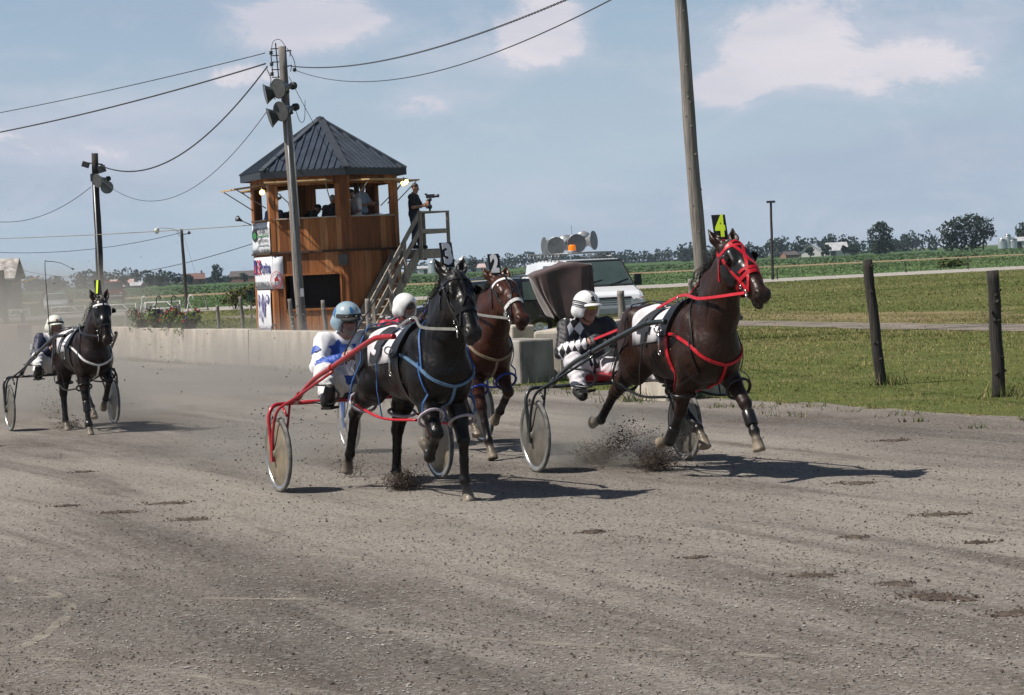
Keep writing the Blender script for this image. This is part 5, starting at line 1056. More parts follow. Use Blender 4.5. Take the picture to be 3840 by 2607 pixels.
# roof
RE = 2.48; AP = 6.42; ev = [(RE*math.sin(rad(60*k+30)), -RE*math.cos(rad(60*k+30))) for k in range(6)]
mb = MB(); mb.add([(x, y, ZE+.14) for x, y in ev]+[(0, 0, AP)], [(k, (k+1) % 6, 6) for k in range(6)]); mb.add([(x, y, ZE+.02) for x, y in ev], [tuple(reversed(range(6)))])
for k in range(6):                                                 # standing ribs of the sheet metal
    a, b = Vector(ev[k]+(ZE+.14,)), Vector(ev[(k+1) % 6]+(ZE+.14,)); ap = Vector((0, 0, AP)); m_ = (a+b)/2; up_ = (ap-m_); L = (b-a).length; n_ = (b-a).cross(up_).normalized(); n_ = n_ if n_.z > 0 else -n_
    for j in range(1, 13):
        s = -L/2+L*j/13; f = 1-abs(s)/(L/2); p0 = m_+(b-a).normalized()*s; mb.bar(p0+n_*.012, p0+up_*f*.985+n_*.012, .045, .045, up=n_)
rf = tw(mb, 'roof', ROOFM)
mb = MB()
for k in range(6): a = Vector(ev[k]+(ZE+.16,)); ap = Vector((0, 0, AP+.02)); mb.bar(a, ap, .20, .05)
mb.lathe([(.20, AP-.16), (.03, AP+.06), (0, AP+.07)], n=6); mb.build('ridge_cap', mat('ridge_metal', (.075, .085, .10), rough=.4, var=.2, metal=.3), rf)
mb = MB()
for k in range(6): a, b = Vector(ev[k]), Vector(ev[(k+1) % 6]); mb.bar(tuple(a*.995)+(ZE+.045,), tuple(b*.995)+(ZE+.045,), .04, .20)
mb.build('fascia', TRIM, rf)
# window flaps propped open, hinged above each opening
ply = mat('flap_board', (.50, .33, .16), rough=.7, var=.3, scale=4)
for i, w0, w1, rise, L in ((0, -1.02, .76, .02, .78), (1, -.88, .70, -.01, .80), (-1, -.95, .75, -.10, .95), (-2, -.8, .7, -.08, .9), (2, -.8, .7, 0, .8)):
    mb = MB(); a, b = fpt(i, w0, .04, ZT+.06), fpt(i, w1, .04, ZT+.06); c2, d2 = fpt(i, w1, L, ZT+.06+rise), fpt(i, w0, L, ZT+.06+rise); nz = np.array([0, 0, .04])
    mb.add([a, b, c2, d2, a+nz, b+nz, c2+nz, d2+nz], [(3, 2, 1, 0), (4, 5, 6, 7), (0, 1, 5, 4), (1, 2, 6, 5), (2, 3, 7, 6), (3, 0, 4, 7)]); fl = tw(mb, 'window_flap', ply)
    for t, q in ((w0+.05, .90), (w1-.05, .90)): MB().tube([fpt(i, t, .03, ZS+.35), fpt(i, t, L*q, ZT+.05+rise*q)], .016, n=6).build('flap_prop', GREYW, fl)
mb = MB(); c, n_, t_ = face_frame(0); mb.box(tuple(fpt(0, HS-.10, .07, 2.30)), (.26, .10, .32), R=Matrix.Rotation(0, 3, 'Z')); tw(mb, 'speaker_box', mat('box_black', (.01, .01, .011), rough=.6))
# ---- landing and stair along the right face
def spt(t, o, z): return fpt(1, t, o, z)
st = empty('staircase', (0, 0, 0)); st.parent = tower
def sb(name, mb): return mb.build(name, GREYW, st)
PZ = 2.50; T0, T1 = .80, 2.02; O0, O1 = .06, 1.02
mb = MB()
for k in range(7): o = O0+(O1-O0)*(k+.5)/7; mb.bar(spt(T0, o, PZ-.02), spt(T1, o, PZ-.02), .13, .035)
mb.bar(spt(T0, O1, PZ-.16), spt(T1, O1, PZ-.16), .045, .24); mb.bar(spt(T1, O0, PZ-.16), spt(T1, O1, PZ-.16), .045, .24); mb.bar(spt(T0, O0, PZ-.16), spt(T0, O1, PZ-.16), .045, .24); sb('landing', mb)
run = 2.2; nst = 12; S0 = np.array([T0, PZ]); S1 = np.array([T0-run, 0.0])
def along(k, o, dz=0): q = S0+(S1-S0)*k; return spt(q[0], o, q[1]+dz)
for o in (O0+.03, O1): mb = MB(); mb.bar(along(0, o, -.10), along(1, o, -.06), .045, .27); sb('stringer', mb)
for k in range(1, nst+1): q = S0+(S1-S0)*((k-.5)/nst); mb = MB(); mb.bar(spt(q[0], O0+.05, q[1]-.02), spt(q[0], O1-.02, q[1]-.02), .25, .038); sb('tread', mb)
for o in (O1+.05,):
    for dz in (.98, .52): mb = MB(); mb.bar(along(-.02, o, dz), along(.97, o, dz), .04, .13); sb('handrail', mb)
    for k in (.32, .62, .95): mb = MB(); mb.bar(along(k, o+.045, -.15), along(k, o+.045, 1.02), .09, .09, up=(1, 0, 0)); sb('rail_post', mb)
for t, o in ((T0+.03, O1+.06), (T1, O1+.06), (T1, O0+.08)): mb = MB(); mb.bar(spt(t, o, PZ-.32), spt(t, o, PZ+1.08), .09, .09, up=(1, 0, 0)); sb('rail_post', mb)
for dz, h_ in ((1.05, .045), (.50, .13)):
    mb = MB(); mb.bar(spt(T0, O1+.06, PZ+dz), spt(T1, O1+.06, PZ+dz), .045 if dz < 1 else .12, h_); sb('guard_rail', mb); mb = MB(); mb.bar(spt(T1, O0, PZ+dz), spt(T1, O1+.06, PZ+dz), .045 if dz < 1 else .12, h_); sb('guard_rail', mb)
for t, o in ((T1-.10, O1-.04), ): mb = MB(); mb.bar(spt(t-.50, o, 0), spt(t, o, PZ-.06), .14, .14, up=(1, 0, 0)); mb.build('support_post', mat('post_brown', (.09, .065, .05), rough=.9, var=.4, scale=5), st)
# ---- banners hung on the left face
def banner(i, t0, t1, z0, z1, label, off=.055, wrap=None):
    o = empty('banner', (TC[0], TC[1], 0), TN0, label, 'banner'); V = []; n = 14
    for k in range(n+1):
        t = t0+(t1-t0)*k/n
        for z in np.linspace(z0, z1, 5):
            if wrap is not None and t > HS: p = fpt(i+1, -HS+(t-HS), off+.008*math.sin(k*1.7+z*3), z)
            else: p = fpt(i, t, off+.008*math.sin(k*1.7+z*3), z)
            V.append(p)
    F = [(k*5+j, (k+1)*5+j, (k+1)*5+j+1, k*5+j+1) for k in range(n) for j in range(4)]
    sh = np_mesh('sheet', np.array(V), np.array(F), mat('banner_vinyl', (.70, .71, .74), rough=.5, var=.08, scale=1.5), o); s = sh.modifiers.new('t', 'SOLIDIFY'); s.thickness = .006; return o
IN = lambda n, c: mat('ink_'+n, c, rough=.55, var=.1)
def btext(o, i, s, t, z, size, ink, w=None, bold=.0, off=.082):
    c, n_, t_ = face_frame(i); vs, fs = text_mb(s, size, fpt(i, t, off, z), t_, n_, .002, bold=bold, w=w); MB().add(vs, fs).build('lettering', ink, o)
def bshape(o, i, poly, t, z, ink, name='emblem', off=.080):
    c, n_, t_ = face_frame(i); MB().prism(poly, fpt(i, t, off, z), t_, (0, 0, 1), n_, .003).build(name, ink, o)
def circ(r, n=24, k=1.0): return [(r*k*math.cos(a), r*math.sin(a)) for a in np.linspace(0, 2*math.pi, n, endpoint=False)]
BK, BL, RD, GN, GY = IN('black', (.012, .012, .014)), IN('royal', (.02, .025, .16)), IN('red', (.48, .03, .04)), IN('green', (.03, .22, .05)), IN('grey', (.33, .34, .36))
b1 = banner(-1, -.98, HS, 2.56, 3.46, 'white banner of a farm service company, highest on the tower')
btext(b1, -1, 'EDWARDS', .28, 3.20, .30, BK, w=1.45); bshape(b1, -1, [(-.7, 0), (.7, 0), (.7, .03), (-.7, .03)], .30, 3.06, GN); btext(b1, -1, 'AgriService', .30, 2.95, .20, BK, w=1.25); bshape(b1, -1, circ(.20, 7, 1.5), -.62, 3.12, BK); bshape(b1, -1, circ(.10, 8, 2.0), -.60, 3.10, GN, off=.084); bshape(b1, -1, [(-.6, 0), (.6, 0), (.6, .035), (-.6, .035)], .40, 2.80, GY, 'small_print'); btext(b1, -1, 'DUNCAN', -.55, 2.64, .14, BK, w=.75); btext(b1, -1, '519 695 5491', .55, 2.64, .14, BK, w=.85)
b2 = banner(-1, -.90, HS+.30, 1.55, 2.47, 'white feed company banner wrapped round the tower corner', wrap=True)
for r_ in range(5):
    for c_ in range(3):
        if (r_+c_) % 2 == 0: bshape(b2, -1, [(0, 0), (.14, 0), (.14, .085), (0, .085)], -.48+c_*.14, 1.98+r_*.085, RD, 'check')
bshape(b2, -1, [(-.16, 0), (.16, 0), (.16, .42), (-.16, .42)], -.70, 1.98, BL); bshape(b2, -1, [(-.10, 0), (.10, 0), (0, .30)], -.70, 2.02, RD, off=.084); btext(b2, -1, 'Purina', .42, 2.15, .44, BL, w=1.25, bold=.014); btext(b2, -1, 'EQUIPURINA.CA', -.02, 1.68, .24, BK, w=1.75)
c0, n0, t0_ = face_frame(0); ringp = [(.19*math.cos(a), .24*math.sin(a)) for a in np.linspace(0, 6.283, 40)]; mb = MB(); mb.tube([fpt(0, -HS+.10+p[0]*.9, .085, 1.80+p[1]) for p in ringp], .010, n=5, closed=True); mb.tube([fpt(0, -HS+.10+p[0]*.72, .085, 1.80+p[1]*.75) for p in ringp], .006, n=5, closed=True); mb.build('stamp_ring', RD, b2)
bshape(b2, 0, [(-.06, -.05), (.06, -.05), (.06, .02), (0, .09), (-.06, .02)], -HS+.10, 1.82, RD, off=.085)
b3 = banner(-1, -.72, .80, .22, 1.52, 'white poster with a violet drawing of racing horses, lowest on the tower')
VI = IN('violet', (.16, .14, .30)); rb = random.Random(8)
for k in range(26): t = rb.uniform(-.55, .25); z = rb.uniform(.62, 1.38); bshape(b3, -1, [(0, 0), (rb.uniform(.03, .10), rb.uniform(-.02, .03)), (rb.uniform(.02, .09), rb.uniform(.10, .30)), (rb.uniform(-.06, .02), rb.uniform(.1, .25))], t, z-.1, VI, 'drawing', off=.079+.0004*k)
bshape(b3, -1, circ(.13, 20, 1.5), .52, 1.28, VI); bshape(b3, -1, circ(.07, 12, 1.5), .52, 1.30, mat('banner_vinyl', (.7, .71, .74)), off=.085); btext(b3, -1, 'Standardbred', .04, .40, .26, VI, w=1.42)
# ---- lights on the tower
bulb = mat('lamp_lit', (1, .75, .45), emit=(1.0, .62, .25, 9.0)); lampm = mat('lamp_body', (.45, .42, .38), rough=.5)
def flood(p, d, label, lit=True, arm=None):
    o = empty('floodlight', p, 0, label, 'floodlight'); d = unit(d); R = Matrix(np.stack([np.cross((0, 0, 1), d)/np.linalg.norm(np.cross((0, 0, 1), d)), np.cross(d, np.cross((0, 0, 1), d)/np.linalg.norm(np.cross((0, 0, 1), d))), d], 1).tolist())
    MB().lathe([(.03, -.13), (.045, -.06), (.085, .03), (.09, .05), (.082, .045), (.05, -.01)], R=R, n=18, capt=False).tube([tuple(-d*.12), tuple(-d*.10+np.array([0, 0, .11])) if arm is None else arm], .014).build('lamp_housing', lampm if lit else mat('box_black', (.01, .01, .011)), o); MB().sphere(tuple(d*.02), .06, 12, 8).build('bulb', bulb if lit else mat('lens_grey', (.3, .3, .32), rough=.2), o)
def wpt(i, t, o, z): p = fpt(i, t, o, z); c_, s_ = math.cos(TN0), math.sin(TN0); return (TC[0]+p[0]*c_-p[1]*s_, TC[1]+p[0]*s_+p[1]*c_, p[2])
flood(wpt(-1, HS, .22, 4.30), (.15, -1, -.2), 'small lit floodlight on the corner between the two left windows'); flood(wpt(1, HS+.02, .26, 4.42), (-.2, -1, -.5), 'lit floodlight under the right end of the eaves'); flood(wpt(1, HS+.18, .20, 4.46), (.6, -.8, -.3), 'second floodlight under the right end of the eaves, turned outwards'); flood(wpt(-1, -HS, .42, 3.62), (-.5, -.5, .3), 'black floodlight on an arm beside the leftmost window', False, (.42, .12, -.22)); flood(wpt(-2, -.2, .25, 4.20), (-.9, -.3, -.2), 'white floodlight under the left flap of the tower')
# ------------------------------------------------------------------ people in the tower
CLOTH = lambda n, c: mat('cloth_'+n, c, rough=.85, var=.25, scale=7)
STAND = dict(pelvis=(0, 0, .96), chest=(0, 0, 1.26), neck=(.01, 0, 1.49), head=(.045, 0, 1.65), face_body=(1, 0, 0), face=(1, 0, -.1), sh_r=(0, -.19, 1.42), sh_l=(0, .19, 1.42), el_r=(.0, -.27, 1.13), el_l=(0, .27, 1.13), wr_r=(.16, -.24, .95), wr_l=(.16, .24, .95), th_r=(.5, .5, .6), th_l=(.5, -.5, .6), bk_r=(.3, -.9, 0), bk_l=(.3, .9, 0), hp_r=(0, -.095, .94), hp_l=(0, .095, .94), kn_r=(.03, -.10, .50), kn_l=(.03, .10, .50), an_r=(-.02, -.10, .08), an_l=(-.02, .10, .08), to_r=(.15, -.12, .05), to_l=(.15, .12, .05))
def hair(root, q, m, k=1.0, bald=False):
    S = Solid(.02); S.ell(q(-.02, 0, .045), (.100*k, .082*k, .095*k), k=.02); S.ell(q(.085, 0, -.03), (.085*k, .10*k, .10*k), k=.015, sub=True); S.ell(q(0, 0, -.13), (.2, .2, .085*k), k=.01, sub=True)
    if bald: S.ell(q(.0, 0, .12), (.10*k, .07*k, .06*k), k=.01, sub=True)
    V, F = S.mesh(.009); np_mesh('hair', V, F, m, root)
def cap(root, q, m, k=1.0):
    S = Solid(.02); S.ell(q(-.012, 0, .055), (.104*k, .088*k, .085*k), k=.02); S.ell(q(0, 0, -.06), (.2, .2, .09), k=.01, sub=True); S.cone(q(.08, -.03, .045), q(.17, -.03, .035), .02, .012, k=.02); S.cone(q(.08, .03, .045), q(.17, .03, .035), .02, .012, k=.02); V, F = S.mesh(.009); np_mesh('cap', V, F, m, root)
def standing(x, y, z, face, label, top, topn, sleeve, trousers, upd=None, hat=None, hairm=None, bald=False, tone=.8, group=None):
    """face: heading in degrees from -Y towards the right"""
    o = empty('person', (x, y, z), rad(face-90), label, 'person', group); J = dict(STAND); J.update(upd or {}); J['head'] = V3(*J['head'])
    S, q, jo, jk = person(o, J, dict(jacket=top, sleeve=sleeve, trousers=trousers, boots=mat('shoe', (.03, .026, .022), rough=.7), top=topn, tone=tone, ease=.016, boot_h=.05, curl=.6), .013)
    if hat: cap(o, q, hat)
    elif hairm: hair(o, q, hairm, bald=bald)
    return o, q
HB, HG, HN = mat('hair_black', (.012, .010, .009), rough=.6), mat('hair_grey', (.30, .29, .28), rough=.7), mat('hair_brown', (.035, .02, .013), rough=.6)
JN = CLOTH('jeans', (.015, .022, .04)); GI = 'people inside the tower'
p_ = wpt(1, 1.22, .52, PZ); cam_o, cam_q = standing(p_[0], p_[1], PZ, 72, 'young man in black t-shirt filming from the stair landing', CLOTH('black', (.012, .012, .014)), 'shirt', .5, JN, dict(face=(1, .05, -.25), head=(.06, 0, 1.655), el_r=(.06, -.25, 1.14), wr_r=(.33, -.10, 1.16), el_l=(.10, .25, 1.16), wr_l=(.34, .10, 1.22), chest=(.0, 0, 1.27), kn_l=(.06, .11, .50), an_l=(.08, .12, .08), to_l=(.25, .13, .05)), hairm=HN, tone=1.0); cam_o.scale = (1.06, 1.06, 1.06)
vc = empty('video_camera', (p_[0]+.46, p_[1]-.12, PZ), rad(72-90), 'black video camera on a short stand at the landing rail', 'camera'); km = mat('camera_black', (.012, .012, .013), rough=.4)
MB().box((.03, 0, 1.50), (.24, .09, .11)).box((-.10, 0, 1.56), (.06, .06, .05)).build('body', km, vc); MB().lathe([(.035, 0), (.04, .03), (.045, .10), (.05, .14)], c=(.15, 0, 1.50), R=Matrix.Rotation(rad(90), 3, 'Y'), n=16).build('lens', km, vc); MB().tube([(0, 0, 1.44), (0, 0, 1.06)], .03).lathe([(.06, 1.36), (.07, 1.40), (.06, 1.44)], n=12).lathe([(.05, 1.14), (.075, 1.2), (.05, 1.26)], n=12).build('stand', km, vc)
def inside(i, t, o): p = wpt(i, t, o, 0); return p[0], p[1]
x, y = inside(-1, .30, -.30); standing(x, y, 2.30, -20, 'grey haired man in blue shirt seated at the leftmost window', CLOTH('blue', (.10, .15, .30)), 'shirt', .5, JN, dict(wr_r=(.30, -.16, 1.05), wr_l=(.30, .16, 1.05)), hairm=HG, bald=True, group=GI)
x, y = inside(0, -.62, -.50); standing(x, y, 2.22, 150, 'dark haired person with back turned behind the speaker pole', CLOTH('dark', (.02, .02, .025)), 'shirt', 1.0, JN, hairm=HB, group=GI)
x, y = inside(0, -.12, -.85); standing(x, y, 2.22, 120, 'person in dark cap bent low at the middle window', CLOTH('dark', (.02, .02, .025)), 'shirt', 1.0, JN, dict(head=(.20, 0, 1.56), neck=(.10, 0, 1.46), chest=(.05, 0, 1.25), face=(1, 0, -.5)), hat=CLOTH('cap', (.015, .015, .018)), group=GI)
x, y = inside(0, .62, -.42); standing(x, y, 2.36, 165, 'grey haired person in black, back turned, at the right of the middle window', CLOTH('black', (.012, .012, .014)), 'shirt', .5, JN, dict(sh_r=(0, -.22, 1.42), sh_l=(0, .22, 1.42)), hairm=HG, group=GI)
x, y = inside(1, -.66, -.45); standing(x, y, 2.50, 130, 'bald man in black shirt at the left of the right window', CLOTH('black', (.012, .012, .014)), 'shirt', 1.0, JN, group=GI, tone=.6)
x, y = inside(1, -.24, -.36); standing(x, y, 2.54, -70, 'man in white shirt and dark cap looking down at the right window', CLOTH('white', (.60, .58, .60)), 'shirt', .5, JN, dict(head=(.14, 0, 1.62), neck=(.07, 0, 1.48), chest=(.03, 0, 1.26), face=(1, 0, -.45), wr_r=(.32, -.10, 1.08), wr_l=(.34, .10, 1.06)), hat=CLOTH('cap', (.015, .015, .018)), group=GI)
x, y = inside(1, .18, -.55); standing(x, y, 2.70, 60, 'tall man in pale blue shirt and sunglasses standing in the right window', CLOTH('paleblue', (.30, .38, .50)), 'shirt', .5, JN, dict(face=(.8, -.6, 0), wr_r=(.40, -.12, 1.16), wr_l=(.42, .16, 1.18), el_r=(.12, -.26, 1.12), el_l=(.14, .27, 1.14)), hairm=HB, group=GI)
for i_, (t, o, w_, l) in enumerate(((.42, -.22, .30, 'open notebook on the right window sill'), )): x, y, z = wpt(1, t, o, ZS+.06); b = MB().box((0, 0, 0), (w_, .2, .02)).build('notebook', CLOTH('paper', (.7, .7, .68)), None, (x, y, z), (0, 0, rad(40))); tag(b, l, 'notebook')
# ------------------------------------------------------------------ poles, speakers, wires
POLE = mat('pole_wood', (.25, .222, .20), rough=.95, var=.75, scale=3.5, stretch=(8, 8, .35), bump=.9, bscale=11, detail=9, lo=.25, hi=.7); POLED = mat('pole_dark', (.040, .034, .030), rough=.95, var=.8, scale=4, stretch=(9, 9, .45), bump=.9, bscale=14, detail=9, lo=.3, hi=.62); IRON = mat('iron_dark', (.03, .03, .032), rough=.6, var=.3); CONDUIT = mat('conduit', (.50, .51, .52), rough=.4, var=.2, metal=.3)
def pole(name, b, t, r0, r1, m, label, cat='utility pole', knots=0, seed=1, group=None):
    o = empty(name, b, 0, label, cat, group); b, t = Vector(b), Vector(t); r = random.Random(seed); d = t-b; n = 14; mb = MB(); ph = r.uniform(0, 6); side = d.orthogonal().normalized()
    mb.tube([d*(i/n)+Vector((.07*r0*math.sin(i*.9+ph), .07*r0*math.cos(i*.7), 0)) for i in range(n+1)], [(r0+(r1-r0)*i/n)*(1+.03*math.sin(i*2.1+ph)) for i in range(n+1)], n=16)
    for k in range(knots):
        q = r.uniform(.05, .97); a = r.uniform(-2.6, -.5); c = d*q; rr_ = r0+(r1-r0)*q; dv = Vector((math.cos(a), math.sin(a), 0)); mb.tube([c+dv*rr_*.8, c+dv*(rr_+r.uniform(.01, .035))], [r.uniform(.02, .04), .015], n=7)
    mb.build('shaft', m, o); return o
pole('utility_pole', (4.38, 54.4, 0), (4.04, 54.4, 10.2), .165, .120, POLE, 'thick bare wooden pole running out of the top of the picture', knots=26, seed=2)
cpo = pole('utility_pole', (-5.52, 64, 0), (-5.70, 64, 7.95), .135, .105, POLE, 'grey wooden pole with four horn loudspeakers in front of the tower', knots=10, seed=3)
mb = MB(); mb.tube([(-.03, -.16, 1.55), (-.10, -.15, 4.2), (-.14, -.135, 6.3)], .022); mb.tube([(.07, -.135, 3.2), (.02, -.125, 5.2), (-.05, -.125, 6.4)], .016); mb.box((.05, -.16, 1.45), (.09, .07, .22)); mb.build('conduit', CONDUIT, cpo)
mb = MB(); mb.bar((-.30, -.02, 7.10), (-.34, -.02, 8.05), .03, .03); mb.bar((-.45, -.02, 7.18), (-.48, -.02, 7.85), .025, .025)
for z in (7.15, 7.35, 7.55, 7.72, 7.90): mb.bar((-.17, -.02, z), (-.48, -.02, z), .025, .025)
for z in (7.24, 7.50, 7.80): mb.lathe([(.03, -.05), (.06, -.03), (.035, 0), (.06, .03), (.03, .05)], c=(-.47, -.02, z), n=12)
for z, x in ((7.82, .06), (7.42, .06)): mb.bar((-.10, -.02, z), (x, -.02, z+.02), .03, .03); mb.bar((x, -.02, z+.03), (x-.04, -.02, z-.14), .02, .02)
mb.lathe([(.03, -.05), (.06, 0), (.03, .05)], c=(.13, -.05, 7.32), n=12); mb.build('insulator_rack', IRON, cpo)
mb = MB(); mb.tube(smoothpts([(-.46, -.04, 7.82), (-.40, -.05, 8.08), (-.22, -.06, 8.13), (-.06, -.05, 7.92)], 5), .008); mb.tube(smoothpts([(-.60, -.04, 7.38), (-.50, -.10, 7.1), (-.54, -.16, 6.8), (-.40, -.2, 6.55)], 5), .012); mb.tube(smoothpts([(-.04, -.05, 7.9), (.12, -.08, 7.6), (.16, -.05, 7.35)], 5), .010); mb.tube(smoothpts([(.10, -.10, 6.3), (.22, -.2, 5.95), (.34, -.2, 6.0), (.38, -.2, 6.5)], 5), .008); mb.build('jumper_wire', IRON, cpo)
lpo = pole('utility_pole', (-16.05, 95, 0), (-16.0, 95, 7.05), .16, .13, POLED, 'dark wooden pole with two horn loudspeakers behind the leftmost horse', knots=6, seed=4)
mb = MB(); mb.tube([(.02, -.17, .8), (.0, -.16, 6.0)], .028); mb.build('conduit', CONDUIT, lpo)
mb = MB(); mb.box((-.30, -.1, 6.62), (.26, .24, .22), R=Matrix.Rotation(rad(20), 3, 'Y')); mb.box((.32, -.1, 6.42), (.28, .24, .26), R=Matrix.Rotation(rad(-15), 3, 'Y')); mb.tube([(-.3, 0, 6.7), (.35, 0, 6.6)], .03); mb.box((0, -.14, 6.1), (.24, .2, .3)); mb.build('lamp_box', IRON, lpo)
HORN = mat('horn_grey', (.035, .042, .041), rough=.35, var=.25, coat=.3); HORNI = mat('horn_inside', (.085, .09, .09), rough=.35, var=.25); HORNL = mat('horn_light', (.26, .27, .28), rough=.35, var=.2, metal=.2)
def horn(p, d, label, r=.26, L=.60, out_=None, ins=None, group='horn loudspeakers'):
    o = empty('horn_loudspeaker', p, 0, label, 'loudspeaker', group); d = unit(d); sx = np.cross((0, 0, 1), d); sx = sx/np.linalg.norm(sx); R = Matrix(np.stack([sx, np.cross(d, sx), d], 1).tolist())
    pr = [(r*(.20+.80*(t**2.2)), -L+L*t) for t in np.linspace(0, 1, 9)]; MB().lathe([(.001, -L-.02), (.09*r/.25, -L-.02), (.10*r/.25, -L*.86), (.055*r/.25, -L*.84)], R=R, n=18).build('driver_unit', IRON, o)
    MB().lathe(pr+[(r+.012, .004), (r+.012, .018), (r-.006, .018)], R=R, n=28, capt=False).build('horn', out_ or HORN, o); MB().lathe([(r-.006, .016)]+[(max(.01, a-.012), z) for a, z in reversed(pr)], R=R, n=28, capt=False).lathe([(.0, -L*.12), (.05*r/.25, -L*.16), (.05*r/.25, -L*.6)], R=R, n=14).build('bell', ins or HORNI, o); return o
GP = 'horn loudspeakers on the poles'
horn((-5.80, 63.55, 6.82), (-.62, -.75, -.15), 'upper right horn loudspeaker on the tower side pole', group=GP); horn((-6.16, 63.75, 6.70), (-.97, -.2, -.18), 'upper left horn loudspeaker on the tower side pole, seen edge on', group=GP)
horn((-5.76, 63.55, 6.22), (-.62, -.75, -.22), 'lower right horn loudspeaker on the tower side pole', group=GP); horn((-6.08, 63.75, 6.08), (-.95, -.2, -.28), 'lower left horn loudspeaker on the tower side pole, seen edge on', group=GP)
horn((-15.85, 94.5, 5.95), (-.62, -.75, -.15), 'left horn loudspeaker on the dark pole at the left, turned sideways', group=GP); horn((-15.48, 94.4, 5.68), (.05, -1, -.05), 'right horn loudspeaker on the dark pole at the left, facing us', r=.24, L=.5, group=GP)
bp_ = pole('lamp_post', (19.4, 178, 0), (19.5, 178, 5.65), .11, .085, POLED, 'thin black post with a flat lamp by the farm road', 'street lamp'); MB().box((.1, 0, 5.72), (.62, .3, .16)).build('lamp_head', IRON, bp_)
lp_ = pole('street_lamp', (-21.5, 161, 0), (-21.6, 161, 5.35), .125, .095, POLED, 'street lamp with a long curved arm in front of the bean field', 'street lamp')
mb = MB(); mb.tube(smoothpts([(-.1, 0, 5.0), (-.6, 0, 5.36), (-1.3, 0, 5.48), (-1.7, 0, 5.48)], 5), .03); mb.tube([(-.1, 0, 4.75), (-.7, 0, 5.38)], .018); mb.build('arm', CONDUIT, lp_); MB().lathe([(.04, 0), (.16, -.05), (.17, -.22), (.12, -.36), (.0, -.42)], c=(-1.74, 0, 5.50), n=16).build('lamp_head', mat('lamp_glass', (.5, .5, .48), rough=.3), lp_); MB().lathe([(.05, 0), (.13, .22)], c=(.28, 0, 5.0), R=Matrix.Rotation(rad(55), 3, 'Y'), n=12).box((.12, 0, 5.0), (.2, .06, .06)).build('flood_lamp', IRON, lp_)
# ---- overhead wires
def wire(a, b, sag, r, label, twist=False, m=None):
    a, b = Vector(a), Vector(b); n = 90 if twist else 48; mb = MB()
    def pt(t): return a.lerp(b, t)+Vector((0, 0, -4*sag*t*(1-t)))
    if twist:
        L = (b-a).length; k = L/.42; n = int(k*6)
        for ph in (0, math.pi): mb.tube([pt(i/n)+Vector((0, math.cos(i/n*k*6.283+ph), math.sin(i/n*k*6.283+ph)))*r*1.5 for i in range(n+1)], r, n=4)
        o = mb.build('overhead_cable', m or IRON)
    else: mb.tube([pt(i/n) for i in range(n+1)], r, n=5); o = mb.build('overhead_wire', m or IRON)
    tag(o, label, 'cable'); return o
PT = (-6.15, 64, 7.80)
wire(PT, (-45.85, 120, 9.9), 1.0, .013, 'highest straight wire running left from the tower side pole')
wire((-6.15, 64, 7.52), (-40.25, 104, 8.78), 1.4, .022, 'thick black cable running left from the tower side pole, second from the top')
wire((-6.1, 64, 7.45), (-15.75, 94.8, 6.55), 1.15, .012, 'twisted cable sagging between the two speaker poles', True)
wire((-6.15, 64, 6.30), (-15.8, 94.8, 6.05), 1.55, .010, 'thin wire sagging lowest between the two speaker poles')
wire((-16.2, 95, 5.75), (-23.9, 105, 5.5), .95, .013, 'wire hanging from the dark speaker pole out of the picture at the left')
wire((-5.45, 64, 7.42), (8.75, -6.0, 6.5), 1.6, .0075, 'twisted cable rising to the right from the tower side pole', True)
wire((-5.35, 64, 7.30), (8.75, -6.0, 8.25), 2.6, .009, 'thin wire sagging right from the tower side pole')
wire((-5.55, 64, 7.15), (-4.75, 69.9, 4.95), .05, .008, 'thin wire from the speaker pole down to the tower roof')
wire((-7.25, 69.9, 3.42), (-34, 112, 4.75), .25, .012, 'straight pale wire running left from the leftmost tower window', m=mat('wire_tan', (.24, .20, .14), rough=.7))
wire((-21.7, 161, 5.1), (-34.6, 158, 4.45), .55, .018, 'upper wire from the street lamp to the left')
wire((-7.2, 70.6, 2.95), (-34.6, 158, 4.45), 1.35, .012, 'lower wire sagging from the tower towards the far left')
wire((-21.5, 161, 5.0), (-19.1, 151, .7), .0, .008, 'guy wire of the street lamp running down to the right')
# ------------------------------------------------------------------ fence posts
rp = random.Random(12)
def post(x, y, h, r, lean, label, m=POLE, knots=3, rag=True):
    o = pole('fence_post', (x, y, -.05), (x+lean[0]*h, y+lean[1]*h, h), r, r*.88, m, label, 'post', knots, rp.randrange(999), 'wooden fence posts'); return o
post(5.13, 33.7, 1.76, .078, (-.075, .0), 'dark leaning post, left of the two tall posts on the right hand grass', POLED, 5); post(6.0, 29.9, 1.57, .084, (-.012, 0), 'dark knotty upright post, right of the two tall posts on the right hand grass', POLED, 9)
post(-12.6, 92, 1.02, .072, (0, 0), 'post right of the flower baskets, the stoutest of the left group'); post(-11.1, 92, .92, .07, (-.03, 0), 'shorter post second from the tower on its left'); post(-9.95, 90, 1.22, .078, (-.06, 0), 'tall leaning post nearest to the tower on its left'); post(-14.6, 92, .88, .068, (0, 0), 'post left of the flower baskets behind the wall')
post(-16.0, 105, .90, .065, (0, 0), 'thin post behind the left end of the flower baskets'); post(-15.4, 105, .72, .08, (0, 0), 'short post behind the middle of the flower baskets'); post(-14.5, 105, .74, .07, (-.03, 0), 'short post behind the right end of the flower baskets')
post(-18.75, 90, 2.6, .12, (-.04, 0), 'very tall dark post cut by the left edge of the picture', POLED); post(-18.1, 90, 1.0, .085, (-.05, 0), 'dark post second from the left edge of the picture', POLED)
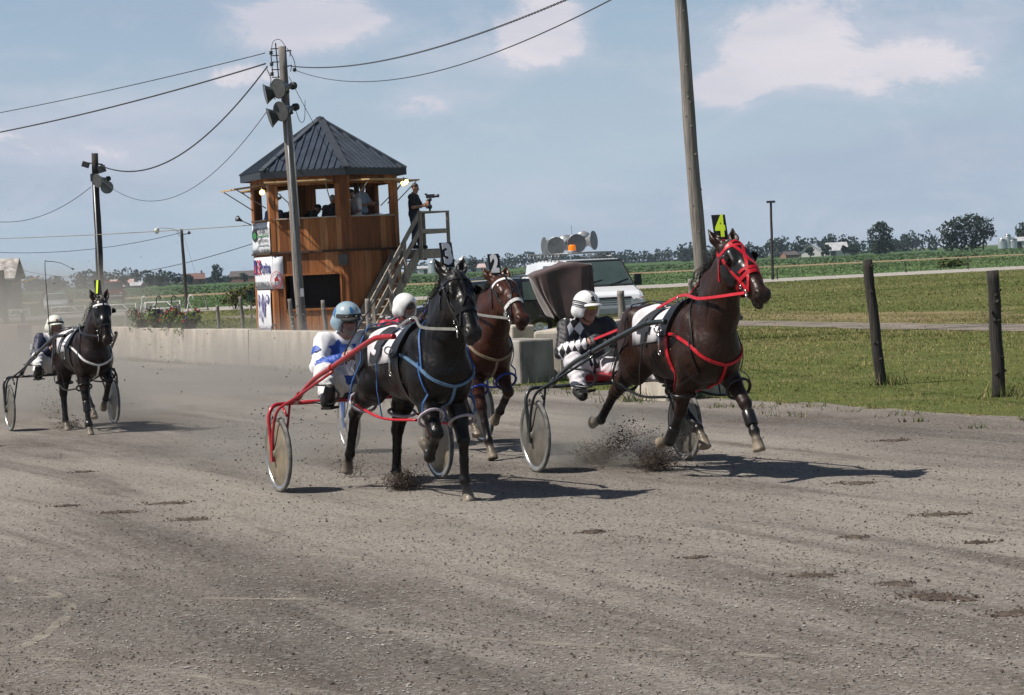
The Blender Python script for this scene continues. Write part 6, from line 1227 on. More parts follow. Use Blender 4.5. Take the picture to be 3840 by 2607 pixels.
post(-5.50, 61.5, 1.32, .062, (-.075, 0), 'grey knotty post leaning against the foot of the speaker pole', POLE, 7); post(-4.68, 61.5, 1.25, .06, (-.06, 0), 'grey leaning post under the dark hatch of the tower'); post(-3.52, 60, 1.25, .072, (-.01, 0), 'grey post at the foot of the tower stairs')
post(2.77, 60, 1.16, .10, (-.01, 0), 'grey upright post in front of the white van'); post(5.62, 75, 1.24, .085, (0, 0), 'grey post beside the thick bare pole')
post(30.4, 185, .92, .05, (-.10, 0), 'thin dark stake at the roadside, left of the low bush', POLED, 0); post(35.7, 188, .98, .05, (0, 0), 'thin dark stake at the roadside, right of the low bush', POLED, 0); post(19.75, 178, .78, .05, (0, 0), 'thin stake close to the black lamp post', POLED, 0); post(-18.7, 150, 1.02, .05, (-.25, 0), 'leaning grey stake at the guy wire', POLE, 0)
# ---- white rails by the road
WHT = mat('rail_white', (.72, .72, .70), rough=.5, var=.15)
def rail(x, y, w, h, label, rz=0.0):
    mb = MB(); 
    for z in (h, h*.40): mb.tube([(0, 0, z), (w, 0, z)], .035)
    for q in (0, w): mb.tube([(q, 0, 0), (q, 0, h+.05)], .04)
    mb.tube([(w*.10, 0, 0), (w*.30, 0, h)], .03); mb.tube([(w*.90, 0, h*.1), (w*.62, 0, h)], .03)
    tag(mb.build('metal_rail', WHT, None, (x, y, 0), (0, 0, rz)), label, 'rail', 'white metal rails by the road')
rail(-31.8, 152, 1.6, .55, 'leftmost white rail, low and standing in dust'); rail(-28.8, 152, 2.1, .62, 'white rail between the two left horses ears and the dust'); rail(-25.4, 150, 2.2, .62, 'white rail just right of the leftmost horse'); rail(-20.6+-2.0, 150, 2.15, .66, 'rightmost white rail, ending at the street lamp')
# ------------------------------------------------------------------ concrete wall and blocks
def concrete(name, c, v=.25): return mat(name, c, rough=.92, var=v, scale=1.7, detail=10, bump=.45, bscale=22, lo=.28, hi=.62, stretch=(1.6, 1.6, .55))
CON = concrete('concrete_tan', (.44, .388, .325), .42); COND = concrete('concrete_grey', (.26, .24, .215), .65)
def wallrun():
    o = empty('concrete_wall', (0, 0, 0), 0, 'long low tan concrete wall along the inner edge of the track', 'wall'); mb = MB(); t = -46.0; r = random.Random(4); cap_ = MB(); s_ = MB()
    while t < 19.6:
        L = 2.4; h = .80+r.uniform(-.012, .012); a, b = edge(t+.008, .05), edge(t+L-.008, .05); nn = np.array([math.cos(TA), math.sin(TA)]); w = .34; f_ = r.uniform(-.012, .012)
        q = [a+nn*f_, b+nn*f_, b+nn*(w+f_), a+nn*(w+f_)]; b0 = len(mb.v); mb.add([(p[0]-nn[0]*.04*k, p[1]-nn[1]*.04*k, -.05) for p, k in zip(q, (1, 1, -1, -1))]+[(p[0], p[1], h) for p in q], [(3, 2, 1, 0), (4, 5, 6, 7), (0, 1, 5, 4), (1, 2, 6, 5), (2, 3, 7, 6), (3, 0, 4, 7)])
        if 9.5 < t < 12.5: m_ = (a+b)/2+nn*.17; s_.tube(smoothpts([(m_[0]-.05, m_[1], h), (m_[0]-.04, m_[1], h+.10), (m_[0]+.03, m_[1], h+.11), (m_[0]+.05, m_[1], h)], 4), .012, n=6)
        t += L
    mb.build('wall', CON, o, bevel=.012); s_.build('lifting_loop', IRON, o)
wallrun()
def block(x, y, rz, w, d, h, m, label, bev=.03):
    b = MB().box((0, 0, h/2-.03), (w, d, h+.06)).build('concrete_block', m, None, (x, y, 0), (0, 0, rz), bevel=bev); tag(b, label, 'concrete block', 'concrete blocks at the gap in the wall'); return b
block(.16, 39.4, rad(24), .62, 1.15, .70, COND, 'mottled dark grey concrete block, nearest of those right of the bay horse')
block(.02, 44.8, rad(24), .46, 1.0, .80, CON, 'pale concrete block behind the mottled grey one')
block(1.30, 43.0, rad(-13), .50, 6.2, .80, CON, 'long pale concrete block behind the driver with diamonds', .05)
block(2.02, 32.6, rad(24), .42, .9, .52, CON, 'low pale concrete block behind the legs of the red harnessed horse'); block(2.62, 33.2, rad(24), .62, .5, .48, COND, 'low grey concrete block behind the chest of the red harnessed horse')
block(-14.4, 70.6, rad(24), .5, 2.2, .86, concrete('concrete_brown', (.30, .23, .17)), 'brownish concrete block just behind the leftmost driver')
# weeds at the wall's foot and at the track edge
def weeds():
    r = np.random.default_rng(77); X, Y, H_ = [], [], []
    for k in range(330):
        t = r.uniform(-8, 19); p = edge(t, -.08); n = r.integers(4, 16); X += list(p[0]+r.normal(0, .12, n)); Y += list(p[1]+r.normal(0, .05, n)); H_ += list(r.uniform(.03, .13, n))
    for k in range(95):
        t = r.uniform(20, 45); p = edge(t, -r.uniform(.05, 1.5)); n = r.integers(6, 26); s = r.uniform(.04, .14); X += list(p[0]+r.normal(0, s, n)); Y += list(p[1]+r.normal(0, s, n)); H_ += list(r.uniform(.02, .09, n))
    for (x, y) in ((5.2, 33.6), (6.1, 29.85), (.5, 39.0), (.75, 40.0), (1.6, 32.4), (2.4, 32.7), (-18.9, 150), (-20.9, 160.5), (2.9, 59.8)):
        n = 90; X += list(x+r.normal(0, .16, n)); Y += list(y+r.normal(0, .10, n)); H_ += list(r.uniform(.06, .24, n))
    n = len(X); h = np.array(H_); c = np.where(r.uniform(0, 1, (n, 1)) < .35, [[.24, .20, .09]], [[.065, .105, .022]])*r.uniform(.6, 1.3, (n, 1)); blades('weeds', np.array(X), np.array(Y), h, np.full(n, .016), c, label='scattered weeds along the wall and the track edge', lean=.8, seed=78)
weeds()
# ------------------------------------------------------------------ flower baskets on the wall
FL = leafmat('petunia', (.13, .19, .05)); FR, FP = mat('petal_red', (.42, .02, .045), rough=.7), mat('petal_purple', (.045, .02, .10), rough=.7); POT = mat('pot_brown', (.035, .026, .022), rough=.6)
def basket(t, w, red, pur, hook, label, seed, trail=0.0, pot=POT):
    p = edge(t, .22); b = empty('flower_basket', (p[0], p[1], .80), 0, label, 'flower basket', 'flower baskets on the wall'); r = np.random.default_rng(seed)
    MB().lathe([(.13, 0), (.20, .20), (.21, .21), (.19, .20)], n=18, capt=False).build('pot', pot, b)
    lob = [((r.normal(0, w*.34), r.normal(-.04, .10), .22+r.uniform(-.10, .16)), (w*.27, .19, .14)) for _ in range(8)]+[((-w*.42, -.12, .12-trail*.4), (.12, .12, .18+trail*.2)), ((w*.42, -.12, .14-trail), (.12, .12, .18+trail*.3))]
    crown_mesh('foliage', lob, 760, .030, FL, seed, b)
    for nm, n_, m_ in (('red_blossoms', red, FR), ('purple_blossoms', pur, FP)):
        if not n_: continue
        mb = MB()
        for k in range(n_): c = lob[int(r.integers(0, 8))]; d = r.normal(0, 1, 3); d[2] = abs(d[2]); d[1] = -abs(d[1]); d /= np.linalg.norm(d); q = np.array(c[0])+d*np.array(c[1])*1.05; mb.lathe([(.0, 0), (.028, .010), (.034, .022)], c=tuple(q), R=Vector(d).to_track_quat('Z', 'Y').to_matrix(), n=7, capt=False, capb=False)
        mb.build(nm, m_, b)
    hm = WHT if hook == 'w' else IRON; mb = MB()
    for a in (0, 2.1, 4.2): mb.tube([(.19*math.cos(a), .19*math.sin(a), .2), (.0, 0, .62)], .006, n=5)
    mb.tube(smoothpts([(0, 0, .60), (0, 0, .70), (.05, 0, .76), (.10, 0, .73), (.11, 0, .68)], 4), .014, n=6); mb.build('hanger', hm, b)
basket(2.7, .55, 16, 4, 'w', 'flower basket with red flowers at the left end of the wall top row', 61, .10); basket(4.0, .50, 4, 34, 'k', 'flower basket with dark purple flowers', 62); basket(5.3, .50, 26, 4, 'k', 'flower basket with the tallest bright red flowers', 63); basket(6.7, .62, 9, 6, 'w', 'trailing flower basket at the right end of the row', 64, .16)
# ------------------------------------------------------------------ vehicles
def car_paint(n, c, rough=.25): return mat('paint_'+n, c, rough=rough, var=.06, scale=2, coat=.8, spec=.5)
GLASS = mat('window_glass', (.05, .075, .07), rough=.06, var=.2, scale=1, spec=.8); CHROME = mat('chrome', (.6, .6, .6), rough=.2, metal=1.0); PLAST = mat('black_plastic', (.015, .015, .016), rough=.55)
def wheel_v(root, x, y, r=.34, w=.22):
    o = empty('wheel', (x, y, r)); o.parent = root; R = Matrix.Rotation(rad(90), 3, 'X'); MB().lathe([(r*.62, -w/2), (r*.93, -w/2), (r, -w*.3), (r, w*.3), (r*.93, w/2), (r*.62, w/2)], R=R, n=28, capb=False, capt=False).build('tyre', mat('car_tyre', (.02, .02, .02), rough=.9), o); MB().lathe([(0, -w*.36), (r*.3, -w*.40), (r*.6, -w*.34), (r*.63, -w*.48)], R=R, n=20, capb=False, capt=False).lathe([(r*.63, w*.48), (r*.6, w*.34), (r*.3, w*.40), (0, w*.36)], R=R, n=20, capb=False, capt=False).build('rim', CHROME, o)
def loft(secs, mb, close=True):
    """secs: list of closed rings of equal length"""
    n = len(secs[0]); vs = [p for s in secs for p in s]; fs = [(i*n+k, i*n+(k+1) % n, (i+1)*n+(k+1) % n, (i+1)*n+k) for i in range(len(secs)-1) for k in range(n)]+[tuple(reversed(range(n))), tuple((len(secs)-1)*n+k for k in range(n))]
    mb.add(vs, fs, False); return mb
def ringy(x, hw0, hw1, hw2, z0, z1, z2):
    """cross-section of a car at x: sill half width, belt, roof"""
    return [(x, -hw0, z0), (x, hw0, z0), (x, hw1*1.0, z0+(z1-z0)*.35), (x, hw1, z1), (x, hw2, z2-.05), (x, hw2-.10, z2), (x, -hw2+.10, z2), (x, -hw2, z2-.05), (x, -hw1, z1), (x, -hw1*1.0, z0+(z1-z0)*.35)]
def quad(mb, a, b, c, d, off, n=None):
    a, b, c, d = map(lambda v: np.array(v, float), (a, b, c, d)); nn = unit(np.cross(b-a, d-a)) if n is None else unit(n); P = [p+nn*off for p in (a, b, c, d)]+[p-nn*.012 for p in (a, b, c, d)]
    mb.add(P, [(0, 1, 2, 3), (7, 6, 5, 4), (0, 4, 5, 1), (1, 5, 6, 2), (2, 6, 7, 3), (3, 7, 4, 0)])
def inset(a, b, c, d, k):
    m = (np.array(a)+b+c+d)/4; return [np.array(p)+(m-np.array(p))*k for p in (a, b, c, d)]
def van():
    # x forward; front at x = 2.55
    v = empty('van', (2.12, 69.0, 0), rad(16-90), 'white van with loudspeakers and an orange beacon on its roof rack', 'van'); P = car_paint('white', (.74, .75, .77)); mb = MB()
    S = [ringy(-2.75, .93, .97, .86, .38, 1.25, 1.93), ringy(-1.5, .95, 1.0, .89, .36, 1.25, 2.0), ringy(.75, .95, 1.0, .87, .36, 1.22, 1.98), ringy(1.0, .95, 1.0, .86, .36, 1.22, 1.95)]
    loft(S, mb); w0 = 1.74; hood = [ringy(1.0, .95, 1.0, .86, .36, 1.18, 1.95), ringy(1.72, .95, 1.0, .99, .36, 1.12, 1.22), ringy(2.30, .95, .98, .95, .36, .98, 1.07), ringy(2.48, .93, .96, .92, .36, .84, .97), ringy(2.55, .90, .92, .88, .42, .70, .84)]
    loft(hood, mb); mb.build('body', P, v, bevel=.025)
    g = MB(); a, b, c, d = (1.735, -.90, 1.225), (1.735, .90, 1.225), (1.03, .80, 1.915), (1.03, -.80, 1.915); quad(g, *inset(a, b, c, d, .02), .022); g.build('windshield', GLASS, v)
    t = MB(); A = inset(a, b, c, d, -.035); B = inset(a, b, c, d, .03)
    for i in range(4): t.bar(A[i]*.5+B[i]*.5+np.array([.02, 0, .02]), A[(i+1) % 4]*.5+B[(i+1) % 4]*.5+np.array([.02, 0, .02]), .05, .02, up=(.7, 0, .7))
    t.bar((1.78, -.75, 1.25), (1.60, .05, 1.40), .025, .02); t.bar((1.78, .2, 1.25), (1.60, .80, 1.40), .025, .02); t.build('windshield_trim', PLAST, v)
    for s in (-1, 1):
        g = MB(); a, b, c, d = (.55, s*1.0, 1.27), (1.52, s*.985, 1.24), (1.02, s*.87, 1.84), (.55, s*.885, 1.86); quad(g, *(inset(a, b, c, d, .06) if s > 0 else inset(b, a, d, c, .06)), .02, n=(0, s, .25)); g.build('side_window', GLASS, v)
        g = MB(); a, b, c, d = (-.9, s*1.0, 1.30), (.35, s*1.0, 1.30), (.35, s*.89, 1.86), (-.9, s*.895, 1.86); quad(g, *(inset(a, b, c, d, .06) if s > 0 else inset(b, a, d, c, .06)), .02, n=(0, s, .25)); g.build('side_window', GLASS, v)
        m = MB(); m.box((1.45, s*1.14, 1.36), (.10, .20, .32)); m.tube([(1.48, s*.97, 1.22), (1.46, s*1.10, 1.27)], .03); m.build('mirror', PLAST, v, bevel=.03)
        h = MB(); h.box((2.50, s*.70, .80), (.07, .26, .17)); hl = h.build('headlight', mat('lamp_clear', (.55, .56, .58), rough=.12, var=.3, scale=9), v, bevel=.02); MB().lathe([(0, 0), (.055, .01), (.06, .0)], c=(2.545, s*.70, .80), R=Matrix.Rotation(rad(90), 3, 'Y'), n=14).build('reflector', CHROME, hl)
        MB().box((2.46, s*.875, .80), (.12, .09, .18)).build('indicator', mat('indicator_amber', (.55, .14, .01), rough=.2), v, bevel=.015)
    g = MB(); g.box((2.515, 0, .785), (.06, 1.12, .26)); gr = g.build('grille', PLAST, v); s_ = MB()
    for z in (.70, .76, .82, .88): s_.box((2.55, 0, z), (.02, 1.06, .018))
    s_.build('grille_bar', mat('grille_grey', (.10, .10, .10), rough=.5), gr); MB().box((2.60, 0, .53), (.16, 1.92, .20)).build('bumper', mat('bumper_grey', (.42, .43, .44), rough=.35, metal=.6), v, bevel=.03)
    for x in (1.75, -1.75):
        for s in (-1, 1): wheel_v(v, x, s*.84, .36)
    r = MB()
    for s in (-1, 1):
        r.tube([(-2.5, s*.82, 2.18), (.55, s*.80, 2.16)], .022); r.tube([(-2.5, s*.74, 2.08), (.55, s*.72, 2.06)], .016)
        for x in np.linspace(-2.4, .45, 9): r.tube([(x, s*.82, 2.18), (x+.02, s*.86, 1.90)], .016)
    for x in np.linspace(-2.4, .45, 7): r.tube([(x, -.82, 2.17), (x, .82, 2.17)], .018)
    r.tube([(.55, -.80, 2.16), (.60, 0, 2.18), (.55, .80, 2.16)], .022); r.build('roof_rack', mat('rack_grey', (.16, .165, .17), rough=.4, metal=.5), v)
    b = empty('beacon', (.40, -.42, 2.18)); b.parent = v; MB().lathe([(.13, 0), (.13, .06), (.11, .07)], n=18).build('base', mat('lens_grey', (.3, .3, .32), rough=.2), b); MB().lathe([(.11, .07), (.105, .20), (.085, .235), (0, .24)], n=18, capb=False).build('dome', mat('beacon_orange', (.75, .17, .01), rough=.2, emit=(1, .25, .0, .35)), b)
    a_ = MB(); a_.tube([(-1.9, .3, 1.98), (-1.9, .32, 3.0)], .006, n=5); a_.build('antenna', PLAST, v)
van()
GV = 'horn loudspeakers on the van roof'
def vh(px, py, Y, d, l, r=.265, L=.46): horn((px, Y, py), d, l, r, L, HORNL, mat('horn_van_inside', (.10, .11, .12), rough=.3, var=.3), GV)
vh(1.09, 2.42, 70.2, (-.93, -.35, 0), 'leftmost horn loudspeaker on the van roof, turned to the left'); vh(1.40, 2.40, 69.3, (-.28, -.95, -.05), 'horn loudspeaker on the van roof facing us, left of the centre pair'); vh(1.98, 2.45, 69.0, (.0, -1, -.05), 'horn loudspeaker on the van roof facing us, right of the centre pair'); vh(2.47, 2.52, 69.3, (.90, -.42, .05), 'rightmost horn loudspeaker on the van roof, turned to the right'); vh(2.22, 2.58, 70.2, (.1, 1, 0), 'horn loudspeaker on the van roof seen from behind, second from the right', .22); vh(1.72, 2.50, 70.3, (-.1, 1, 0), 'horn loudspeaker on the van roof seen from behind, in the middle', .22)
def wagon():
    v = empty('car', (-.92, 62.3, 0), rad(180+10), 'black estate car with silver roof rails behind the number two horse', 'car'); P = car_paint('black', (.008, .009, .012)); mb = MB()
    S = [ringy(-2.28, .80, .84, .66, .42, .95, 1.44), ringy(-2.0, .84, .90, .70, .30, .95, 1.53), ringy(-.8, .86, .92, .72, .26, .96, 1.57), ringy(.35, .86, .92, .70, .26, .96, 1.52)]
    loft(S, mb); loft([ringy(.35, .86, .92, .70, .26, .96, 1.52), ringy(1.18, .86, .91, .86, .26, .92, .99), ringy(1.95, .84, .88, .80, .26, .78, .86), ringy(2.28, .70, .76, .66, .30, .60, .70)], mb); mb.build('body', P, v, bevel=.03); v.scale = (1.07, 1, 1)
    g = MB(); a, b, c, d = (1.17, -.82, 1.0), (1.17, .82, 1.0), (.40, .64, 1.485), (.40, -.64, 1.485); quad(g, *inset(a, b, c, d, .03), .02); g.build('windshield', mat('windshield_reflection', (.30, .36, .34), rough=.25, var=.35, scale=1.5), v)  # pale reflection on the windshield is painted into its glass colour
    for s in (-1, 1):
        for x0, x1, x2, x3 in ((.95, .10, .10, .40), (.02, -.95, -.95, .02), (-1.05, -1.95, -1.80, -1.05)):
            g = MB(); a, b, c, d = (x0, s*.91, 1.0), (x1, s*.92, .99), (x2, s*.725, 1.50), (x3, s*.715, 1.48); quad(g, *(inset(a, b, c, d, .04) if s < 0 else inset(b, a, d, c, .04)), .02, n=(0, s, .35)); g.build('side_window', GLASS, v)
        r = MB(); r.tube(smoothpts([(.2, s*.62, 1.53), (.0, s*.62, 1.60), (-1.6, s*.62, 1.62), (-1.85, s*.62, 1.55)], 4), .022); r.build('roof_rail', CHROME, v)
        for x in (1.42, -1.42): wheel_v(v, x, s*.80, .32)
        MB().box((.85, s*1.0, 1.02), (.12, .18, .13)).build('mirror', P, v, bevel=.03); MB().box((2.12, s*.56, .70), (.22, .26, .12)).build('headlight', MATS['lamp_clear'], v, bevel=.03)
        MB().box((-.05, s*.925, .78), (.16, .03, .03)).build('door_handle', P, v)
    MB().box((-2.25, .62, 1.40), (.05, .2, .06)).build('tail_light', mat('tail_red', (.5, .01, .01), rough=.2), v); MB().box((2.30, 0, .45), (.06, 1.1, .20)).build('grille', PLAST, v)
    mb = MB(); mb.add([(-2.05, -.64, 1.55), (-2.05, .64, 1.55), (-2.85, .60, 1.66), (-2.85, -.60, 1.66), (-2.05, -.64, 1.60), (-2.05, .64, 1.60), (-2.85, .60, 1.72), (-2.85, -.60, 1.72)], [(0, 1, 2, 3), (7, 6, 5, 4), (0, 4, 5, 1), (1, 5, 6, 2), (2, 6, 7, 3), (3, 7, 4, 0)]); mb.build('tailgate', P, v)
wagon()
def tarp():
    """cloth thrown over the raised tailgate: top sheet and hanging sides with folds"""
    o = empty('tarp', (1.28, 61.3, 0), rad(8), 'dark brown cloth draped over the raised tailgate of the black car', 'tarp'); V = []; n, m = 84, 30
    rect = []
    W_, D_ = .80, .62
    for k in range(n):
        a = 2*math.pi*k/n; e = .35; c, s = math.cos(a), math.sin(a); rect.append((math.copysign(abs(c)**e, c)*W_, math.copysign(abs(s)**e, s)*D_))
    for j in range(m+1):
        q = j/m
        for k, (x, y) in enumerate(rect):
            a = 2*math.pi*k/n; topz = 1.80+.10*math.sin((x+.5)*1.6)-.16*max(0, -x-.1)-.10*(max(0, x-.35))
            if q < .35: f = q/.35; p = (x*f, y*f, topz+.06*(1-f)+.01*math.sin(x*f*14+y*5))
            else:
                f = (q-.35)/.65; fo = .085*f**.7*(math.sin(a*9+1.2*math.sin(f*3))+.6*math.sin(a*17+f*2)); zlo = .55+.06*math.sin(a*5); xx = x*(1-.62*f**.8) if x < 0 else x; p = (xx*(1+fo*.6)+.02*f+(.05*math.sin(y*6+f*4) if x < -.5 else 0), y*(1+fo*1.1), topz+(zlo-topz)*f)
            V.append(p)
    F = [(j*n+k, j*n+(k+1) % n, (j+1)*n+(k+1) % n, (j+1)*n+k) for j in range(m) for k in range(n)]
    sh = np_mesh('cloth', np.array(V), np.array(F), mat('tarp_brown', (.074, .041, .040), rough=.75, var=.25, scale=4, sheen=.3), o); s = sh.modifiers.new('t', 'SOLIDIFY'); s.thickness = .012
    MB().tube([(.55, .4, 0), (.55, .4, 1.75)], .03).build('prop', GREYW, o)
tarp()
def simple_car(x, y, rz, col, label, L=4.4, h=1.5, cat='car', name='car'):
    v = empty(name, (x, y, 0), rz, label, cat); P = car_paint(*col); mb = MB(); k = h/1.5
    loft([ringy(-L/2, .78, .82, .62, .35, .9*k, .98*k), ringy(-L*.42, .84, .88, .66, .28, .94*k, 1.38*k), ringy(-L*.2, .86, .9, .70, .26, .95*k, 1.5*k), ringy(L*.06, .86, .9, .68, .26, .94*k, 1.46*k), ringy(L*.24, .86, .9, .84, .26, .90*k, .97*k), ringy(L*.47, .80, .84, .76, .26, .70*k, .80*k), ringy(L/2, .68, .72, .6, .3, .55*k, .66*k)], mb); mb.build('body', P, v, bevel=.04)
    g = MB(); quad(g, (L*.235, -.78, .99*k), (L*.235, .78, .99*k), (L*.075, .62, 1.43*k), (L*.075, -.62, 1.43*k), .02); g.build('windshield', GLASS, v)
    for s in (-1, 1):
        g = MB(); a, b, c, d = (L*.20, s*.89, .98*k), (-L*.38, s*.88, .97*k), (-L*.34, s*.68, 1.40*k), (L*.07, s*.70, 1.42*k); quad(g, *(inset(a, b, c, d, .06) if s < 0 else inset(b, a, d, c, .06)), .025, n=(0, s, .4)); g.build('side_window', GLASS, v)
        for q in (L*.31, -L*.31): wheel_v(v, q, s*.76, .31)
        MB().box((L*.46, s*.55, .66*k), (.2, .26, .11)).build('headlight', MATS['lamp_clear'], v, bevel=.02); MB().tube([(L*.04, s*.56, 1.5*k), (-L*.3, s*.58, 1.53*k)], .02).build('roof_rail', PLAST, v)
simple_car(.55, 78, rad(200), ('pearl', (.62, .62, .60)), 'white car, only its roof showing behind the black estate car', 4.5, 1.62)
simple_car(-33.0, 176, rad(-80), ('silver', (.50, .53, .55)), 'pale silver car parked far left beside the shed', 4.2, 1.45)
# far left: shed, red lorry, machine
sh_ = gable('shed', -44.3, 200, 7.2, 5, 2.85, 4.3, rad(2), mat('shed_board', (.10, .095, .09), rough=.9, var=.35, scale=2, stretch=(5, 5, .5)), mat('tin_worn', (.42, .38, .35), rough=.6, var=.55, scale=2.2, stretch=(1, 1, .4), lo=.4, hi=.6), 'dark shed with a worn tin roof cut by the left edge of the picture', 'shed', [(1.6, 1.4, 1.0, 2.0)])
tr_ = empty('truck', (-31.2, 190, 0), rad(-82), 'dusty dark red truck cab by the road at the far left', 'truck'); TP = mat('truck_red', (.20, .028, .022), rough=.5, var=.3)
MB().box((0, 0, 1.05), (2.2, 1.95, .75)).box((-.1, 0, 1.75), (1.5, 1.85, .75), taper=.86).build('cab', TP, tr_, bevel=.08); g = MB(); quad(g, (.70, -.78, 1.48), (.70, .78, 1.48), (.62, .70, 2.02), (.62, -.70, 2.02), .03); g.build('windshield', GLASS, tr_); MB().box((1.13, 0, .98), (.05, 1.7, .10)).build('bumper', WHT, tr_); MB().box((-2.6, 0, 1.05), (3.0, 2.0, .5)).build('bed', TP, tr_)
for x in (.5, -2.6):
    for s in (-1, 1): wheel_v(tr_, x, s*.8, .42)
for s in (-1, 1): MB().box((1.12, s*.72, 1.2), (.05, .22, .16)).build('headlight', MATS['lamp_clear'], tr_)
kb = empty('harrow', (-35.6, 190, 0), .2, 'dark farm machine standing left of the red truck', 'farm machine'); MB().box((0, 0, .75), (2.6, 1.2, .35)).box((-.6, 0, 1.2), (.9, .9, .7)).build('frame', IRON, kb, bevel=.04); mb = MB()
for x in (-1.1, -.5, .1, .7, 1.2): mb.lathe([(.0, -.05), (.42, -.03), (.42, .03), (0, .05)], c=(x, -.6, .42), R=Matrix.Rotation(rad(70), 3, 'Y'), n=16)
mb.build('disc', IRON, kb)
bm_ = MB().bar((0, 0, 0), (2.35, 0, .55), .16, .14).build('beam', mat('arm_yellow', (.55, .38, .15), rough=.6), None, (-40.75, 198, 2.2)); tag(bm_, 'yellowish beam sticking out from the dark shed', 'beam')
gb = empty('bird_box', (-8.45, 79, 0), 0, 'small dark green box on a stand just left of the tower', 'box'); MB().box((0, 0, 1.30), (.17, .2, .30)).build('body', mat('box_green', (.015, .06, .03), rough=.6), gb, bevel=.01); MB().prism([(-.12, 0), (.12, 0), (.0, .07)], (0, -.13, 1.45), (1, 0, 0), (0, 0, 1), (0, 1, 0), .26).build('roof', TRIM, gb); MB().bar((0, 0, 0), (0, 0, 1.15), .06, .06).build('stand', GREYW, gb)
# ------------------------------------------------------------------ the four rigs: horse, sulky, driver
def diamonds():
    m = bpy.data.materials.new('silk_diamonds'); m.use_nodes = True; nt = m.node_tree; b = nt.nodes['Principled BSDF']; L = nt.links
    t = N(nt, 'ShaderNodeTexCoord'); cv = N(nt, 'ShaderNodeCombineXYZ', inp={2: .25})
    for k_, ax in enumerate(((9.5, 12.0, 7.4), (9.5, 12.0, -7.4))):
        d = N(nt, 'ShaderNodeVectorMath', operation='DOT_PRODUCT', inp={1: ax}); L.new(t.outputs['Object'], d.inputs[0]); L.new(d.outputs['Value'], cv.inputs[k_])
    c = N(nt, 'ShaderNodeTexChecker', inp={'Scale': 1.0, 1: (.66, .64, .66, 1), 2: (.011, .010, .012, 1)}); L.new(cv.outputs[0], c.inputs[0]); L.new(c.outputs[0], b.inputs['Base Color']); b.inputs['Roughness'].default_value = .55
    return m
SILK = dict(white=mat('silk_white', (.72, .71, .73), rough=.6, var=.12, scale=9), blue=mat('silk_blue', (.022, .075, .36), rough=.55, var=.25, scale=9), navy=mat('silk_navy', (.012, .016, .045), rough=.6, var=.3),
  black=mat('silk_black', (.013, .012, .015), rough=.6, var=.3), red=mat('silk_red', (.45, .02, .05), rough=.6, var=.2), diamond=diamonds(), breech=mat('breeches_white', (.60, .57, .60), rough=.75, var=.22, scale=5), breech2=mat('breeches_cream', (.66, .65, .64), rough=.75, var=.2, scale=5), boot=mat('boot_black', (.016, .015, .014), rough=.6, var=.4, scale=15))
def shell_mat(n, c, c2=None): return mat('helmet_'+n, c, rough=.22, var=.12, coat=.6, col2=c2, scale=5)
HELM = dict(white=shell_mat('white', (.74, .73, .70)), cream=shell_mat('cream', (.70, .69, .60)), silver=shell_mat('silver', (.33, .41, .44), (.22, .33, .40)), stripe=shell_mat('striped_white', (.74, .73, .72)))
PADDING = mat('helmet_padding', (.02, .019, .02), rough=.8, var=.3)
LENS_D = mat('lens_dark', (.05, .035, .03), rough=.12, var=.2); LENS_Y = mat('lens_yellow', (.35, .30, .04), rough=.12, var=.25); LENS_C = mat('lens_clear', (.30, .20, .16), rough=.15, var=.25)
NEON = mat('ink_neon', (.62, .80, .03), rough=.6, var=.05); INKW = mat('ink_white', (.78, .77, .76), rough=.6, var=.05)
RIGS = {
 3: dict(hl='black horse with a white 3 on its head, nearest to the viewer', sl='red sulky with tan wheel discs pulled by the black number 3 horse', dl='driver in white jacket with blue stars and grey blue helmet on red sulky',
   tube='red', disc='tan', seat='black', num='3', ink=INKW, br=dict(col='black', band='black', nose='black', blink=(1, -1)), hc=dict(breast='ltblue', neck='blue', rein='grey', hang='blue', loop='lilac', hopple='red', hands=((.26, -.13, 1.18), (.28, .12, 1.17)))),
 4: dict(hl='dark bay horse in red harness with a yellow 4 on its head', sl='dark green sulky with grey wheel discs and red seat behind the red harnessed horse', dl='driver in black jacket with white diamonds, striped white helmet and yellow glasses',
   tube='dark', disc='smoke', seat='red', num='4', ink=NEON, br=dict(col='red', band='red', nose='red', blink=(1, -1), hood=True, cross=True), hc=dict(breast='red', neck='black', rein='red', check='red', girth='red', hang='black', loop='black', hopple='black', hands=((.06, -.15, 1.19), (.10, .12, 1.17)), boots=[('LF', 1, (.25, .8)), ('RF', 1, (.5, .95))])),
 1: dict(hl='very dark horse with white breast strap at the left, apart from the others', sl='black sulky behind the horse with the white breast strap', dl='driver in navy and white jacket with cream helmet holding a tall whip',
   tube='black', disc='smoke', seat='black', num='1', ink=NEON, br=dict(col='black', band='white', nose='black', blink=(1,), hood=True), hc=dict(breast='white', neck='black', rein='black', hang='black', hopple='black', loop='black', hands=((.26, -.13, 1.18), (.28, .12, 1.17)), boots=[('RF', 1, (.1, .55)), ('RF', 2, (-.2, .6))])),
 2: dict(hl='reddish bay horse with number 2 on its head, half hidden behind the black horse', sl='blue sulky mostly hidden behind the black horse and its red sulky', dl='bearded driver in plain white helmet, glasses and red and black jacket',
   tube='blue', disc='grey', seat='black', num='2', ink=INKW, br=dict(col='black', band='white', nose='white', blink=()), hc=dict(breast='tan', neck='royal', rein='grey', hang='royal', loop='royal', hopple='royal', hands=((.26, -.13, 1.18), (.28, .12, 1.17)))),
}
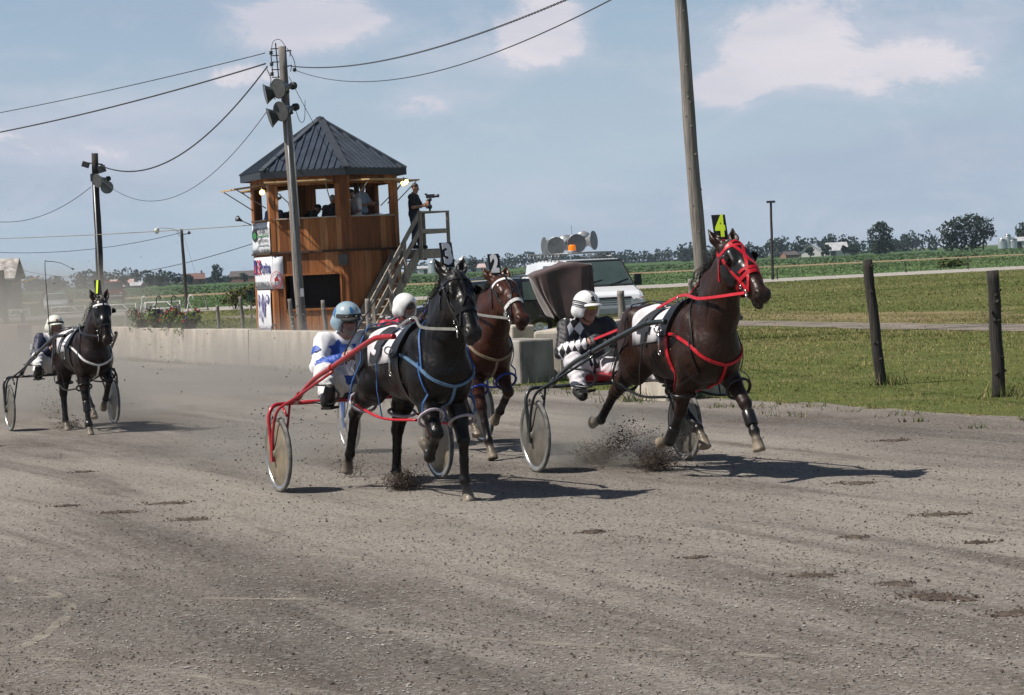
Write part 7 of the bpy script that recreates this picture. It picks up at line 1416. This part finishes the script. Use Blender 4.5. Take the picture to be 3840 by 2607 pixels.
def build_rig(k):
    D = RIGS[k]; P = HPOSE[k]; p, rz, s = rig_xform(k); a = rad(P['a']); f = Vector((math.sin(a), -math.cos(a), 0)); rnd = random.Random(k)
    ho = empty('race_horse', p+f*P['d']*s, rz, D['hl'], 'horse', 'race horses on the track'); ho.scale = (s, s, s*P['sz'])
    S = horse_solid(P); b = horse_body(ho, S, P['coat']); V = np.empty(len(b.data.vertices)*3, np.float32); b.data.vertices.foreach_get('co', V); V = V.reshape(-1, 3).astype(float)
    Fq = np.empty(len(b.data.polygons)*4, np.int32); b.data.polygons.foreach_get('vertices', Fq); Fq = Fq.reshape(-1, 4)
    horse_hair(ho, S, rnd)
    hc = dict(D['hc']); hc['hands'] = tuple((h_[0]-P['d'], h_[1], h_[2]/P['sz']) for h_ in hc['hands'])
    harness(ho, S, P, hc); cloth(ho, S, D['num']); bridle(ho, S, bodyVF=(V, Fq), **D['br']); plate_number(ho, S, D['num'], D['ink'], {1: 1.5, 4: .25, 3: -.15, 2: .1}[k])
    su = empty('sulky', p, rz, D['sl'], 'sulky', 'sulkies behind the horses'); su.scale = (s, s, s); sulky(su, D['tube'], D['disc'], seatc=D['seat'], hx=P['d'])
    dr = empty('person', p+f*0+Vector((0, 0, 0)), rz, D['dl'], 'person', 'sulky drivers'); dr.scale = (s, s, s); driver(dr, k)
def driver(dr, k):
    J = dict(DRIVER); pk = None
    if k == 3:
        J.update(face=(1, -.05, -.22), head=(-.15, 0, 1.485)); O = dict(jacket={'d': SILK['white'], 4: SILK['blue'], 6: SILK['blue'], 5: SILK['white']}, beard=True, tone=1.0, trousers=SILK['breech2'], boots=SILK['boot'])
    elif k == 4:
        J.update({n: (J[n][0]-.22-(.05 if n in ('head', 'neck', 'chest') else 0), J[n][1], J[n][2]) for n in ('pelvis', 'chest', 'neck', 'head', 'sh_r', 'sh_l', 'el_r', 'el_l', 'hp_r', 'hp_l')}); J.update(face=(1, .22, -.08), kn_r=(.04, -.36, .985), an_r=(.26, -.41, .74), to_r=(.36, -.43, .70), kn_l=(.06, .38, .875), an_l=(.42, .46, .80), to_l=(.52, .47, .90), wr_r=(-.06, -.17, 1.16), wr_l=(-.02, .12, 1.14))
        O = dict(jacket={'d': SILK['black'], 7: SILK['diamond'], 4: SILK['diamond'], 0: SILK['black'], 5: SILK['black']}, trousers=SILK['breech'], boots=SILK['boot'], boot_h=.8, collar=.03, tone=.85, zone_fn=lambda V, z: np.where((z != 1) & (z != 5) & (z != 4) & ((V[:, 1] < -.05) & (V[:, 2] > 1.16) & (V[:, 1] > -.235) | (V[:, 1] < -.02) & (V[:, 2] < 1.02)), 7, z))
    elif k == 1:
        J.update(face=(1, .02, -.05)); O = dict(jacket={'d': SILK['navy'], 2: SILK['white'], 5: SILK['white']}, trousers=SILK['breech2'], boots=SILK['boot'], tone=.8)
    else:
        J.update(face=(1, .35, .0), head=(-.155, 0, 1.50)); O = dict(jacket={'d': SILK['black'], 2: SILK['red'], 3: SILK['red']}, trousers=SILK['breech2'], boots=SILK['boot'], beard=True)
    J['head'] = V3(*J['head']); h = .010 if k in (3, 4) else .013
    S, q, jo, jk = person(dr, J, O, h)
    sh, pk = {3: ('silver', PADDING), 4: ('stripe', HELM['white']), 1: ('cream', HELM['cream']), 2: ('white', None)}[k]
    he, hq, HSld = helmet(dr, J['head'], J['face'], HELM[sh], PADDING, pk, 1.0, PADDING if k in (3, 1) else None)
    ink = mat('ink_black', (.012, .012, .014)); 
    if k == 3:
        bl = SILK['blue']
        for y, z in ((-.105, 1.235), (.115, 1.235)): patch(jk, [(a*.105, b*.105) for a, b in star()], (-.10, y, z), (0, 1, 0), (.15, 0, 1), bl, jo, 'star_patch', .012)
        patch(jk, [(.045*math.cos(t), .045*math.sin(t)) for t in np.linspace(0, 6.28, 14)[:-1]], (-.17, -.30, 1.22), (.8, .6, 0), (0, 0, 1), bl, jo, 'badge', .012)
        patch(HSld, [(.02, -.06), (.07, .0), (.07, .05), (.0, .10), (-.04, .05), (-.02, -.03)], hq(-.02, -.11, .03), (-1, 0, 0), (0, 0, 1), mat('decal_blue', (.05, .17, .36), rough=.25), he, 'decal', .003)
        patch(HSld, [(.012, -.03), (.016, .02), (0, .035), (-.016, .02), (-.012, -.03)], hq(.10, .0, .11), (0, 1, 0), (-.4, 0, .9), mat('decal_blue', (.05, .17, .36)), he, 'decal', .003)
        mb = MB(); mb.sphere(hq(.125, -.045, .058), .008, 8, 6).sphere(hq(.125, .045, .058), .008, 8, 6); mb.build('stud', metal(), he)
    if k == 4:
        for z0, w in ((.062, .010), (.046, .006), (.026, .010), (.010, .005)):
            mb = MB(); pts = np.array([hq(.15*math.cos(t), .13*math.sin(t), z0+.018*max(0, -math.cos(t*1.0))+.010*math.sin(t*3)) for t in np.linspace(.75, 6.28-.75, 30)]); Q, g = HSld.snap(pts, .002); ribbon(mb, Q, g, w, .002); mb.build('stripe', ink, he)
        for y in (-.012, .012):
            mb = MB(); pts = np.array([hq(.16*math.cos(t), y, .035+.16*math.sin(t)) for t in np.linspace(.75, 2.2, 14)]); Q, g = HSld.snap(pts, .002); ribbon(mb, Q, g, .008, .002); mb.build('stripe', ink, he)
        patch(HSld, [(.04*math.cos(t)*(1+.2*math.cos(5*t)), .034*math.sin(t)) for t in np.linspace(0, 6.28, 16)[:-1]], hq(.125, 0, .095), (0, 1, 0), (-.3, 0, .9), ink, he, 'emblem', .003)
        f, l, u = frame3(J['face']); vs, fs = text_mb('D', .05, hq(.147, 0, .098), l*1.0, unit(f+u*.45), .002, bold=.002); MB().add(vs, fs).build('letter', HELM['white'], he)
        for (x, y, z) in ((-.16, .03, 1.14), (-.16, .10, 1.08), (-.16, .03, 1.02)): patch(jk, [(.038, 0), (0, .065), (-.038, 0), (0, -.065)], (x, y, z), (0, 1, 0), (.1, 0, 1), SILK['white'], jo, 'diamond_patch', .012)
        gl = Solid(.02)
        for sd_ in ('r', 'l'):
            dd = unit(V3(*J['wr_'+sd_])-V3(*J['el_'+sd_])); add_hand(gl, V3(*J['wr_'+sd_]), dd, J['th_'+sd_], J['bk_'+sd_], 1.0)
        gl.p = [('c', (p_[1][0], p_[1][1], p_[1][2]+.004, p_[1][3]+.004))+p_[2:] if p_[0] == 'c' else p_ for p_ in gl.p]
        V, F = gl.mesh(.008); np_mesh('gloves', V, F, SILK['black'], dr)
        glasses(dr, q, LENS_Y, ink)
    if k == 1:
        glasses(dr, q, LENS_C, mat('frame_white', (.6, .6, .6)))
        patch(HSld, [(.022, -.012), (.014, .02), (-.014, .02), (-.022, -.012)], hq(.125, 0, .095), (0, 1, 0), (-.3, 0, .9), mat('crest_red', (.28, .10, .04)), he, 'emblem', .003)
        vs, fs = text_mb('21', .11, (-.14, -.37, 1.19), (1, 0, 0), (.35, -.9, .2), .004); MB().add(vs, fs).build('sleeve_number', SILK['white'], jo)
    if k == 2: glasses(dr, q, LENS_D, ink)
    if k == 3:
        glasses(dr, q, LENS_D, mat('frame_steel', (.3, .3, .3), rough=.3))
def whip(k, pts, label):
    p, rz, s = rig_xform(k); mb = MB(); P_ = smoothpts(pts, 6); mb.tube(P_, [.009-.006*i/(len(P_)-1) for i in range(len(P_))], n=6)
    o = mb.build('whip', mat('whip_black', (.012, .012, .012), rough=.5), None, p, (0, 0, rz)); o.scale = (s, s, s); MB().tube([P_[-1], V3(*P_[-1])+(V3(*P_[-1])-V3(*P_[-2]))*1.5], [.006, .014], n=6).build('snapper', MATS['whip_black'], o)
    tag(o, label, 'whip')
for k in (3, 4, 1, 2): build_rig(k)
whip(3, [(.17, -.15, 1.10), (.20, -.15, 1.24), (.42, .03, 1.62), (.62, .18, 1.95)], 'thin black whip held up by the driver with blue stars')
whip(1, [(.17, -.15, 1.12), (.17, -.16, 1.30), (.17, -.17, 1.75), (.17, -.18, 2.36), (.20, -.14, 2.41), (.26, .02, 2.38), (.32, .16, 2.30)], 'tall black whip with drooping tip held upright by the navy driver')
# ------------------------------------------------------------------ dirt thrown up by the hooves, hanging dust, air
def spray(name, parts, label, seed, m=None):
    """parts: (centre, spread vector list, count, size)"""
    global rg_
    rg_ = np.random.default_rng(seed); cs, rr = [], []
    for (a, b, sp, n, s, up) in parts:
        a, b = np.array(a), np.array(b); t = rg_.beta(1.1, 1.5, n)[:, None]; q = a+(b-a)*t+rg_.normal(0, 1, (n, 3))*np.array(sp)*(.35+t*.9); q[:, 2] = np.abs(q[:, 2]-.01)+.012; q[:, 2] += up*rg_.uniform(0, 1, n)**2; cs.append(q); rr.append(np.abs(rg_.normal(0, s, n))+.0022)
    return lumps(name, np.vstack(cs), np.concatenate(rr), m or soil, .8, label, 'flying dirt', jitter=.6)
spray('dirt_spray', [((.70, 22.8, .0), (1.08, 21.6, .40), (.09, .09, .06), 1900, .0038, .0), ((.66, 22.8, .0), (.80, 22.6, .06), (.14, .12, .05), 2400, .0036, .16), ((.7, 22.6, .0), (1.05, 21.6, .46), (.09, .08, .06), 500, .0042, .0)], 'dark earth thrown up behind the hind hoof of the red harnessed horse', 91)
spray('dirt_spray', [((1.22, 21.62, .0), (1.28, 21.55, .16), (.15, .13, .07), 3000, .0036, .16), ((1.22, 21.6, .0), (1.36, 21.4, .26), (.14, .10, .08), 900, .0042, .0)], 'dark earth bursting under the front hoof of the red harnessed horse', 92)
d0 = np.array([-.93, 20.6, .0])
spray('dirt_spray', [((-1.0, 20.88, .0), (-.98, 20.84, .06), (.10, .09, .06), 3600, .0034, .10), ((-1.57, 22.5, .0), (-1.5, 22.4, .12), (.13, .10, .07), 700, .0036, .14)], 'dark earth bursting at the hind hooves of the black horse', 93)
spray('dirt_spray', [((-2.6, 24.5, .2), (-1.5, 21.5, .7), (.45, 1.2, .35), 420, .005, .0), ((-3.4, 26.5, .1), (-1.6, 21.5, .3), (.5, 1.2, .2), 380, .0045, .0), ((-4.5, 30, .8), (-2.5, 26, 1.0), (1.5, 2.5, .7), 120, .0055, .0)], 'loose clods flying in the air behind the red sulky', 94)
spray('dirt_spray', [((-5.9, 31.98, .0), (-5.86, 31.9, .05), (.10, .08, .05), 700, .005, .08), ((-6.3, 33.4, .1), (-6.6, 34.0, .6), (.12, .2, .14), 200, .006, .0), ((-9, 46, 1), (-3, 34, 2.0), (2.5, 3, 1.0), 70, .006, .0)], 'dark earth and clods thrown up around the leftmost horse', 95)
def dust(name, lobes, dens, label, seed, scale=.8, col=(.72, .67, .60)):
    """soft cloud of dust: one closed body filled with uneven volume"""
    S = Solid(.8)
    for c, r in lobes: S.ell(c, r, k=.5)
    V, F = S.mesh(.35 if max(max(r) for _, r in lobes) > 2 else .08)
    m = bpy.data.materials.new('dust_'+name); m.use_nodes = True; nt = m.node_tree; L = nt.links; nt.nodes.remove(nt.nodes['Principled BSDF']); o_ = [n for n in nt.nodes if n.type == 'OUTPUT_MATERIAL'][0]
    pv = N(nt, 'ShaderNodeVolumePrincipled', inp={'Color': col+(1,), 'Anisotropy': .2}); t = N(nt, 'ShaderNodeTexCoord'); nz = N(nt, 'ShaderNodeTexNoise', inp={'Scale': scale, 'Detail': 4.0, 'Roughness': .6}); L.new(t.outputs['Object'], nz.inputs['Vector'])
    r1 = N(nt, 'ShaderNodeMapRange', inp={1: .38, 2: .70, 3: 0.0, 4: dens}); L.new(nz.outputs[0], r1.inputs[0]); g = N(nt, 'ShaderNodeSeparateXYZ'); L.new(t.outputs['Generated'], g.inputs[0])
    # thins out upwards and towards the rim
    r2 = N(nt, 'ShaderNodeMapRange', inp={1: 0.15, 2: .95, 3: 1.0, 4: 0.0}); r2.interpolation_type = 'SMOOTHSTEP'; L.new(g.outputs[2], r2.inputs[0]); vm = N(nt, 'ShaderNodeVectorMath', operation='DISTANCE', inp={1: (.5, .5, 0)}); mp = N(nt, 'ShaderNodeMapping', inp={'Scale': (1, 1, .0)}); L.new(t.outputs['Generated'], mp.inputs[0]); L.new(mp.outputs[0], vm.inputs[0])
    r3 = N(nt, 'ShaderNodeMapRange', inp={1: .20, 2: .48, 3: 1.0, 4: 0.0}); r3.interpolation_type = 'SMOOTHSTEP'; L.new(vm.outputs['Value'], r3.inputs[0])
    a = N(nt, 'ShaderNodeMath', operation='MULTIPLY'); L.new(r1.outputs[0], a.inputs[0]); L.new(r2.outputs[0], a.inputs[1]); b = N(nt, 'ShaderNodeMath', operation='MULTIPLY'); L.new(a.outputs[0], b.inputs[0]); L.new(r3.outputs[0], b.inputs[1]); L.new(b.outputs[0], pv.inputs['Density']); L.new(pv.outputs[0], o_.inputs['Volume'])
    o = np_mesh('dust', V, F, m); tag(o, label, 'dust', kind='stuff'); return o
dust('far', [((-14.0, 54, .9), (7.5, 14, 2.2)), ((-17, 70, .9), (7, 12, 2.4))], .5, 'thick dust hanging over the track behind the leftmost horse', 1, .35)
dust('mid', [((-6.6, 42.5, .35), (6.0, 8.5, 1.2)), ((-3.6, 33.5, .2), (2.6, 5, .8))], .8, 'low dust drifting between the leftmost horse and the red sulky', 2, .5)
dust('near', [((-2.2, 25.5, .2), (2.2, 3.4, .75))], .95, 'thin dust around the wheels of the red sulky', 3, 1.0)
dust('puff', [((.85, 22.9, .15), (1.0, 1.2, .6))], 6.0, 'pale dust puff behind the hooves of the red harnessed horse', 4, 2.2)
dust('burst', [((.78, 22.65, .12), (.26, .34, .19)), ((1.24, 21.6, .09), (.21, .24, .18))], 4.2, 'brown dust bursting round the hooves of the red harnessed horse', 5, 4.5, (.36, .28, .21))
dust('kick', [((-1.0, 20.87, .08), (.20, .20, .17)), ((-1.5, 22.4, .12), (.22, .25, .22)), ((-6.3, 33.4, .3), (.5, .6, .45))], 4.0, 'brown dust bursting round the hooves of the other horses', 6, 5.0, (.36, .28, .21))
# ---- the air itself
def haze():
    m = bpy.data.materials.new('air'); m.use_nodes = True; nt = m.node_tree; nt.nodes.remove(nt.nodes['Principled BSDF']); o_ = [n for n in nt.nodes if n.type == 'OUTPUT_MATERIAL'][0]
    pv = N(nt, 'ShaderNodeVolumePrincipled', inp={'Color': (.66, .80, .95, 1), 'Density': .00009, 'Anisotropy': .1}); nt.links.new(pv.outputs[0], o_.inputs['Volume'])
    b = MB().box((0, 2050, 7.5), (3620, 4340, 17.0)).build('haze', m); b['kind'] = 'stuff'
haze()
